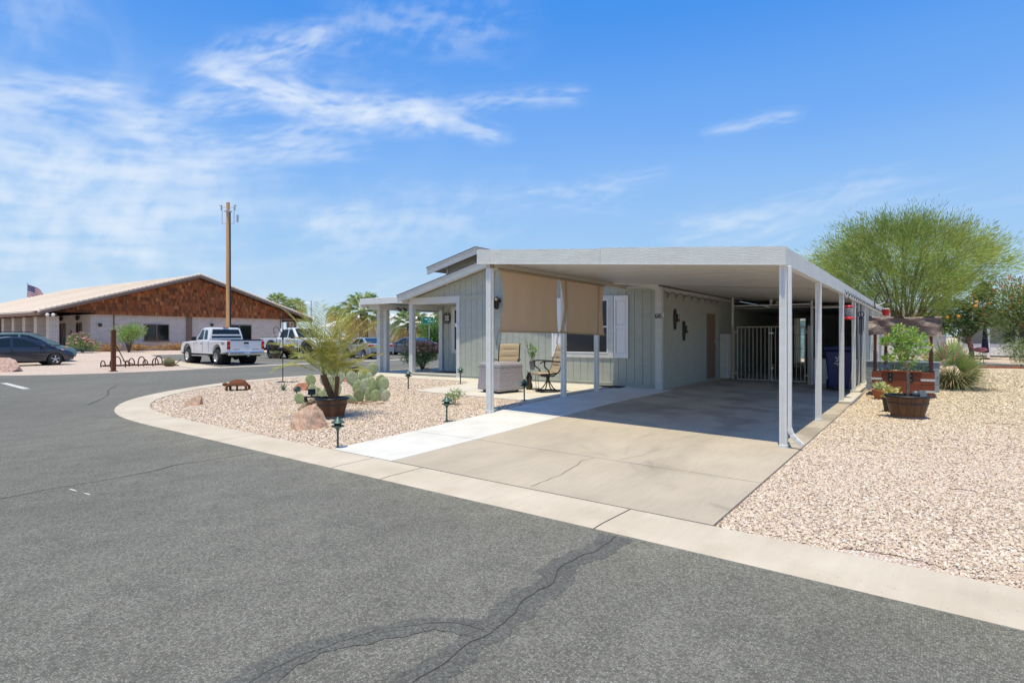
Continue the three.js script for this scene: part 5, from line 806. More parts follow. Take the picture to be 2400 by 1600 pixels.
function pricklyPear(label, x, z, pads, seed) {
  const C = thing('prickly_pear', label, 'cactus', [x, lie(x, z) - 0.02, z], VIEW, 'prickly pear clumps in the front bed'), r = rng(seed);
  for (const [px, pyy, pz, h, tilt, turn, lean] of pads) { const m = part('pad', padGeo, padMats[floor(r() * 4)], C); m.scale.set(h * 1.04, h * 1.2, h * 1.05); m.position.set(px, pyy, pz); m.rotation.set(lean || 0, turn, tilt, 'YXZ'); }
  return C;
}
pricklyPear('prickly pear clump spreading on the porch side of the palm barrel', -8.35, -0.05, [
  [0.2, 0.0, 0.1, 0.24, -0.25, 0.2], [0.33, 0.0, -0.02, 0.26, -0.1, -0.3], [0.34, 0.2, -0.02, 0.29, -0.28, -0.15], [0.25, 0.2, 0.0, 0.34, -0.42, 0.9], [0.05, 0.02, 0.05, 0.3, -0.45, 0.4], [0.12, 0.2, 0.04, 0.27, 0.12, -0.4],
  [-0.05, 0.0, 0.12, 0.26, 0.3, 0.4, 0.2], [-0.02, 0.2, 0.05, 0.26, -0.2, 0.3], [0.1, 0.3, -0.1, 0.2, -0.1, -0.3], [-0.1, 0.0, 0.2, 0.3, 1.25, 0.2, 0.2], [0.42, 0.02, 0.12, 0.22, -0.35, 0.3], [-0.15, 0.05, -0.25, 0.34, 0.15, 0.1], [-0.12, 0.34, -0.26, 0.3, -0.15, -0.2], [0.0, 0.5, -0.3, 0.3, -0.45, 0.4], [-0.3, 0.3, -0.3, 0.3, 0.3, 0.2], [-0.05, 0.28, -0.25, 0.3, -0.35, -0.4], [0.05, 0.0, -0.3, 0.36, -0.1, 0.3]], 5);
pricklyPear('prickly pear clump spreading on the street side of the palm barrel', -9.15, 0.55, [
  [-0.2, 0.0, 0.2, 0.24, 0.75, 0.1], [-0.05, 0.1, 0.05, 0.27, 0.25, -0.2], [-0.12, 0.34, 0.0, 0.24, 0.2, 0.2], [0.05, 0.0, 0.0, 0.24, -0.2, 0.4], [0.15, 0.15, -0.05, 0.24, -0.4, 0.6], [0.2, 0.3, -0.1, 0.24, 0.0, 0.3], [0.35, 0.1, -0.2, 0.3, 0.1, -0.2], [0.35, 0.36, -0.2, 0.26, -0.3, 0.1], [0.1, 0.36, -0.15, 0.22, 0.35, -0.5], [-0.05, 0.0, -0.2, 0.28, 0.2, 0.5]], 6);
{ // dry fallen pads and litter under the cactus
  const L = new Leaves(), r = rng(17); for (let i = 0; i < 160; i++) { const a = r() * 6.28, q = sqrt(r()) * 0.55; L.leaf(-8.1 + q * cos(a), lie(-8, 0) + 0.012, 0.25 + q * sin(a) * 0.5, cos(a * 3), 0.15, sin(a * 3), 0.05 + 0.04 * r(), 0.015, tint([0.24, 0.12, 0.06], r, 0.4), r); }
  const m = single('cactus_litter', L.build(), M.leafDry, 'dry brown cactus litter around the clump', 'litter'); m.userData.kind = 'stuff'; delete m.userData.category;
}
{ // agave
  const A = thing('agave', 'small blue green agave near the red sandstone block', 'agave', [-11.85, lie(-11.8, -0.45) - 0.01, -0.45], VIEW), r = rng(23);
  for (let k = 0; k < 18; k++) { const a = k * 2.4, up = 0.35 + 1.0 * (1 - k / 18), L = new Leaves(), pts = []; for (let s = 0; s <= 5; s++) { const t = s / 5; pts.push([cos(a) * cos(up) * 0.2 * t, 0.02 + sin(up) * 0.22 * t - 0.02 * t * t, sin(a) * cos(up) * 0.2 * t]); } L.blade(pts, 0.032, tint([0.17, 0.23, 0.17], r, 0.15), [-sin(a), 0, cos(a)]); part('leaf', L.build(), M.leafDry, A); }
}
function bush(name, label, x, z, opt) { // leafy shrub: stems and a loose crown; optional blossoms
  const { w, h, n, leaf, col, seed, flowers = 0, fcol, fsize = 0.05, base = 0.15, cat = 'shrub', dens = 1, wd = w, turn = 0, group, y = lie(x, z), lumps = 7, trunkR = 0.012, lwid = 0.4, mt = M.leaf } = opt, B = thing(name, label, cat, [x, y - 0.01, z], turn, group), r = rng(seed), st = [], cl = [];
  for (let i = 0; i < lumps; i++) { const a = i * 2.4 + r(), q = 0.75 * sqrt((i + 0.3) / lumps), yy = lerp(base + 0.2 * h, h * 0.82, r()); cl.push([cos(a) * q * w / 2, yy, sin(a) * q * wd / 2, (0.26 + 0.2 * r()) * min(w, h)]); st.push(tube([[0.03 * cos(a), 0, 0.03 * sin(a)], [cos(a) * q * w * 0.2, yy * 0.5, sin(a) * q * wd * 0.2], [cl[i][0], yy, cl[i][2]]], trunkR, 5)); }
  part('stems', st, M.bark, B);
  const L = new Leaves(), F = new Leaves();
  for (let i = 0; i < n; i++) { const c = cl[floor(r() * lumps)], d = onSphere(r), q = pow(r(), 0.45) * c[3], px = c[0] + d[0] * q * w / min(w, h) * 0.9, pyy = c[1] + d[1] * q * 0.85, pz = c[2] + d[2] * q * wd / min(w, h) * 0.9; if (pyy < base) continue; L.leaf(px, pyy, pz, d[0] + (r() - 0.5), d[1] * 0.6 + 0.35 + (r() - 0.5) * 0.6, d[2] + (r() - 0.5), leaf * (0.7 + 0.6 * r()), leaf * lwid, tint(col, r, 0.35), r); }
  part('crown', L.build(mt === M.leaf ? 1.9 : 1.3), mt, B);
  if (flowers) { for (let i = 0; i < flowers; i++) { const c = cl[floor(r() * lumps)], d = onSphere(r), q = c[3] * (0.92 + 0.15 * r()), px = c[0] + d[0] * q * w / min(w, h) * 0.9, pyy = c[1] + abs(d[1]) * q * 0.9, pz = c[2] + d[2] * q * wd / min(w, h) * 0.9; const fc = tint(fcol, r, 0.18); for (let k = 0; k < 6; k++) { const e = onSphere(r); F.leaf(px, pyy, pz, e[0], abs(e[1]) + 0.2, e[2], fsize, fsize * 0.75, fc, r); } } part('blossoms', F.build(), M.flower, B); }
  return B;
}
bush('small_shrub', 'small green leafy shrub beside a path light in the front bed', -6.28, -0.53, { w: 0.36, h: 0.3, n: 420, leaf: 0.045, col: [0.13, 0.2, 0.06], seed: 31, base: 0.04, lumps: 6, trunkR: 0.005 });
bush('flowering_shrub', 'loose grey green shrub with small blue flowers behind the palm', -13.0, -2.95, { w: 0.75, h: 0.62, n: 1800, leaf: 0.07, col: [0.17, 0.22, 0.08], seed: 32, base: 0.05, lumps: 9, flowers: 30, fcol: [0.12, 0.16, 0.42], fsize: 0.03, lwid: 0.25 });
bush('oleander', 'pink flowering oleander bush beside the porch', -14.3, -8.1, { w: 1.35, wd: 1.2, h: 1.1, n: 5200, leaf: 0.1, col: [0.12, 0.175, 0.055], seed: 33, base: 0.12, lumps: 12, flowers: 260, fcol: [0.85, 0.45, 0.5], fsize: 0.075, lwid: 0.26 });
// ================================================================ VEHICLES (local: x forward, y up)
const carGlass = pmat([0.015, 0.022, 0.024], { roughness: 0.03 });
const lampRed = mat([0.45, 0.015, 0.012], { roughness: 0.2 }), lampAmber = mat([0.75, 0.22, 0.03], { roughness: 0.2 }), lampClear = mat([0.7, 0.72, 0.72], { roughness: 0.12 });
function wheel(parent, x, z, R, w, side, rim = M.steel, spokes = 5) {
  const W = new THREE.Group(); W.name = 'wheel'; W.position.set(x, R, z); parent.add(W); const s = side;
  part('tyre', lathe([[R * 0.62, -w / 2], [R * 0.94, -w / 2], [R, -w * 0.36], [R, w * 0.36], [R * 0.94, w / 2], [R * 0.62, w / 2]], 28).rotateX(PI / 2), M.rubber, W);
  const g = [lathe([[R * 0.64, w * 0.3], [R * 0.66, w * 0.46], [R * 0.6, w * 0.48], [R * 0.57, w * 0.2]], 28).rotateX(PI / 2), new THREE.CylinderGeometry(R * 0.14, R * 0.14, 0.03, 14).rotateX(PI / 2).translate(0, 0, w * 0.4)];
  for (let i = 0; i < spokes; i++) g.push(new RoundedBoxGeometry(R * 0.52, R * 0.2, 0.03, 1, 0.01).translate(R * 0.34, 0, w * 0.38).rotateZ(i * 2 * PI / spokes + 0.3));
  const rm = part('rim', g, rim, W); part('hub_back', new THREE.CylinderGeometry(R * 0.6, R * 0.6, 0.02, 20).rotateX(PI / 2).translate(0, 0, w * 0.12), M.blackMatt, W); if (s < 0) W.rotation.y = PI; return W;
}
const archPts = (cx, R, y0, n = 12) => { const o = []; for (let i = 0; i <= n; i++) { const a = PI - PI * i / n; o.push([cx + R * cos(a), max(y0, y0 + R * sin(a) * 1.02)]); } return o; };
// body from a side profile, rounded at the edges; roof lines pinch in by tumblehome
function shell(profile, halfW, bevel, tum, yb, yt) {
  const s = new THREE.Shape(profile.map(p => new THREE.Vector2(...p))), g = new THREE.ExtrudeGeometry(s, { depth: 2 * (halfW - bevel), bevelEnabled: true, bevelSize: bevel, bevelThickness: bevel, bevelOffset: -bevel, bevelSegments: 3, curveSegments: 6 }).translate(0, 0, -(halfW - bevel));
  const p = g.attributes.position; for (let i = 0; i < p.count; i++) { const y = p.getY(i), k = 1 - tum * clamp((y - yb) / (yt - yb)); p.setZ(i, p.getZ(i) * k); } g.computeVertexNormals(); return toCreasedNormals(g, 0.6);
}
const sideZ = (halfW, tum, yb, yt, y) => halfW * (1 - tum * clamp((y - yb) / (yt - yb)));
function sidePane(pts, halfW, tum, yb, yt, s, off = 0.006) { const g = new THREE.ShapeGeometry(new THREE.Shape(pts.map(p => new THREE.Vector2(...p)))); const q = g.attributes.position; for (let i = 0; i < q.count; i++) q.setZ(i, s * (sideZ(halfW, tum, yb, yt, q.getY(i)) + off)); g.computeVertexNormals(); return g; }
function endPane(x0, y0, x1, y1, hw0, hw1, off) { const n = V(y1 - y0, x0 - x1, 0).normalize().multiplyScalar(off); const g = new THREE.BufferGeometry(); g.setAttribute('position', new THREE.BufferAttribute(new Float32Array([x0 + n.x, y0 + n.y, -hw0, x0 + n.x, y0 + n.y, hw0, x1 + n.x, y1 + n.y, hw1, x0 + n.x, y0 + n.y, -hw0, x1 + n.x, y1 + n.y, hw1, x1 + n.x, y1 + n.y, -hw1]), 3)); g.computeVertexNormals(); return plain(g); }
function decal(txt, size, m, parent, x, y, z, ry, fnt = font) { const g = new TextGeometry(txt, { font: fnt, size, depth: 0.003, curveSegments: 3 }); g.computeBoundingBox(); const c = part('lettering', g.translate(-g.boundingBox.max.x / 2, 0, 0), m, parent); c.position.set(x, y, z); c.rotation.y = ry; return c; }
// ---------- pickups
function pickup(label, pos, turn, o) {
  const T0 = thing('pickup_truck', label, 'pickup truck', pos, turn, 'white pickups in the parking area'), P = o.paint, hw = 0.98, tum = 0.16, yb = 1.12, yt = 1.93, R = o.R, lift = o.lift || 0, y0 = 0.52 + lift;
  const F = 1.85, B = F - o.wb, AR = R + 0.11, rear = B - 1.25, front = F + 0.95, bedY = 1.28 + lift, cabB = o.cabB, cabF = 0.95;
  const Y = y => y + lift;
  const body = shell([[rear, y0 + 0.12], [rear, Y(1.25)], [cabB, Y(1.27)], [cabF + 0.35, Y(1.2)], [front - 0.25, Y(1.13)], [front - 0.05, Y(1.0)], [front, Y(0.85)], [front, y0 + 0.06], [F + AR, y0 + 0.02], ...archPts(F, AR, y0).reverse(), [F - AR, y0 - 0.02], [B + AR, y0 - 0.02], ...archPts(B, AR, y0).reverse(), [B - AR, y0 + 0.02]], hw, 0.06, 0, 0, 1);
  part('body', body, P, T0);
  const cab = part('cab', shell([[cabB, Y(1.2)], [cabB + 0.02, Y(1.5)], [cabB + 0.14, Y(1.88)], [cabB + 0.35, Y(1.93)], [0.05, Y(1.93)], [0.3, Y(1.88)], [cabF, Y(1.22)], [cabF + 0.05, Y(1.18)]], hw - 0.03, 0.05, tum, Y(yb), Y(yt)), P, T0);
  for (const s of [-1, 1]) {
    for (const pane of o.panes) part('window', sidePane(pane.map(([x, y]) => [x, Y(y)]), hw - 0.03, tum, Y(yb), Y(yt), s), carGlass, T0);
    part('mirror', new RoundedBoxGeometry(0.14, 0.22, 0.26, 2, 0.05).translate(cabF - 0.28, Y(1.32), s * (hw + 0.14)), M.black, T0);
    part('handle', [...o.handles].map(x => new RoundedBoxGeometry(0.16, 0.05, 0.03, 1, 0.01).translate(x, Y(1.05), s * (hw + 0.005))), o.handleMat || M.black, T0);
    part('door_seam', [bx(o.seams[0], o.seams[0] + 0.014, Y(0.6), Y(1.2), 0, 0.006), bx(o.seams[1], o.seams[1] + 0.014, Y(0.6), Y(1.2), 0, 0.006), bx(cabB - 0.02, cabB, Y(0.62), Y(1.2), 0, 0.006)].map(g => g.translate(0, 0, s > 0 ? hw : -hw - 0.006)), M.blackMatt, T0);
    part('running_board', [new RoundedBoxGeometry(o.wb - 1.6, 0.06, 0.16, 1, 0.02).translate((F + B) / 2 + 0.2, y0 - 0.12, s * (hw - 0.05))], o.stepMat || M.steel, T0);
    part('arch_trim', [F, B].slice(0, o.trimBoth ? 2 : 1).map(cx => new THREE.TorusGeometry(AR + 0.01, 0.035, 6, 18, PI).translate(cx, y0, s * (hw - 0.01))), o.archMat || mat([0.2, 0.2, 0.2]), T0);
    part('headlight', new RoundedBoxGeometry(0.22, 0.2, 0.3, 2, 0.04).translate(front - 0.14, Y(0.92), s * 0.72), lampClear, T0);
    part('taillight', [new RoundedBoxGeometry(0.08, 0.42, 0.15, 1, 0.02).translate(rear + 0.01, Y(0.98), s * (hw - 0.07))], lampRed, T0);
    part('taillight_lens', [bx(rear - 0.035, rear - 0.028, Y(0.93), Y(1.0), s * (hw - 0.07) - 0.06, s * (hw - 0.07) + 0.06)], lampAmber, T0);
    for (const x of [F, B]) { wheel(T0, x, s * (hw - 0.1), R, 0.27, s, o.rim, o.spokes || 8); if (o.dual && x === B) { const w2 = wheel(T0, x, s * (hw - 0.38), R, 0.25, s, o.rim, 8); } part('wheel_well', new THREE.CylinderGeometry(AR - 0.02, AR - 0.02, 0.5, 18).rotateX(PI / 2).translate(x, R + 0.04, s * (hw - 0.32)), M.blackMatt, T0); }
    if (o.dark) part('rocker', bx(B + AR, F - AR, y0 - 0.03, y0 + 0.1, s > 0 ? hw - 0.02 : -hw - 0.008, s > 0 ? hw + 0.008 : -hw + 0.02), M.black, T0);
    if (o.badge) decal('4X4', 0.15, mat([0.18, 0.18, 0.19]), T0, rear + 0.5, Y(1.0), s * (hw + 0.003), s > 0 ? 0 : PI);
  }
  const twr = sideZ(hw - 0.03, tum, Y(yb), Y(yt), Y(1.8)) - 0.12, twl = sideZ(hw - 0.03, tum, Y(yb), Y(yt), Y(1.35)) - 0.1;
  part('rear_window', endPane(cabB + 0.012, Y(1.36), cabB + 0.125, Y(1.82), twl, twr, -0.022), carGlass, T0);
  part('windshield', endPane(cabF - 0.06, Y(1.26), 0.33, Y(1.85), twl + 0.02, twr, 0.03), carGlass, T0);
  part('bed', [bx(rear + 0.08, cabB - 0.06, Y(1.262), Y(1.275), -hw + 0.12, hw - 0.12)], M.blackMatt, T0);
  part('bed_rail', [bx(rear + 0.02, cabB - 0.02, Y(1.25), Y(1.285), hw - 0.12, hw - 0.02), bx(rear + 0.02, cabB - 0.02, Y(1.25), Y(1.285), -hw + 0.02, -hw + 0.12)], M.black, T0);
  const tg = part('tailgate', [new RoundedBoxGeometry(0.03, 0.56, 1.6, 1, 0.012).translate(rear - 0.008, Y(0.94), 0)], P, T0); part('handle', new RoundedBoxGeometry(0.03, 0.09, 0.26, 1, 0.012).translate(rear - 0.03, Y(1.1), 0), M.black, tg); part('cap', bx(rear - 0.025, rear + 0.05, Y(1.225), Y(1.275), -0.8, 0.8), M.black, tg);
  if (o.marks) { decal(o.marks[0], 0.052, mat([0.1, 0.1, 0.1]), tg, rear - 0.024, Y(0.74), -0.52, -PI / 2, fontReg); decal(o.marks[1], 0.06, mat([0.1, 0.1, 0.1]), tg, rear - 0.024, Y(0.74), 0.5, -PI / 2, fontReg); }
  part('rear_bumper', [new RoundedBoxGeometry(0.2, 0.2, 1.9, 2, 0.05).translate(rear - 0.06, Y(0.56), 0)], o.bumper || M.chrome, T0);
  part('license_plate', new RoundedBoxGeometry(0.015, 0.15, 0.31, 1, 0.004).translate(rear - 0.165, Y(0.6), 0), mat([0.45, 0.55, 0.68]), T0);
  part('brake_light', new RoundedBoxGeometry(0.05, 0.05, 0.3, 1, 0.015).translate(cabB + 0.13, Y(1.92), 0), lampRed, T0);
  part('front_bumper', new RoundedBoxGeometry(0.2, 0.24, 1.9, 2, 0.06).translate(front - 0.02, Y(0.55), 0), o.bumper || M.chrome, T0);
  part('grille', new RoundedBoxGeometry(0.06, 0.28, 1.1, 1, 0.02).translate(front - 0.02, Y(0.87), 0), M.black, T0);
  part('chassis', [bx(rear + 0.05, front - 0.2, y0 - 0.16, y0 + 0.05, -0.5, 0.5), rod([B, R, -hw + 0.2], [B, R, hw - 0.2], 0.06), new THREE.SphereGeometry(0.17, 12, 8).translate(B, R, 0.05), rod([F, R, -hw + 0.2], [F, R, hw - 0.2], 0.05), rod([B - 0.9, y0 - 0.1, 0.4], [rear + 0.1, y0 - 0.12, 0.45], 0.04), bx(rear - 0.1, rear + 0.1, y0 - 0.14, y0 - 0.04, -0.06, 0.06), bx(rear - 0.08, rear + 0.02, Y(0.4), Y(0.47), -0.75, 0.75)], M.blackMatt, T0);
  part('hitch', [rod([rear - 0.25, y0 - 0.05, 0], [rear - 0.25, y0 + 0.02, 0], 0.02), new THREE.SphereGeometry(0.028, 10, 8).translate(rear - 0.25, y0 + 0.04, 0), bx(rear - 0.28, rear, y0 - 0.12, y0 - 0.06, -0.03, 0.03)], M.steel, T0);
  return T0;
}
const whitePaint = M.carpaint([0.74, 0.74, 0.74]);
const chevR = 0.4, wbA = 3.64;
// rear-left wheel stands at (-29.0,-8.25); heading -x, a touch to -z
pickup('white extended cab pickup seen from behind, nearest the utility pole', [-29.0 - (wbA - 1.85) * cos(0.09), 0.004, -8.25 - (wbA - 1.85) * sin(0.09) - 0.88], PI - 0.09, { paint: whitePaint, wb: wbA, R: chevR, cabB: -0.82, lift: 0.05, panes: [[[-0.05, 1.28], [0.72, 1.28], [0.62, 1.36], [0.27, 1.8], [0.0, 1.82]], [[-0.58, 1.28], [-0.16, 1.28], [-0.12, 1.8], [-0.46, 1.78]]], seams: [-0.12, 0.98], handles: [0.05], rim: M.chrome, spokes: 8, badge: true, marks: ['CHEVROLET', 'SILVERADO'], dual: false });
const wbB = 3.7;
pickup('lifted white crew cab pickup with black wheels, behind the hanging pots', [-31.1 - 1.85, 0.004, -15.15 - 0.9], 0.02, { paint: M.carpaint([0.72, 0.73, 0.74]), wb: wbB, R: 0.45, cabB: -1.22, lift: 0.14, panes: [[[-0.08, 1.28], [0.72, 1.28], [0.6, 1.38], [0.27, 1.8], [-0.05, 1.82]], [[-0.98, 1.28], [-0.18, 1.28], [-0.14, 1.82], [-0.72, 1.8], [-0.9, 1.6]]], seams: [-0.13, 0.98], handles: [0.02, -0.85], rim: M.black, spokes: 6, dark: true, trimBoth: true, archMat: M.black, stepMat: M.black, bumper: M.black });
// ---------- cars
function car(name, label, pos, turn, o) {
  const C = thing(name, label, 'car', pos, turn), P = o.paint, hw = o.hw, { tum, yb, yt, R, wb } = o, F = wb / 2, B = -wb / 2, AR = R + 0.05, y0 = 0.24;
  part('body', shell([...o.lower, [F + AR, y0], ...archPts(F, AR, y0).reverse(), [F - AR, y0 - 0.03], [B + AR, y0 - 0.03], ...archPts(B, AR, y0).reverse(), [B - AR, y0]], hw, 0.1, 0.06, 0.6, 1.0), P, C);
  part('cabin', shell(o.upper, hw - 0.05, 0.06, tum, yb, yt), P, C);
  for (const s of [-1, 1]) {
    for (const pane of o.panes) part('window', sidePane(pane, hw - 0.05, tum, yb, yt, s), carGlass, C);
    part('mirror', new RoundedBoxGeometry(0.16, 0.13, 0.2, 2, 0.05).translate(o.mirror, yb + 0.08, s * (hw + 0.06)), P, C);
    part('handle', o.handles.map(x => new RoundedBoxGeometry(0.18, 0.035, 0.03, 1, 0.012).translate(x, yb - 0.14, s * (hw - 0.005))), o.handleMat || P, C);
    part('door_seam', o.seams.map(x => bx(x, x + 0.012, 0.36, yb, s > 0 ? hw - 0.012 : -hw - 0.002, s > 0 ? hw + 0.002 : -hw + 0.012)), M.blackMatt, C);
    const hx = o.head; part('headlight', warp(new THREE.SphereGeometry(0.5, 14, 10), v => { v.set(hx[0] + v.x * 0.52, hx[1] + v.y * 0.17 - v.x * 0.14, s * (hw - 0.17) + v.z * 0.24); }), lampClear, C);
    part('turn_signal', warp(new THREE.SphereGeometry(0.5, 10, 8), v => { v.set(hx[0] - 0.02 + v.x * 0.24, hx[1] - 0.01 + v.y * 0.14 - v.x * 0.1, s * (hw - 0.085) + v.z * 0.12); }), lampAmber, C);
    const tx = o.tail; part('taillight', warp(new THREE.SphereGeometry(0.5, 14, 10), v => { v.set(tx[0] + v.x * (tx[2] || 0.34), tx[1] + v.y * 0.17 - v.x * 0.1, s * (hw - 0.18) + v.z * 0.36); }), lampRed, C);
    for (const x of [F, B]) { wheel(C, x, s * (hw - 0.11), R, 0.21, s, o.rim || M.steel, o.spokes || 5); part('wheel_well', new THREE.CylinderGeometry(AR - 0.01, AR - 0.01, 0.4, 18).rotateX(PI / 2).translate(x, R, s * (hw - 0.28)), M.blackMatt, C); }
  }
  const z = y => sideZ(hw - 0.05, tum, yb, yt, y) - 0.07;
  part('windshield', endPane(...o.wind[0], ...o.wind[1], z(o.wind[0][1]), z(o.wind[1][1]), 0.035), carGlass, C);
  part('rear_window', endPane(...o.rear[0], ...o.rear[1], z(o.rear[0][1]), z(o.rear[1][1]), -0.035), carGlass, C);
  part('rear_bumper', [new RoundedBoxGeometry(0.1, 0.2, hw * 1.7, 2, 0.04).translate(o.rx + 0.03, 0.38, 0)], M.black, C);
  part('license_plate', new RoundedBoxGeometry(0.015, 0.14, 0.3, 1, 0.004).translate(o.rx - 0.005, o.plateY, 0), mat([0.5, 0.55, 0.6]), C);
  part('under_body', bx(o.rx + 0.4, -o.rx - 0.4, 0.16, 0.4, -hw + 0.25, hw - 0.25), M.blackMatt, C);
  if (o.extra) o.extra(C);
  return C;
}
const prius = { hw: 0.87, tum: 0.2, yb: 0.92, yt: 1.47, R: 0.315, wb: 2.7,
  lower: [[-2.2, 0.3], [-2.26, 0.6], [-2.22, 0.9], [-1.9, 1.0], [0.9, 0.98], [1.35, 0.9], [1.95, 0.76], [2.17, 0.62], [2.22, 0.45], [2.16, 0.28]],
  upper: [[-2.2, 0.9], [-2.12, 1.1], [-1.2, 1.38], [-0.4, 1.49], [0.2, 1.46], [0.75, 1.26], [1.45, 0.9]],
  panes: [[[-0.4, 0.97], [0.78, 0.97], [0.5, 1.16], [0.0, 1.36], [-0.38, 1.4]], [[-1.35, 0.99], [-0.5, 0.97], [-0.48, 1.4], [-0.95, 1.36], [-1.3, 1.24]], [[0.86, 0.96], [1.2, 0.95], [0.86, 1.08]], [[-1.85, 1.02], [-1.42, 1.0], [-1.4, 1.22], [-1.7, 1.14]]],
  mirror: 0.82, handles: [-0.35, -1.25], seams: [0.72, -0.46, -1.4], head: [1.72, 0.74], tail: [-2.12, 0.84], wind: [[1.42, 0.93], [0.28, 1.43]], rear: [[-2.1, 1.12], [-1.1, 1.42]], rx: -2.26, plateY: 0.7, spokes: 5 };
car('hatchback_car', 'dark navy hatchback parked behind the pinkish boulder', [-36.84, 0.0, -1.98], PI / 2 - 0.03, { ...prius, paint: M.carpaint([0.018, 0.02, 0.032]), extra: C => decal('HYBRID', 0.05, M.chrome, C, 1.0, 0.72, 0.872, 0, fontReg) });
car('suv_car', 'grey green wagon parked beyond the dark hatchback', [-40.5, 0.0, -3.3], PI / 2 - 0.03, { ...prius, hw: 0.94, R: 0.34, yt: 1.7, paint: M.carpaint([0.13, 0.19, 0.185]),
  lower: [[-2.25, 0.3], [-2.32, 0.65], [-2.28, 1.0], [-1.9, 1.08], [0.9, 1.06], [1.4, 1.0], [1.95, 0.88], [2.2, 0.7], [2.25, 0.5], [2.18, 0.3]],
  upper: [[-2.25, 1.0], [-2.15, 1.35], [-1.85, 1.62], [-0.6, 1.72], [0.1, 1.68], [0.7, 1.45], [1.45, 1.0]], yb: 1.02,
  panes: [[[-0.4, 1.08], [0.85, 1.08], [0.55, 1.3], [0.0, 1.56], [-0.38, 1.6]], [[-1.35, 1.08], [-0.5, 1.08], [-0.48, 1.6], [-1.3, 1.58]], [[-1.95, 1.1], [-1.45, 1.08], [-1.4, 1.57], [-1.8, 1.5]]], mirror: 0.85, head: [1.75, 0.84], tail: [-2.2, 0.95, 0.3], wind: [[1.42, 1.03], [0.3, 1.62]], rear: [[-2.22, 1.12], [-1.95, 1.55]], rx: -2.32, plateY: 0.8,
  extra: C => part('roof_rack', [rod([-1.7, 1.75, 0.62], [0.1, 1.76, 0.62], 0.02), rod([-1.7, 1.75, -0.62], [0.1, 1.76, -0.62], 0.02), rod([-1.2, 1.77, -0.62], [-1.2, 1.77, 0.62], 0.018), rod([-0.4, 1.78, -0.62], [-0.4, 1.78, 0.62], 0.018)], M.black, C) });
const civic = { hw: 0.9, tum: 0.2, yb: 0.92, yt: 1.41, R: 0.325, wb: 2.7,
  lower: [[-2.25, 0.3], [-2.3, 0.55], [-2.28, 0.95], [-2.1, 1.03], [-1.5, 1.03], [0.9, 0.96], [1.5, 0.88], [2.0, 0.78], [2.2, 0.62], [2.25, 0.45], [2.18, 0.28]],
  upper: [[-2.0, 0.98], [-1.55, 1.12], [-0.9, 1.36], [-0.3, 1.43], [0.2, 1.38], [0.65, 1.2], [1.2, 0.9]],
  panes: [[[-0.35, 0.96], [0.75, 0.96], [0.5, 1.12], [0.1, 1.32], [-0.33, 1.36]], [[-1.35, 0.99], [-0.45, 0.96], [-0.43, 1.36], [-0.8, 1.32], [-1.2, 1.15]]],
  mirror: 0.75, handles: [-0.3, -1.15], seams: [0.7, -0.4, -1.4], head: [1.85, 0.74], tail: [-2.16, 0.88, 0.5], wind: [[1.15, 0.94], [0.25, 1.36]], rear: [[-1.8, 1.05], [-0.9, 1.35]], rx: -2.3, plateY: 0.62, rim: M.black };
car('sedan_car', 'steel grey sedan parked beyond the porch oleander', [-33.7 + 1.35, 0.004, -25.0 - 0.8], PI - 0.06, { ...civic, paint: M.carpaint([0.10, 0.11, 0.14]), extra: C => part('trunk_panel', new RoundedBoxGeometry(0.02, 0.24, 1.1, 1, 0.008).translate(-2.295, 0.68, 0), M.black, C) });
car('sedan_car', 'silver sedan mostly hidden behind the palm fronds', [-30.2, 0.004, -19.4], PI - 0.3, { ...civic, paint: M.carpaint([0.42, 0.44, 0.46], { metalness: 0.4 }), rim: M.steel });
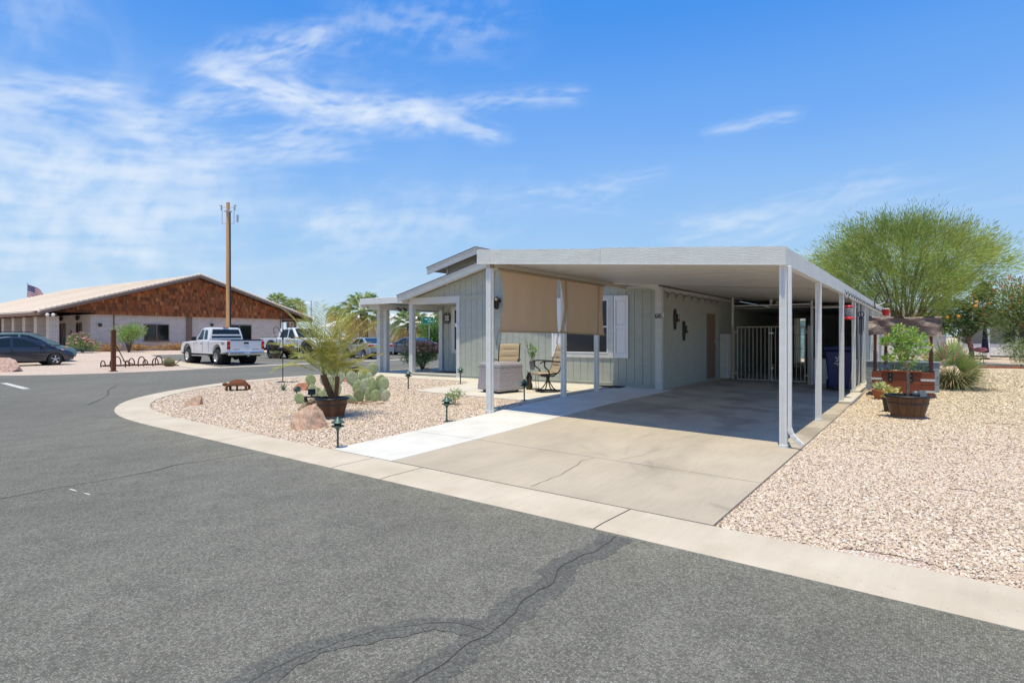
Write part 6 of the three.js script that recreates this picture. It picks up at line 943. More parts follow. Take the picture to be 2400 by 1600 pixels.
// ================================================================ THE HALL ACROSS THE ROAD
{
  const XW = -51.2, yg = 0.3, H = thing('community_hall', 'low block hall with brown shingled gable and pale tile roof', 'building', [XW, yg, -18.5]);
  const zL = -10.4, zR = -26.9, eave = 3.3, ridgeZ = -18.45, ridgeY = 6.75, zEl = -7.0, zEr = -29.95, eY = 3.22, k = (ridgeY - eY) / (ridgeZ - zEr);
  const roofY = z => ridgeY - abs(z - ridgeZ) * k, XF = XW + 0.75, XB = -80;
  wpart('wall', [bx(XB, XW, yg - 0.3, eave, zR, zL)], M.block, H);
  // gable backing and shingle courses
  wpart('gable', muv(new THREE.ExtrudeGeometry(new THREE.Shape([[-zEl - 0.3, eave - 0.05], [-ridgeZ, ridgeY - 0.22], [-zEr + 0.3 - 0.6, eave - 0.05]].map(p => new THREE.Vector2(...p))), { depth: 0.3, bevelEnabled: false }).rotateY(PI / 2).translate(XW - 0.12, 0, 0)), M.rustDark, H);
  { const r = rng(808), gs = [], cols = [], ch = 0.3; let row = 0; for (let y = eave - 0.1; y < ridgeY - 0.3; y += ch, row++) { const half = (ridgeY - 0.2 - y) / k; let z = ridgeZ - half; const z1 = ridgeZ + half; while (z < z1 - 0.05) { const w = min(0.1 + 0.16 * r(), z1 - z), yt = min(y + ch + 0.05, roofY((z + z + w) / 2 < ridgeZ ? z : z + w) - 0.14), yb = y + (r() - 0.5) * 0.035; if (yt - yb > 0.05 && z > zEr + 0.4 && z + w < zEl - 0.25) { const g = bx(0, 0.085, yb, yt, z + 0.004, z + w - 0.004); const p = g.attributes.position; for (let i = 0; i < p.count; i++) if (p.getY(i) > (yb + yt) / 2) p.setX(i, p.getX(i) * 0.2 - 0.012); g.translate(XW + 0.2, 0, 0); const uv = g.attributes.uv, du = r() * 9, dv = r() * 9; for (let i = 0; i < uv.count; i++) uv.setXY(i, uv.getY(i) + du, uv.getX(i) * 0.6 + dv); const t = r(), c = t > 0.93 ? [0.60, 0.27, 0.10] : tint([0.36, 0.125, 0.045], r, 0.45), ca = new Float32Array(p.count * 3); for (let i = 0; i < p.count; i++) ca.set(c, i * 3); g.setAttribute('color', new THREE.BufferAttribute(ca, 3)); gs.push(g); } z += w; } }
    const m = wpart('shingles', mergeGeometries(gs), M.cedar, H, 'uneven brown cedar shingles on the gable'); m.userData.kind = 'stuff'; }
  wpart('gable_vent', [0, 1, 2, 3].map(i => bx(XW + 0.2, XW + 0.24, ridgeY - 0.62 + i * 0.07, ridgeY - 0.58 + i * 0.07, ridgeZ - 1.3 + i * 0.3, ridgeZ + 1.3 - i * 0.3)), M.brownTrim, H);
  // tile roof: two slopes, barge boards, rounded verge tiles
  const slope = (z0, z1) => { const a = roofY(z0), b = roofY(z1), s = new THREE.Shape([[-z0, a], [-z1, b], [-z1, b + 0.14], [-z0, a + 0.14]].map(p => new THREE.Vector2(...p))); return new THREE.ExtrudeGeometry(s, { depth: XF - XB, bevelEnabled: false }).rotateY(PI / 2).translate(XB, 0, 0); };
  const R = wpart('roof', [muv(slope(ridgeZ, zEl)), muv(slope(ridgeZ, zEr))], M.roofTile, H);
  { const caps = []; for (const [ze, s] of [[zEl, 1], [zEr, -1]]) { const L = hypot(ze - ridgeZ, eY - ridgeY), n = 34; for (let i = 0; i < n; i++) { const t0 = i / n, t1 = (i + 0.92) / n, z0 = lerp(ridgeZ, ze, t0), z1 = lerp(ridgeZ, ze, t1); caps.push(rod([XF - 0.04, roofY(z0) + 0.15, z0], [XF - 0.04, roofY(z1) + 0.13, z1], 0.1, 0.125, 8)); } }
    const m = wpart('verge_tiles', caps, M.roofTile, R); }
  { const rows = []; const n = 30; for (let i = 1; i < n; i++) { const z = lerp(ridgeZ, zEl, i / n); rows.push(rod([XB + 0.2, roofY(z) + 0.14, z], [XF - 0.12, roofY(z) + 0.14, z], 0.035, 0.035, 5)); } wpart('tile_courses', rows, M.roofTile, R); }
  for (const [z0, z1] of [[ridgeZ, zEl], [ridgeZ, zEr]]) { const s = new THREE.Shape([[-z0, roofY(z0) - 0.16], [-z1, roofY(z1) - 0.16], [-z1, roofY(z1) + 0.02], [-z0, roofY(z0) + 0.02]].map(p => new THREE.Vector2(...p))); wpart('barge_board', new THREE.ExtrudeGeometry(s, { depth: 0.06, bevelEnabled: false }).rotateY(PI / 2).translate(XF + 0.002, 0, 0), M.brownTrim, R); }
  wpart('eave_board', [bx(XB, XF, eY - 0.2, eY - 0.005, zEl - 0.02, zEl + 0.05), bx(XB, XF, eY - 0.2, eY - 0.005, zEr - 0.05, zEr + 0.02)], M.brownTrim, R);
  wpart('soffit', [bx(XB, XF - 0.05, eave - 0.08, eave - 0.02, zEl - 0.1, zL + 0.02).translate(0, -0.02, -0.0), bx(XB, XF - 0.05, eave - 0.12, eave - 0.06, zEr + 0.1, zR - 0.02)], M.brownTrim, R);
  // pilaster, columns of the side porch
  wpart('pilaster', rbx(XW, XW + 0.14, yg - 0.1, 3.75, -18.05, -17.6, 0.02), M.brownTrim, H);
  for (const x of [-51.6, -54.1, -56.6, -59.1, -61.6]) { wpart('column', bx(x - 0.3, x + 0.3, yg - 0.3, eY - 0.25, -8.4, -7.8), M.block, H); wpart('column_cap', bx(x - 0.2, x + 0.2, eY - 0.245, eY - 0.06, -8.3, -7.9), M.brownTrim, H); }
  wpart('porch_beam', bx(-80, -51.2, eY - 0.36, eY - 0.2, -8.25, -7.95).translate(0, 0.16, 0), M.brownTrim, H);
  for (const z of [-28.4]) for (const x of [-52, -56]) wpart('column', bx(x - 0.25, x + 0.25, yg - 0.3, eY - 0.3, z - 0.25, z + 0.25), M.block, H);
  for (const z of [-27.6, -28.0]) wpart('pipe_post', rod([XW + 0.1, yg - 0.2, z], [XW + 0.1, eY, z], 0.05), M.brownTrim, H);
  // windows
  const win = (z0, z1, y0, y1, lab) => { const w = wpart('window', bx(XW + 0.002, XW + 0.03, y0, y1, z0, z1), M.glassDark, H, lab); wpart('frame', [bx(XW, XW + 0.07, y0 - 0.06, y0, z0 - 0.05, z1 + 0.05), bx(XW, XW + 0.07, y1, y1 + 0.06, z0 - 0.05, z1 + 0.05), bx(XW, XW + 0.07, y0, y1, z0 - 0.05, z0), bx(XW, XW + 0.07, y0, y1, z1, z1 + 0.05), bx(XW, XW + 0.06, y0, y1, (z0 + z1) / 2 - 0.04, (z0 + z1) / 2 + 0.04)], M.brownTrim, w); wpart('sill', bx(XW, XW + 0.12, y0 - 0.14, y0 - 0.06, z0 - 0.1, z1 + 0.1), M.brownTrim, w); };
  win(-16.1, -14.25, 1.2, 2.45); win(-23.6, -21.3, 1.1, 2.5);
  for (const x of [-53.3, -56.6]) { const w = wpart('window', bx(x - 0.45, x + 0.45, 0.9, 2.5, zL, zL + 0.03), M.glassDark, H); wpart('frame', [bx(x - 0.52, x + 0.52, 0.8, 0.9, zL, zL + 0.08), bx(x - 0.52, x + 0.52, 2.5, 2.57, zL, zL + 0.08), bx(x - 0.52, x - 0.45, 0.9, 2.5, zL, zL + 0.08), bx(x + 0.45, x + 0.52, 0.9, 2.5, zL, zL + 0.08), bx(x - 0.04, x + 0.04, 0.9, 2.5, zL, zL + 0.05)], M.brownTrim, w); }
  for (const [x, w] of [[-60.2, 1.0], [-66, 1.0]]) { const d = wpart('door', bx(x - w / 2, x + w / 2, yg - 0.1, 2.35, zL, zL + 0.05), M.brownTrim, H); wpart('handle', rod([x + 0.38, 1.2, zL + 0.1], [x + 0.38, 1.4, zL + 0.1], 0.015), M.steel, d); }
  for (const x of [-54.95, -63.2]) wpart('medallion', [bx(x - 0.12, x + 0.12, 1.1, 2.0, zL, zL + 0.05), bx(x - 0.3, x + 0.3, 1.35, 1.75, zL, zL + 0.045)], mat([0.30, 0.22, 0.16]), H);
  for (const x of [-53.3, -56.6]) wpart('lantern', [lathe([[0.001, 0], [0.1, 0.08], [0.14, 0.3], [0.06, 0.42], [0.001, 0.48]], 10).translate(x, 2.72, zL + 0.16)], M.black, H);
  for (const [z, y] of [[-11.0, 2.35], [-19.8, 2.5]]) wpart('wall_light', [new THREE.SphereGeometry(0.13, 12, 8).scale(1, 0.8, 1).translate(XW + 0.14, y, z), new THREE.CylinderGeometry(0.15, 0.1, 0.1, 12).translate(XW + 0.14, y + 0.08, z)], M.black, H);
  wpart('downspout', [bx(XW, XW + 0.06, yg, eave, -12.03, -11.95), rod([XW + 0.06, yg, -26.75], [XW + 0.06, 4.1, -26.75], 0.04)], M.brownTrim, H);
  wpart('flood_light', [new THREE.SphereGeometry(0.12, 10, 8).translate(XF + 0.1, 3.05, -7.4), new THREE.SphereGeometry(0.12, 10, 8).translate(XF + 0.1, 3.05, -7.75)], M.vinylWhite, H);
  // second wing further left
  const A = thing('hall_wing', 'far wing of the block hall with pale roof at the picture edge', 'building', [-72, 0, 2]);
  wpart('wall', bx(-90, -70.5, -0.1, 3.0, -6, 2), M.block, A); wpart('roof', [muv(new THREE.ExtrudeGeometry(new THREE.Shape([[-3.2, 2.9], [2, 4.7], [7.2, 2.9], [7.2, 3.1], [2, 4.95], [-3.2, 3.1]].map(p => new THREE.Vector2(...p))), { depth: 22, bevelEnabled: false }).rotateY(PI / 2).translate(-91, 0, 0))], M.roofTile, A); wpart('column', bx(-70.2, -69.5, -0.1, 2.8, 1.6, 2.3), M.block, A);
}
// shrubs and ornaments in the rock bed before the hall
bush('oleander', 'low pink oleander showing over the wagon hood', -47.6, -8.6, { w: 2.3, wd: 1.6, h: 1.35, n: 3200, leaf: 0.16, col: [0.11, 0.16, 0.05], seed: 41, base: 0.1, lumps: 10, flowers: 110, fcol: [0.72, 0.38, 0.40], fsize: 0.13, lwid: 0.3, y: 0.3 });
bush('desert_shrub', 'open leafy shrub with a few red flowers in the hall bed', -46.9, -11.3, { w: 2.0, wd: 1.8, h: 2.15, n: 3000, leaf: 0.15, col: [0.16, 0.235, 0.06], seed: 42, base: 0.75, lumps: 11, flowers: 16, fcol: [0.6, 0.10, 0.08], fsize: 0.09, lwid: 0.35, y: 0.3, trunkR: 0.03 });
for (const [lab, x, z, n, w, s] of [['dry tan shrubs under the hall corner light', -49.9, -11.0, 1500, 1.8, 43], ['dry tan shrub right of the leafy desert shrub', -49.9, -13.2, 1300, 1.6, 47], ['dry tan hedge of shrubs below the hall window', -49.6, -16.4, 3600, 5.2, 44]]) bush('dry_shrub', lab, x, z, { w: 1.0, wd: w, h: 0.62, n, leaf: 0.18, col: [0.36, 0.22, 0.085], seed: s, base: 0.03, lumps: 12, lwid: 0.14, y: 0.28, mt: M.leafDry });
{
  const p = thing('rust_post', 'rusty square steel post at the edge of the far rock bed', 'post', [-27.2, 0, -2.6]); part('post', rbx(-0.08, 0.08, 0, 1.78, -0.08, 0.08, 0.01), M.rust, p); part('base_plate', rbx(-0.13, 0.13, -0.01, 0.02, -0.13, 0.13, 0.005), M.rustDark, p);
  const h = thing('farm_harrow', 'old rusty spring tooth harrow lying on the rock bed', 'farm implement', [-29.8, 0.0, -4.4], VIEW + 0.75);
  part('frame', [rod([-1.2, 0.12, -0.35], [1.4, 0.12, -0.35], 0.03), rod([-1.2, 0.12, 0.3], [1.3, 0.12, 0.3], 0.03), rod([-0.8, 0.14, -0.4], [-0.8, 0.14, 0.4], 0.03), rod([0.7, 0.14, -0.4], [0.7, 0.14, 0.4], 0.03), rod([1.3, 0.1, 0.0], [2.0, 0.05, 0.1], 0.03), rod([1.8, 0.05, 0.1], [2.1, 0.35, 0.1], 0.02)], M.rustDark, h);
  for (let i = 0; i < 9; i++) { const x = -1.1 + i * 0.29, z = i % 2 ? 0.3 : -0.35, R = 0.2 + (i % 3) * 0.05; part('tooth', new THREE.TorusGeometry(R, 0.026, 6, 18, PI * 1.25).rotateZ(-0.6).rotateY(PI / 2 + 0.3).translate(x, R * 0.75, z), M.rustDark, h); }
  part('lever', [rod([-0.2, 0.1, 0], [-0.62, 1.05, 0], 0.022), rod([-0.35, 0.35, -0.1], [0.1, 0.15, 0.1], 0.02)], M.rustDark, h);
  const b = thing('barrel_cactus', 'round ribbed barrel cactus in the far rock bed', 'cactus', [-29.75, -0.03, -6.1]); const g = new THREE.SphereGeometry(0.23, 80, 16); warp(g, v => { const a = atan2(v.z, v.x), k = 1 + 0.09 * sin(a * 20); v.x *= k; v.z *= k; v.y = v.y * 0.95 + 0.21; }); part('body', g, mat([0.15, 0.16, 0.07], { roughness: 0.8 }), b); const L = new Leaves(), r = rng(61); for (let i = 0; i < 900; i++) { const a = floor(r() * 20) / 20 * 6.283 + 0.078, t = r() * 2.6 - 0.9, q = cos(t) * 0.25; L.leaf(q * cos(a), 0.21 + sin(t) * 0.225, q * sin(a), cos(a) + r() - 0.5, sin(t) + r() - 0.5, sin(a) + r() - 0.5, 0.06, 0.01, tint([0.5, 0.4, 0.22], r, 0.3), r); } part('spines', L.build(), M.leafDry, b);
}
// utility pole with antennas
{
  const P = thing('utility_pole', 'tall brown wooden pole topped with antennas behind the pickup', 'utility pole', [-46.6, 0, -18.75]);
  part('pole', rod([0, -0.1, 0], [0, 12.7, 0], 0.185, 0.14, 16), M.poleWood, P); part('conduit', [rod([0.1, 0, -0.17], [0.07, 12.0, -0.14], 0.05), rod([0.18, 0, -0.1], [0.13, 12.0, -0.08], 0.035)], M.black, P);
  for (const s of [-1, 1]) { const dx = s * 0.5 * cos(VIEW), dz = -s * 0.5 * sin(VIEW); part('antenna', [rod([dx, 10.9, dz], [dx, 12.5, dz], 0.025), new RoundedBoxGeometry(0.09, 0.36, 0.09, 1, 0.03).translate(dx * 1.15, 12.2, dz * 1.15), new RoundedBoxGeometry(0.1, 0.09, 0.2, 1, 0.03).translate(dx * 1.25, 12.45, dz * 1.25)], M.steel, P); part('standoff', [rod([0, 10.95, 0], [dx, 10.95, dz], 0.025), rod([0, 12.3, 0], [dx, 12.3, dz], 0.025)], M.steel, P); }
  part('dish', new RoundedBoxGeometry(0.2, 0.65, 0.12, 1, 0.04).translate(0.8 * cos(VIEW), 11.35, -0.8 * sin(VIEW)), M.steel, P); part('bracket', [bx(-0.25, 0.25, 11.9, 12.0, -0.22, 0.22)], M.steel, P);
}
// flag on a pole beyond the roof
{
  const F = thing('flag_pole', 'grey flag pole with a drooping striped flag beyond the hall roof', 'flag pole', [-91.3, 0, -18.0]);
  part('pole', rod([0, 0, 0], [0, 8.2, 0], 0.09, 0.06, 8), M.steel, F);
  const cv = document.createElement('canvas'); cv.width = 256; cv.height = 136; const c = cv.getContext('2d'); for (let i = 0; i < 13; i++) { c.fillStyle = i % 2 ? '#eeeeee' : '#b22234'; c.fillRect(0, i * 136 / 13, 256, 136 / 13 + 1); } c.fillStyle = '#3c3b6e'; c.fillRect(0, 0, 102, 136 * 7 / 13); c.fillStyle = '#fff'; for (let y = 0; y < 9; y++) for (let x = 0; x < (y % 2 ? 5 : 6); x++) { c.beginPath(); c.arc(9 + x * 17 + (y % 2 ? 8 : 0), 6 + y * 7.6, 2.4, 0, 7); c.fill(); }
  const t = new THREE.CanvasTexture(cv); t.colorSpace = THREE.SRGBColorSpace; const g = new THREE.PlaneGeometry(2.6, 1.5, 20, 8).translate(1.3, -0.75, 0); warp(g, v => { const d = v.x / 2.6; v.y -= d * d * 0.9 + d * 0.35; v.z += 0.18 * sin(d * 8); v.x *= 0.82; }); part('flag', g.rotateY(VIEW).translate(0.08, 8.0, 0), mat([0.8, 0.8, 0.8], { map: t }), F);
}
// ---------------------------------------------------------------- palms, walls and houses in the distance
function fanPalm(label, x, z, h, R, seed, o = {}) {
  const P = thing('fan_palm', label, 'palm', [x, o.y || 0, z], 0, 'fan palms beyond the parking area'), r = rng(seed);
  part('trunk', [rod([0, 0, 0], [0, h, 0], o.tr || 0.3, (o.tr || 0.3) * 0.85, 12)], M.palmTrunk, P);
  const L = new Leaves(), n = o.n || 46;
  for (let k = 0; k < n; k++) {
    const a = k * 2.399, up = 1.35 - 2.3 * pow(k / n, 0.85), pl = R * 0.45, c = [cos(a) * cos(up), sin(up), sin(a) * cos(up)], side = [-sin(a), 0, cos(a)], up2 = [-cos(a) * sin(up), cos(up), -sin(a) * sin(up)], b = [c[0] * pl, h + c[1] * pl, c[2] * pl], dry = up < -0.35;
    L.blade([[0, h, 0], b], 0.04 * R, [0.2, 0.2, 0.07], side);
    const col = dry ? [0.30, 0.235, 0.12] : k < n * 0.2 ? [0.15, 0.2, 0.07] : [0.185, 0.215, 0.095];
    for (let q = 0; q < 17; q++) { const t = (q / 16 - 0.5) * 2.5, ln = R * (0.62 + 0.1 * r()) * (1 - 0.18 * abs(t)), dx = c[0] * cos(t) + side[0] * sin(t), dy = c[1] * cos(t) + side[1] * sin(t), dz = c[2] * cos(t) + side[2] * sin(t); const dr = 0.42 * R * (0.6 + r()); L.blade([b, [b[0] + dx * ln * 0.5, b[1] + dy * ln * 0.5 - dr * 0.1, b[2] + dz * ln * 0.5], [b[0] + dx * ln * 0.95, b[1] + dy * ln * 0.95 - dr * 0.9, b[2] + dz * ln * 0.95]], 0.095 * R, tint(col, r, 0.3), up2.map((u, i) => u * 0.5 + side[i] * -sin(t) * 0.3 + c[i] * 0 + (i === 1 ? 0.2 : 0))); }
  }
  part('crown', L.build(2.3), M.leaf, P); return P;
}
fanPalm('biggest fan palm behind the silver sedan', -46.6, -33.4, 4.0, 2.95, 71, { tr: 0.5, n: 44 });
fanPalm('fan palm seen between the porch posts', -40.1, -33.6, 2.75, 2.3, 72, { tr: 0.42, n: 40 });
fanPalm('fan palm just left of the porch wall sign', -37.9, -36.9, 3.1, 2.2, 73, { tr: 0.36 });
fanPalm('small slender fan palm left of the biggest palm', -75.8, -53.2, 5.2, 1.7, 74, { tr: 0.28 });
fanPalm('far fan palm rising behind the low end of the hall roof', -79.2, -45.0, 6.6, 2.1, 75);
fanPalm('second far fan palm just right of the roof end', -77.0, -46.5, 5.9, 2.0, 76);
fanPalm('tiny far palm at the left picture edge', -95, -10, 5.0, 1.8, 77, { n: 30 });
bush('round_tree', 'round glossy green tree beside the porch wall, beyond the sedan', -35.7, -32.6, { w: 3.0, wd: 3.0, h: 3.3, n: 5200, leaf: 0.2, col: [0.075, 0.16, 0.03], seed: 81, base: 0.3, lumps: 16, cat: 'tree', lwid: 0.5, trunkR: 0.06 });
bush('yellow_green_shrub', 'yellow green shrub beyond the hall columns at the far left', -66, 3.0, { w: 3, wd: 3, h: 2.4, n: 2600, leaf: 0.25, col: [0.2, 0.22, 0.05], seed: 82, base: 0.1, lumps: 10, lwid: 0.5 });
{
  const w = thing('block_wall', 'low tan block wall behind the parked sedan', 'wall', [-43, 0, -33]);
  wpart('wall', [bx(-60, -37.5, 0, 1.12, -34.6, -34.4)], M.blockTan, w); wpart('cap', bx(-60, -37.4, 1.12, 1.2, -34.66, -34.34), M.blockTan, w);
  const h = thing('tan_house', 'tan stucco house with white window beyond the block wall', 'house', [-40, 0, -41]);
  wpart('wall', bx(-45.5, -33, 0, 2.9, -46, -40), M.stucco, h); wpart('roof', [muv(new THREE.ExtrudeGeometry(new THREE.Shape([[39.4, 2.8], [43, 3.9], [46.6, 2.8], [46.6, 2.95], [43, 4.05], [39.4, 2.95]].map(p => new THREE.Vector2(...p))), { depth: 13.4, bevelEnabled: false }).rotateY(PI / 2).translate(-46, 0, 0))], M.roofTile, h);
  const wi = wpart('window', bx(-42.9, -42.0, 0.9, 2.3, -40, -39.96), M.glassDark, h); wpart('frame', [bx(-43.0, -42.9, 0.8, 2.4, -40, -39.93), bx(-42.0, -41.9, 0.8, 2.4, -40, -39.93), bx(-42.9, -42.0, 0.8, 0.9, -40, -39.93), bx(-42.9, -42.0, 2.3, 2.4, -40, -39.93), bx(-42.9, -42.0, 1.5, 1.56, -40, -39.94)], M.vinylWhite, wi);
  const f = thing('white_house', 'white house with flat carport beyond the block wall and palms', 'house', [-57, 0, -46]);
  wpart('wall', bx(-66, -50, 0, 2.4, -54, -48), M.whiteHouse, f); wpart('roof', [muv(new THREE.ExtrudeGeometry(new THREE.Shape([[44, 2.7], [50, 4.4], [56, 2.7], [56, 2.85], [50, 4.6], [44, 2.85]].map(p => new THREE.Vector2(...p))), { depth: 20, bevelEnabled: false }).rotateY(PI / 2).translate(-68, 0, 0))], M.whiteHouse, f); for (const x of [-65, -60, -55, -50]) wpart('post', bx(x - 0.12, x + 0.12, 0, 2.7, -45.2, -44.96), M.vinylWhite, f); wpart('beam', bx(-67, -48.5, 2.4, 2.7, -45.2, -44.96), M.vinylWhite, f);
  const l = thing('street_lamp', 'grey street lamp post between the hall roof and the palms', 'street lamp', [-79, 0, -50.9], VIEW); part('pole', rod([0, 0, 0], [0, 7.2, 0], 0.12, 0.08, 10), M.steel, l); part('arm', tube([[0, 6.6, 0], [-0.8, 6.9, 0], [-2.0, 6.95, 0]], 0.05, 6), M.steel, l); part('lamp_head', new RoundedBoxGeometry(0.9, 0.16, 0.3, 2, 0.06).translate(-2.2, 6.9, 0), M.steel, l);
  // green guide sign
  const s = thing('street_sign', 'green street sign with white lettering seen through the porch', 'sign', [-28.9, 0, -24.2], VIEW + 0.2); part('pole', rod([0, 0, 0], [0, 2.9, 0], 0.03, 0.03, 8), M.steel, s);
  const cv = document.createElement('canvas'); cv.width = 256; cv.height = 160; const c = cv.getContext('2d'); c.fillStyle = '#0a7a5a'; c.fillRect(0, 0, 256, 160); c.strokeStyle = '#d8f0e4'; c.lineWidth = 4; c.strokeRect(6, 6, 244, 148); c.fillStyle = '#cfeee0'; for (const [x, y, w] of [[60, 40, 70], [150, 40, 50], [130, 92, 40], [184, 92, 46]]) c.fillRect(x, y, w, 22);
  const t = new THREE.CanvasTexture(cv); t.colorSpace = THREE.SRGBColorSpace; part('panel', new THREE.BoxGeometry(0.85, 0.52, 0.02).translate(-0.1, 2.68, 0.03), mat([1, 1, 1], { map: t, roughness: 0.5 }), s);
}
// patio cover on the far side of the house
{
  const A = thing('patio_cover', 'white flat patio cover on the far side of the house', 'patio cover', [-14.1, 0.19, -9]);
  wpart('roof', [bx(-15.05, -12.95, 2.68, 2.74, -14.4, -5.75)], M.metalWhite, A); wpart('fascia', [rbx(-15.1, -12.95, 2.62, 2.84, -5.78, -5.72, 0.012), rbx(-15.13, -15.05, 2.6, 2.84, -14.4, -5.74, 0.012)], M.metalWhite, A); wpart('gutter_end', rbx(-15.26, -15.12, 2.53, 2.72, -6.1, -5.8, 0.03), M.metalWhite, A);
  wpart('beam', [rbx(-14.95, -14.4, 2.46, 2.66, -14, -6.0, 0.01).scale(1, 1, 1), rbx(-14.8, -12.95, 2.44, 2.62, -10.1, -9.95, 0.01)], M.trim, A);
  for (const [x, z] of [[-14.7, -6.62], [-14.88, -6.48], [-14.75, -13.8]]) wpart('post', rbx(x - 0.085, x + 0.085, 0.19, 2.5, z - 0.085, z + 0.085, 0.01), M.trim, A);
  const b = thing('bird_ornament', 'pair of dark metal birds under the patio cover', 'ornament', [-14.2, 2.42, -6.8], VIEW); for (const dx of [0, 0.2]) part('bird', [new THREE.SphereGeometry(0.05, 10, 8).scale(1.7, 0.8, 0.7).rotateZ(-0.4).translate(dx, 0.05, 0), new THREE.ConeGeometry(0.03, 0.14, 6).rotateZ(1.9).translate(dx - 0.1, 0.09, 0)], M.black, b); part('perch', rod([-0.1, 0, 0], [0.35, 0, 0], 0.006), M.black, b);
  const q = thing('hanging_basket', 'dark hanging basket by the porch wall', 'hanging basket', [-13.75, 1.95, -9.2]); part('chain', rod([0, 0.2, 0], [0, 0.5, 0], 0.004), M.black, q); part('basket', new THREE.SphereGeometry(0.14, 14, 8, 0, 6.3, PI / 2, PI / 2).translate(0, 0.2, 0), M.black, q); const L = new Leaves(), r = rng(3); for (let i = 0; i < 120; i++) { const d = onSphere(r); L.leaf(0, 0.18, 0, d[0], d[1] * 0.6, d[2], 0.18, 0.05, tint([0.08, 0.03, 0.03], r, 0.5), r); } part('plant', L.build(1.9), M.leaf, q);
}
// ================================================================ THE SIDE YARD ON THE RIGHT
{ // small standard tree in the tub, with pale blossoms
  const x = 1.2, z = -4.62, y = lie(x, z) + 0.38, t = thing('patio_tree', 'small round headed blooming tree growing in the wide half barrel', 'tree', [x, y, z], VIEW), r = rng(501);
  part('trunk', [tube([[0.03, 0, 0], [0.035, 0.25, 0], [0.02, 0.5, 0.01], [0.0, 0.58, 0]], 0.026, 9, 20), tube([[0.02, 0.5, 0], [-0.06, 0.62, 0.02], [-0.12, 0.75, 0]], 0.016, 7), tube([[0.02, 0.5, 0], [0.1, 0.68, 0], [0.16, 0.85, 0.02]], 0.015, 7), tube([[0.01, 0.55, 0], [0.0, 0.75, -0.05], [-0.02, 0.95, 0]], 0.014, 7), tube([[-0.1, 0.7, 0], [-0.22, 0.9, 0.03], [-0.36, 1.0, 0]], 0.01, 6)], M.barkPale, t);
  const L = new Leaves(), F = new Leaves(), cl = [[0, 0.8, 0, 0.2], [-0.08, 0.95, 0.05, 0.16], [0.12, 0.95, 0, 0.17], [-0.12, 1.1, 0, 0.13], [0.03, 1.08, 0.05, 0.13], [0.2, 1.05, 0, 0.12], [-0.3, 1.05, 0, 0.1], [0.3, 1.08, -0.05, 0.1], [-0.2, 0.78, 0.05, 0.12], [0.2, 0.78, 0.04, 0.14], [-0.14, 1.25, 0, 0.08], [0.1, 1.22, 0, 0.07], [0.36, 0.92, 0, 0.09], [-0.4, 1.02, 0, 0.06], [0, 0.65, 0.02, 0.13], [-0.33, 0.7, 0, 0.08]];
  for (let i = 0; i < 1500; i++) { const c = cl[floor(r() * cl.length)], d = onSphere(r), q = pow(r(), 0.6) * c[3]; const yel = r() < 0.08; L.leaf(c[0] + d[0] * q, c[1] + d[1] * q, c[2] + d[2] * q, d[0] + (r() - 0.5) * 0.6, 0.35 + d[1] * 0.5, d[2] + (r() - 0.5) * 0.6, 0.055 + 0.04 * r(), 0.026, yel ? tint([0.5, 0.36, 0.05], r, 0.2) : tint([0.16, 0.27, 0.05], r, 0.35), r); }
  for (let i = 0; i < 46; i++) { const c = cl[floor(r() * cl.length)], d = onSphere(r), q = c[3] * 1.0; const col = tint([0.72, 0.55, 0.5], r, 0.15); for (let k = 0; k < 9; k++) { const e = onSphere(r); F.leaf(c[0] + d[0] * q, c[1] + d[1] * q, c[2] + d[2] * q, e[0], e[1], e[2], 0.03, 0.022, col, r); } }
  part('crown', L.build(1.9), M.leaf, t); part('blossoms', F.build(), M.flower, t);
}
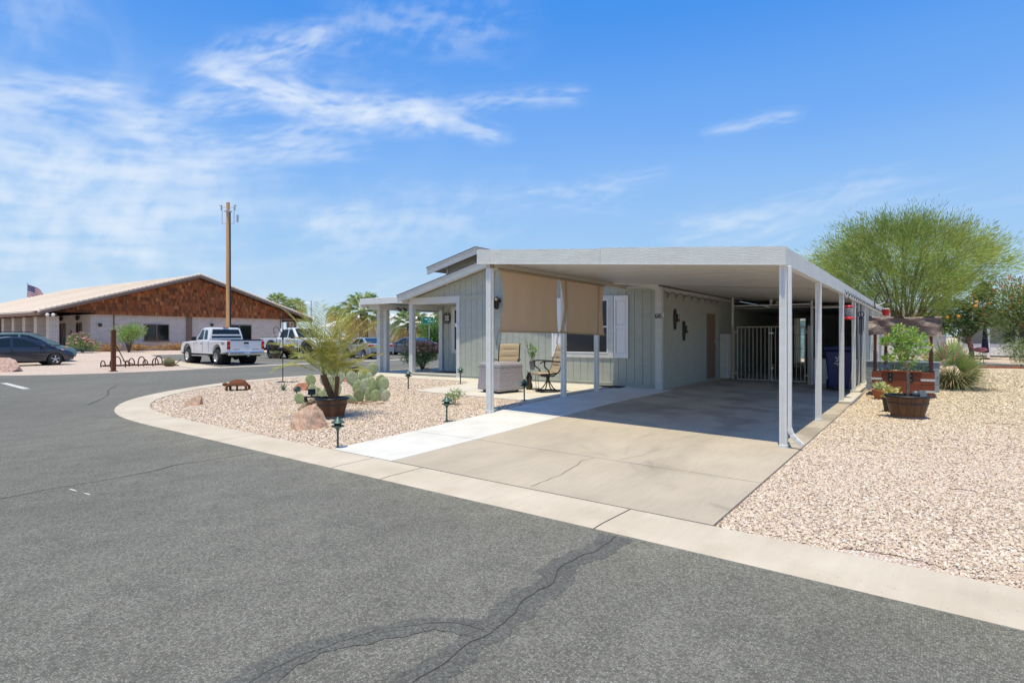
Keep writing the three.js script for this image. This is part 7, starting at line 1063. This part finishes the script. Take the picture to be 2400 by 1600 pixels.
{ // companions in and around the tub
  const s = thing('solar_lamp', 'grey solar lamp panel resting on the wide barrel rim', 'solar lamp', [1.43, 0.41, -4.5], VIEW - 0.3); part('panel', new RoundedBoxGeometry(0.11, 0.13, 0.015, 1, 0.005).rotateX(-0.5).rotateZ(0.15).translate(0.02, 0.05, 0.03), mat([0.09, 0.11, 0.13], { roughness: 0.25 }), s); part('globe', new THREE.SphereGeometry(0.06, 16, 12).translate(-0.07, 0.04, -0.05), mat([0.1, 0.13, 0.15], { roughness: 0.3 }), s);
  const suc = (L, r, cx, cy, cz, n, sz, col) => { for (let i = 0; i < n; i++) { const a = r() * 6.28; L.leaf(cx + (r() - 0.5) * sz, cy + r() * sz * 0.8, cz + (r() - 0.5) * sz, cos(a), 0.5 + r() * 0.5, sin(a), sz * 0.32, sz * 0.16, tint(col, r, 0.25), r); } };
  const p = thing('succulent_pot', 'dark plastic pot with a branching jade plant behind the wide barrel', 'potted plant', [0.93, 0.0, -5.45]); part('pot', lathe([[0.001, 0], [0.12, 0], [0.155, 0.25], [0.165, 0.255], [0.165, 0.285], [0.15, 0.28], [0.14, 0.24], [0.001, 0.24]], 22), M.black, p); let L = new Leaves(), r = rng(7); suc(L, r, 0, 0.26, 0, 160, 0.26, [0.34, 0.32, 0.12]); part('stems', [tube([[0, 0.24, 0], [-0.05, 0.36, 0], [-0.06, 0.48, 0]], 0.012), tube([[0, 0.24, 0], [0.07, 0.34, 0], [0.12, 0.4, 0]], 0.012)], M.barkPale, p); suc(L, r, -0.06, 0.42, 0, 60, 0.14, [0.34, 0.32, 0.12]); part('leaves', L.build(1.9), M.leaf, p);
  const q = thing('terracotta_pot', 'terracotta pot with a small succulent beside the wooden planter', 'potted plant', [0.58, -0.004, -8.1]); part('pot', lathe([[0.001, 0], [0.1, 0], [0.14, 0.17], [0.158, 0.172], [0.162, 0.24], [0.145, 0.24], [0.135, 0.2], [0.001, 0.2]], 26), M.terracotta, q); L = new Leaves(); r = rng(8); suc(L, r, 0, 0.2, 0, 220, 0.24, [0.3, 0.34, 0.17]); part('leaves', L.build(1.9), M.leaf, q);
}
{ // raised wooden planter with wire guards, posts and a tarp canopy
  const P = thing('wooden_planter', 'raised red brown wooden planter box with metal corner straps', 'planter', [1.0, 0, -9.4]), X0 = 0.36, X1 = 1.66, Z1 = -8.95, Z0 = -9.9;
  for (let i = 0; i < 4; i++) { const y0 = 0.02 + i * 0.152; wpart('plank', rbx(X0, X1, y0, y0 + 0.143, Z1 - 0.035, Z1, 0.006), M.redwood, P); wpart('plank', rbx(X1 - 0.035, X1, y0, y0 + 0.143, Z0, Z1 - 0.036, 0.006), M.redwood, P); wpart('plank', rbx(X0, X0 + 0.035, y0, y0 + 0.143, Z0, Z1 - 0.036, 0.006), M.redwood, P); }
  wpart('back', bx(X0, X1, 0.02, 0.6, Z0 - 0.03, Z0), M.redwood, P);
  const F = wpart('front_panel', rbx(0.6, 1.38, 0.0, 0.62, Z1 + 0.02, Z1 + 0.045, 0.006), M.redwood, P); wpart('ledge', rbx(0.59, 1.39, 0.62, 0.655, Z1 + 0.0, Z1 + 0.09, 0.006), M.redwood, F);
  for (const x of [0.76, 1.18]) { wpart('hinge_plate', rbx(x - 0.055, x + 0.055, 0.38, 0.6, Z1 + 0.046, Z1 + 0.053, 0.003), M.black, F); wpart('bolt', [0.43, 0.54].map(y => new THREE.SphereGeometry(0.011, 8, 6).translate(x, y, Z1 + 0.056)), M.steel, F); }
  for (const [a, b] of [[X0 - 0.006, 0.6], [1.38, X1 + 0.006]]) for (const y of [0.16, 0.44]) { const n = 24, pts = []; for (let i = 0; i <= n; i++) pts.push([lerp(a, b, i / n), y - 0.028 + 0.007 * sin(i * 1.6)]); for (let i = n; i >= 0; i--) pts.push([lerp(a, b, i / n), y + 0.028 + 0.007 * sin(i * 1.6)]); wpart('metal_strap', extrude(pts, 0.004).translate(0, 0, Z1 + 0.002), mat([0.55, 0.55, 0.54], { roughness: 0.5 }), P); }
  wpart('soil', bx(X0 + 0.04, X1 - 0.04, 0.5, 0.55, Z0, Z1 - 0.036), M.soil, P);
  for (const [x, z] of [[X0 + 0.07, Z1 - 0.08], [X0 + 0.26, Z0 + 0.06], [X1 - 0.07, Z1 - 0.08], [X1 - 0.07, Z0 + 0.06]]) { const po = wpart('post', rbx(x - 0.032, x + 0.032, 0.55, 1.92, z - 0.032, z + 0.032, 0.005), M.redwood, P); const rope = []; for (let i = 0; i <= 60; i++) { const a = i * 0.9; rope.push([x + 0.046 * cos(a), 0.62 + i * 0.0085, z + 0.046 * sin(a)]); } wpart('rope_wrap', tube(rope, 0.008, 5, 180), mat([0.12, 0.1, 0.085]), po); }
  const wire = []; for (let j = 0; j < 5; j++) for (let s = 0; s < 1; s++) { const pts = []; for (let i = 0; i <= 40; i++) pts.push([lerp(X0 + 0.05, X1 - 0.05, i / 40), 0.63 + j * 0.06 + 0.016 * (i % 2 ? 1 : -1), Z1 - 0.02]); wire.push(tube(pts, 0.0028, 4, 80)); } wpart('wire_mesh', wire, mat([0.2, 0.22, 0.24], { roughness: 0.5, metalness: 0.5 }), P);
  const fl = new Leaves(), r = rng(19); for (let i = 0; i < 500; i++) { const x = lerp(X0 + 0.1, X1 - 0.1, r()), z = lerp(Z0, Z1 - 0.1, r()); const lav = x < 0.75; fl.leaf(x, 0.55 + r() * 0.2, z, r() - 0.5, 1, r() - 0.5, 0.07, 0.03, lav && r() < 0.5 ? tint([0.5, 0.46, 0.68], r, 0.2) : tint([0.1, 0.2, 0.07], r, 0.3), r); } wpart('seedlings', fl.build(1.7), M.leaf, P);
  // tarp canopy
  const nx = 36, nz = 20, Pp = [], U = [], I = [], C = []; for (let j = 0; j <= nz; j++) for (let i = 0; i <= nx; i++) { const s = i / nx, t = j / nz, x = lerp(0.3, 1.8, s); let y, z; if (t < 0.45) { const u = t / 0.45; y = lerp(1.5, 1.98, u) + (1 - u) * (-0.05 * s + 0.03 * sin(s * 9)) ; z = Z1 + 0.06 + 0.05 * (1 - u) + 0.05 * sin(s * 5 + 2) * (1 - u); } else { const u = (t - 0.45) / 0.55; y = 1.98 - 0.02 * u; z = lerp(Z1 + 0.06, Z0 - 0.1, u); } const n = fbm(s * 6 + 3, t * 9, 4, 0, 44) - 0.5, sag = -0.06 * sin(PI * s) * sstep(0.3, 0.6, t); Pp.push(x + 0.02 * n, y + sag + 0.03 * n + 0.03 * (1 - s), z + 0.12 * n * (t < 0.5 ? 1 : 0.3) + 0.03 * sin((s * 1.4 + t) * 11) * (t < 0.45 ? 1 : 0)); U.push(x, y + z); }
  for (let j = 0; j < nz; j++) for (let i = 0; i < nx; i++) { const a = j * (nx + 1) + i; I.push(a, a + 1, a + nx + 2, a, a + nx + 2, a + nx + 1); } const g = new THREE.BufferGeometry(); g.setAttribute('position', new THREE.BufferAttribute(new Float32Array(Pp), 3)); g.setAttribute('uv', new THREE.BufferAttribute(new Float32Array(U), 2)); g.setIndex(I); g.computeVertexNormals();
  const tp = single('tarp', g, M.tarp, 'brown crinkled tarp draped over the wooden planter posts', 'tarp');
  // low blue block wall behind
  const W = thing('low_block_wall', 'low pale blue block wall behind the wooden planter', 'wall', [0.95, 0, -11]);
  for (let row = 0; row < 4; row++) for (const [x0, x1] of [[0.1, 0.36], ...(row === 3 ? [[0.37, 0.77], [0.78, 1.18], [1.19, 1.52]] : []), [1.53, 1.78]]) wpart('block', rbx(x0, x1 - 0.006, row * 0.193, row * 0.193 + 0.187, -11.1, -10.88, 0.012), M.blueWall, W);
  wpart('cap', rbx(0.08, 1.8, 0.775, 0.82, -11.13, -10.85, 0.01), M.blueWall, W);
}
// string lights: under the side beam and along the right fascia
{
  const bulbMat = pmat([0.85, 0.82, 0.75], { roughness: 0.1, transmission: 0.6, thickness: 0 });
  const lights = (label, A, B, n, sag) => {
    const S = thing('string_lights', label, 'string lights', A, 0, 'string lights of the carport'), pts = [], d = [B[0] - A[0], B[1] - A[1], B[2] - A[2]];
    for (let i = 0; i <= n * 4; i++) { const t = i / (n * 4), k = (t * n) % 1; pts.push([d[0] * t, d[1] * t - sag * sin(PI * k), d[2] * t]); }
    part('wire', tube(pts, 0.006, 5, n * 16), M.black, S);
    for (let i = 0; i < n; i++) { const t = (i + 0.5) / n, x = d[0] * t, y = d[1] * t - sag, z = d[2] * t, b = part('bulb', lathe([[0.001, -0.115], [0.022, -0.107], [0.034, -0.08], [0.026, -0.05], [0.014, -0.035]], 12).translate(x, y, z), bulbMat, S); part('socket', rod([x, y - 0.04, z], [x, y + 0.005, z], 0.016, 0.013, 8), M.black, b); }
  };
  lights('string lights hanging under the dark carport wall beam', [-3.96, 2.66, -6.0], [-3.96, 2.66, -11.0], 8, 0.06);
  lights('string lights hung outside the right carport fascia', [0.04, 2.52, -6.3], [0.05, 2.5, -20], 24, 0.05);
}
{ // hummingbird feeder, wind chime, hanging lantern, red feeder
  const red = pmat([0.6, 0.015, 0.02], { roughness: 0.3, clearcoat: 0.5 });
  const f = thing('bird_feeder', 'red and clear hummingbird feeder hanging on the carport side', 'bird feeder', [0.05, 1.88, -6.95]); part('base', lathe([[0.001, 0], [0.07, 0.0], [0.12, 0.03], [0.12, 0.04], [0.06, 0.07], [0.001, 0.07]], 22), red, f); part('bottle', lathe([[0.05, 0.07], [0.075, 0.12], [0.085, 0.24], [0.08, 0.27], [0.001, 0.275]], 20), pmat([0.75, 0.78, 0.8], { transmission: 0.7, thickness: 0, roughness: 0.08 }), f); part('cap', lathe([[0.001, 0.33], [0.06, 0.325], [0.085, 0.3], [0.085, 0.27], [0.001, 0.27]], 20), red, f); part('hanger', tube([[0, 0.33, 0], [0.03, 0.4, 0], [0, 0.47, 0], [-0.01, 0.56, 0]], 0.004, 5), M.black, f); for (let i = 0; i < 4; i++) { const a = i * 1.57 + 0.4; part('perch', [rod([0.1 * cos(a), 0.02, 0.1 * sin(a)], [0.17 * cos(a), 0.02, 0.17 * sin(a)], 0.005)], red, f); }
  const c = thing('wind_chime', 'dark wind chime hanging between the rear carport posts', 'wind chime', [0.03, 1.9, -10.2]); part('top', new THREE.CylinderGeometry(0.05, 0.06, 0.04, 14).translate(0, 0.1, 0), M.bronze, c); for (let i = 0; i < 5; i++) part('tube', rod([0.05 * cos(i * 1.257), 0.08, 0.05 * sin(i * 1.257)], [0.05 * cos(i * 1.257), -0.25 - i * 0.03, 0.05 * sin(i * 1.257)], 0.009), M.bronze, c); part('cord', rod([0, 0.1, 0], [0, 0.5, 0], 0.004), M.black, c); part('medallion', new THREE.TorusGeometry(0.07, 0.012, 6, 20).translate(0, 0.2, 0), M.bronze, c);
  const l = thing('arm_lantern', 'black gooseneck lantern on the rear carport fascia', 'lantern', [0.05, 2.6, -15.0]); part('arm', tube([[0, -0.15, 0], [0.0, 0.15, 0], [0.15, 0.38, 0], [0.35, 0.36, 0], [0.4, 0.2, 0]], 0.018, 7, 30), M.black, l); part('shade', lathe([[0.02, 0.2], [0.05, 0.14], [0.12, 0.04], [0.11, 0.03], [0.03, 0.1]], 18).translate(0.4, 0, 0), M.black, l);
  const r2 = thing('bird_feeder', 'red bucket shaped feeder further back below the string lights', 'bird feeder', [0.35, 2.2, -15.3]); part('bucket', lathe([[0.001, 0], [0.1, 0.0], [0.13, 0.2], [0.14, 0.22], [0.001, 0.22]], 18), red, r2); part('hanger', tube([[-0.13, 0.2, 0], [0, 0.42, 0], [0.13, 0.2, 0]], 0.005, 5), M.black, r2); part('bracket', rod([-0.33, 0.3, 0.1], [0.05, 0.5, 0], 0.012), M.metalWhite, r2);
}
// fan palm clump and flowering grasses
{
  const C = thing('low_fan_palm', 'low fan palm with broad pale green fans beside the blue wall', 'palm', [1.95, 0, -13.4], VIEW), r = rng(601); C.scale.setScalar(0.82);
  part('trunk', rod([0, 0, 0], [0, 0.35, 0], 0.16, 0.12, 12), M.palmTrunk, C);
  for (const [dx, dy, dz, R, tl] of [[0.5, 0.62, 0.35, 0.95, -0.15], [0.35, 1.5, 0, 0.85, 0.5], [-0.3, 1.25, 0.2, 0.8, 0.9], [0.45, 0.3, 0.5, 0.85, -0.7], [-0.6, 0.7, 0.1, 0.75, 1.4], [0.75, 1.0, -0.3, 0.8, 0.1], [-0.1, 0.95, 0.55, 0.7, 0.3]]) {
    const L = new Leaves(), l = hypot(dx, dy, dz), ax = [dx / l, dy / l, dz / l], n = 30, b = [dx * 0.75, 0.3 + dy * 0.55, dz * 0.75]; L.blade([[0, 0.3, 0], b], 0.035, [0.27, 0.29, 0.1], [0, 0.2, 1]);
    const up = V(...ax), s1 = V(-ax[1], ax[0], 0.25).normalize(), nn = up.clone().cross(s1).normalize();
    for (let q = 0; q < n; q++) { const t = (q / (n - 1) - 0.5) * 3.3, ln = R * (1 - 0.22 * abs(t) / 1.65) * (0.9 + 0.15 * r()), d = up.clone().multiplyScalar(cos(t)).add(s1.clone().multiplyScalar(sin(t))); const e = s1.clone().multiplyScalar(cos(t)).add(up.clone().multiplyScalar(-sin(t))); const m = tint([0.25, 0.30, 0.10], r, 0.2); L.blade([b, [b[0] + d.x * ln * 0.55 + nn.x * 0.02, b[1] + d.y * ln * 0.55, b[2] + d.z * ln * 0.55], [b[0] + d.x * ln, b[1] + d.y * ln - 0.1 * r(), b[2] + d.z * ln]], 0.075 * R, m, [e.x + nn.x * (q % 2 ? 0.5 : -0.5), e.y + nn.y * (q % 2 ? 0.5 : -0.5), e.z + nn.z * (q % 2 ? 0.5 : -0.5)]); } part('fan', L.build(1.7), M.leaf, C);
  }
  const G = thing('red_yucca', 'arching grassy red yucca clump with pink flower stalks', 'plant', [2.1, 0, -12.6], VIEW); const L = new Leaves(), F = new Leaves();
  for (let i = 0; i < 900; i++) { const a = r() * 6.283, q = 0.25 * sqrt(r()), ln = 0.8 + 0.6 * r(), up = 0.45 + 0.8 * r(), x = q * cos(a), z = q * sin(a), pts = []; let an = up, px = x, yy = 0, pz = z; for (let s = 0; s < 6; s++) { pts.push([px, yy, pz]); px += cos(a) * cos(an) * ln / 5; pz += sin(a) * cos(an) * ln / 5; yy += sin(an) * ln / 5; an -= 0.22 + 0.12 * r(); if (yy < 0.01) yy = 0.01; } L.blade(pts, 0.014, r() < 0.3 ? tint([0.36, 0.28, 0.15], r, 0.3) : tint([0.2, 0.22, 0.09], r, 0.3), [-sin(a), 0, cos(a)]); }
  part('leaves', L.build(), M.leafDry, G);
  for (let k = 0; k < 14; k++) { const a = r() * 6.283, h = 0.6 + 0.8 * r(), o = 0.3 + 0.5 * r(), ex = cos(a) * o, ez = sin(a) * o; L.blade([[0, 0, 0], [ex * 0.5, h * 0.7, ez * 0.5], [ex, h, ez]], 0.012, [0.4, 0.2, 0.18], [-sin(a), 0, cos(a)]); for (let i = 0; i < 40; i++) { const t = 0.55 + 0.45 * r(), e = onSphere(r); F.leaf(ex * t, h * (0.35 + 0.65 * t), ez * t, e[0], e[1], e[2], 0.035, 0.018, tint([0.55, 0.16, 0.17], r, 0.2), r); } } part('flower_stalks', F.build(), M.flower, G);
}
// feathery desert tree behind the house
{
  const T0 = thing('mesquite_tree', 'wide feathery light green desert tree behind the carport', 'tree', [0.35, 0, -32.1], VIEW), r = rng(701), br = [], L = new Leaves();
  const n = 230;
  for (let i = 0; i < n; i++) {
    const a = i * 2.39996, q = sqrt((i + 0.5) / n), ox = cos(a) * q * 4.2, oz = sin(a) * q * 3.6, roof = 7.6 * (1 - 0.30 * q * q) + (r() - 0.5) * 0.5, floorY = 1.5 + 3.0 * pow(q, 1.2) + (ox > 2 ? 0.5 : 0);
    const oy = lerp(floorY, roof, i % 3 === 0 ? 0.95 : i % 3 === 1 ? 0.4 * r() : r()), E = [ox, oy, oz], fork = [ox * 0.1 + (ox < 0 ? -0.25 : 0.25), 1.1 + 0.5 * r(), oz * 0.1];
    if (i % 4 === 0) br.push(tube([[fork[0] * 0.4, 0.4, 0], fork, [ox * 0.42, lerp(fork[1], oy, 0.5), oz * 0.42], [ox * 0.85, lerp(fork[1], oy, 0.9), oz * 0.85]], 0.022 + 0.035 * (1 - q), 6, 14));
    // sprays of fine leaflets that stream outward from the limb end
    let ux = ox * 1.0, uy = (oy - 3.2) * 0.75 + 0.6, uz = oz; const ul = hypot(ux, uy, uz) || 1; ux /= ul; uy /= ul; uz /= ul;
    const base = tint([0.20, 0.25, 0.06], r, 0.34); if (i % 3 && fbm(ox * 0.5 + 9, oy * 0.6 + oz * 0.4, 2, 0, 77) < 0.34) continue;
    for (let k = 0; k < 18; k++) {
      const e = onSphere(r), sx = E[0] + e[0] * 0.75, sy = E[1] + e[1] * 0.55, sz = E[2] + e[2] * 0.75, dx = ux + e[0] * 0.55, dy = uy + e[1] * 0.45 + 0.1, dz = uz + e[2] * 0.55, dl = hypot(dx, dy, dz), len = 0.7 + 0.8 * r();
      for (let m = 0; m < 22; m++) { const t = m / 22, f = onSphere(r), g = 0.10 + 0.1 * t; L.leaf(sx + dx / dl * len * t + f[0] * g, sy + dy / dl * len * t + f[1] * g - 0.12 * t * t, sz + dz / dl * len * t + f[2] * g, dx / dl + f[0] * 0.55, dy / dl + f[1] * 0.55 - 0.15 * t, dz / dl + f[2] * 0.55, 0.16 + 0.2 * r(), 0.03, tint(base, r, 0.22), r); }
    }
  }
  part('trunk', [...br, tube([[0, -0.1, 0], [-0.1, 0.5, 0], [-0.4, 1.5, 0], [-1.0, 3.2, 0.2]], 0.2, 10, 20), tube([[0.1, -0.1, 0], [0.2, 0.6, 0], [0.6, 1.6, 0], [1.3, 3.2, -0.2]], 0.17, 10, 20)], M.bark, T0);
  part('crown', L.build(1.8), M.leaf, T0);
}
{ // orange tree with fruit
  const T0 = thing('orange_tree', 'dark leaved orange tree with a few ripe oranges', 'tree', [3.2, 0, -41.6]), r = rng(801), L = new Leaves(), cl = [[-0.9, 2.3, 0, 0.9], [0, 2.8, 0, 1.0], [0.7, 2.5, 0.2, 0.9], [-0.4, 3.1, -0.2, 0.8], [0.9, 3.3, 0, 0.8], [1.1, 4.0, 0, 0.45], [-1.4, 2.0, 0.1, 0.6], [0.1, 2.0, 0.3, 0.8], [1.4, 2.6, -0.2, 0.7], [1.15, 4.4, 0, 0.25]];
  part('trunk', [tube([[0.6, -0.1, 0], [0.55, 0.7, 0], [0.35, 1.5, 0], [0.2, 2.3, 0]], 0.12, 8), tube([[0.5, 0.9, 0], [-0.3, 1.5, 0], [-0.9, 2.2, 0]], 0.07, 7), tube([[0.45, 1.2, 0], [0.9, 2.0, 0], [1.1, 3.2, 0]], 0.07, 7)], M.bark, T0);
  for (let i = 0; i < 10000; i++) { const c = cl[floor(r() * cl.length)], d = onSphere(r), q = pow(r(), 0.4) * c[3]; L.leaf(c[0] + d[0] * q, c[1] + d[1] * q * 0.85, c[2] + d[2] * q, d[0] + r() - 0.5, d[1] * 0.5, d[2] + r() - 0.5, 0.16, 0.08, tint([0.045, 0.085, 0.02], r, 0.4), r); } part('crown', L.build(1.9), M.leaf, T0);
  const om = mat([0.75, 0.28, 0.02], { roughness: 0.5 }), og = new THREE.SphereGeometry(0.09, 12, 10); for (const [x, y, z] of [[-0.55, 2.55, 1.05], [-0.05, 2.6, 1.1], [0.75, 3.45, 0.85], [0.7, 3.2, 0.95], [1.3, 3.35, 0.7]]) { const o = part('orange', og, om, T0); o.position.set(x, y, z); } T0.scale.set(1.18, 1.08, 1.18);
}
bush('bird_of_paradise', 'tall loose shrub covered in orange flowers at the right edge', 5.9, -30.6, { w: 4.0, wd: 3.2, h: 4.4, n: 13000, leaf: 0.17, col: [0.13, 0.175, 0.05], seed: 901, base: 0.9, lumps: 22, flowers: 260, fcol: [0.72, 0.21, 0.04], fsize: 0.085, lwid: 0.3, trunkR: 0.03 });
bush('sage_shrub', 'rounded grey green shrub under the orange flowering bush', 5.5, -29.6, { w: 1.9, wd: 1.8, h: 1.35, n: 3600, leaf: 0.11, col: [0.17, 0.21, 0.085], seed: 902, base: 0.04, lumps: 12, lwid: 0.3 });
{ // neighbours to the right
  const A = thing('neighbour_house', 'white flat roofed neighbour house behind the desert tree', 'house', [-1, 0, -48]); wpart('wall', bx(-10, 2.6, 0, 3.3, -58, -45.5), M.whiteHouse, A); wpart('roof', [bx(-10.4, 3.0, 3.3, 3.6, -58.4, -45.0), bx(1.2, 3.1, 3.6, 3.75, -58.4, -44.9)], M.whiteHouse, A); const w = wpart('window', bx(1.3, 2.3, 2.2, 3.1, -45.5, -45.46), M.glassDark, A); wpart('frame', [bx(1.2, 1.3, 2.1, 3.2, -45.5, -45.43), bx(2.3, 2.4, 2.1, 3.2, -45.5, -45.43), bx(1.3, 2.3, 3.1, 3.2, -45.5, -45.43)], M.vinylWhite, w); wpart('vent_pipe', rod([0.6, 3.6, -46], [0.6, 5.2, -46], 0.05), M.steel, A);
  const B = thing('neighbour_carport', 'white neighbour porch with posts behind the orange tree', 'house', [6, 0, -48]); wpart('wall', bx(3.6, 16, 0, 2.7, -56, -49.5), M.whiteHouse, B); wpart('roof', bx(3.2, 17, 2.7, 2.95, -56.5, -46.5), M.whiteHouse, B); for (const x of [3.5, 5.1, 6.7, 8.3]) wpart('post', bx(x - 0.08, x + 0.08, 0, 2.7, -47, -46.84), M.vinylWhite, B); for (const [x0, x1] of [[3.6, 5.0], [5.2, 6.6], [6.8, 8.2]]) wpart('railing', bx(x0, x1, 0.1, 0.95, -46.95, -46.9), M.vinylWhite, B);
  const w2 = wpart('window', bx(6.2, 7.4, 1.0, 2.1, -49.5, -49.45), M.glassDark, B);
  const u = thing('closed_umbrella', 'closed navy patio umbrella near the orange tree', 'umbrella', [4.6, 0, -41.8]); part('canopy', lathe([[0.03, 2.3], [0.1, 2.1], [0.16, 1.2], [0.22, 0.45], [0.1, 0.4], [0.001, 0.4]], 12), mat([0.02, 0.02, 0.06]), u); part('pole', rod([0, 0, 0], [0, 2.4, 0], 0.025), M.steel, u); part('base', lathe([[0.001, 0], [0.28, 0], [0.26, 0.06], [0.05, 0.1], [0.001, 0.1]], 18), M.black, u);
  const t = thing('patio_table', 'dark folding patio table in the distant yard', 'table', [6.4, 0, -41.5], 0.4); part('tabletop', rbx(-0.7, 0.7, 0.82, 0.86, -0.4, 0.4, 0.01), M.black, t); for (const s of [-1, 1]) part('leg', [rod([s * 0.5, 0, -0.3], [s * 0.3, 0.82, 0.3], 0.02), rod([s * 0.5, 0, 0.3], [s * 0.3, 0.82, -0.3], 0.02)], M.black, t);
  const e = new THREE.Group(); e.name = 'brick_edging'; tag(e, 'low brick edging curving in front of the orange tree', 'edging'); scene.add(e); e.position.set(4.0, 0, -28); const r = rng(31), bg = new RoundedBoxGeometry(0.3, 0.11, 0.14, 1, 0.015); for (let i = 0; i < 16; i++) { const m = part('brick', bg, i % 3 ? M.rockRed : M.terracotta, e); m.position.set(-0.9 + i * 0.3, 0.04, 0.9 - 0.9 * sin(i * 0.25) - (i > 8 ? (i - 8) * 0.12 : 0)); m.rotation.y = (r() - 0.5) * 0.3 + 0.3; }
  const f = thing('flamingo_ornament', 'pink long legged bird ornament by the brick edging', 'ornament', [3.9, 0, -33.8], 0.4); part('body', warp(new THREE.SphereGeometry(0.2, 14, 10), v => { v.x *= 1.8; v.y = v.y * 0.7 + 0.75; }), mat([0.6, 0.2, 0.22]), f); part('neck', tube([[-0.3, 0.8, 0], [-0.5, 1.0, 0], [-0.4, 1.15, 0], [-0.55, 1.18, 0]], 0.035), mat([0.6, 0.2, 0.22]), f); part('leg', [rod([0, 0, 0], [0, 0.65, 0], 0.015), rod([0.15, 0, 0.05], [0.12, 0.65, 0], 0.015)], M.rustDark, f);
}
renderer.render(scene, camera);
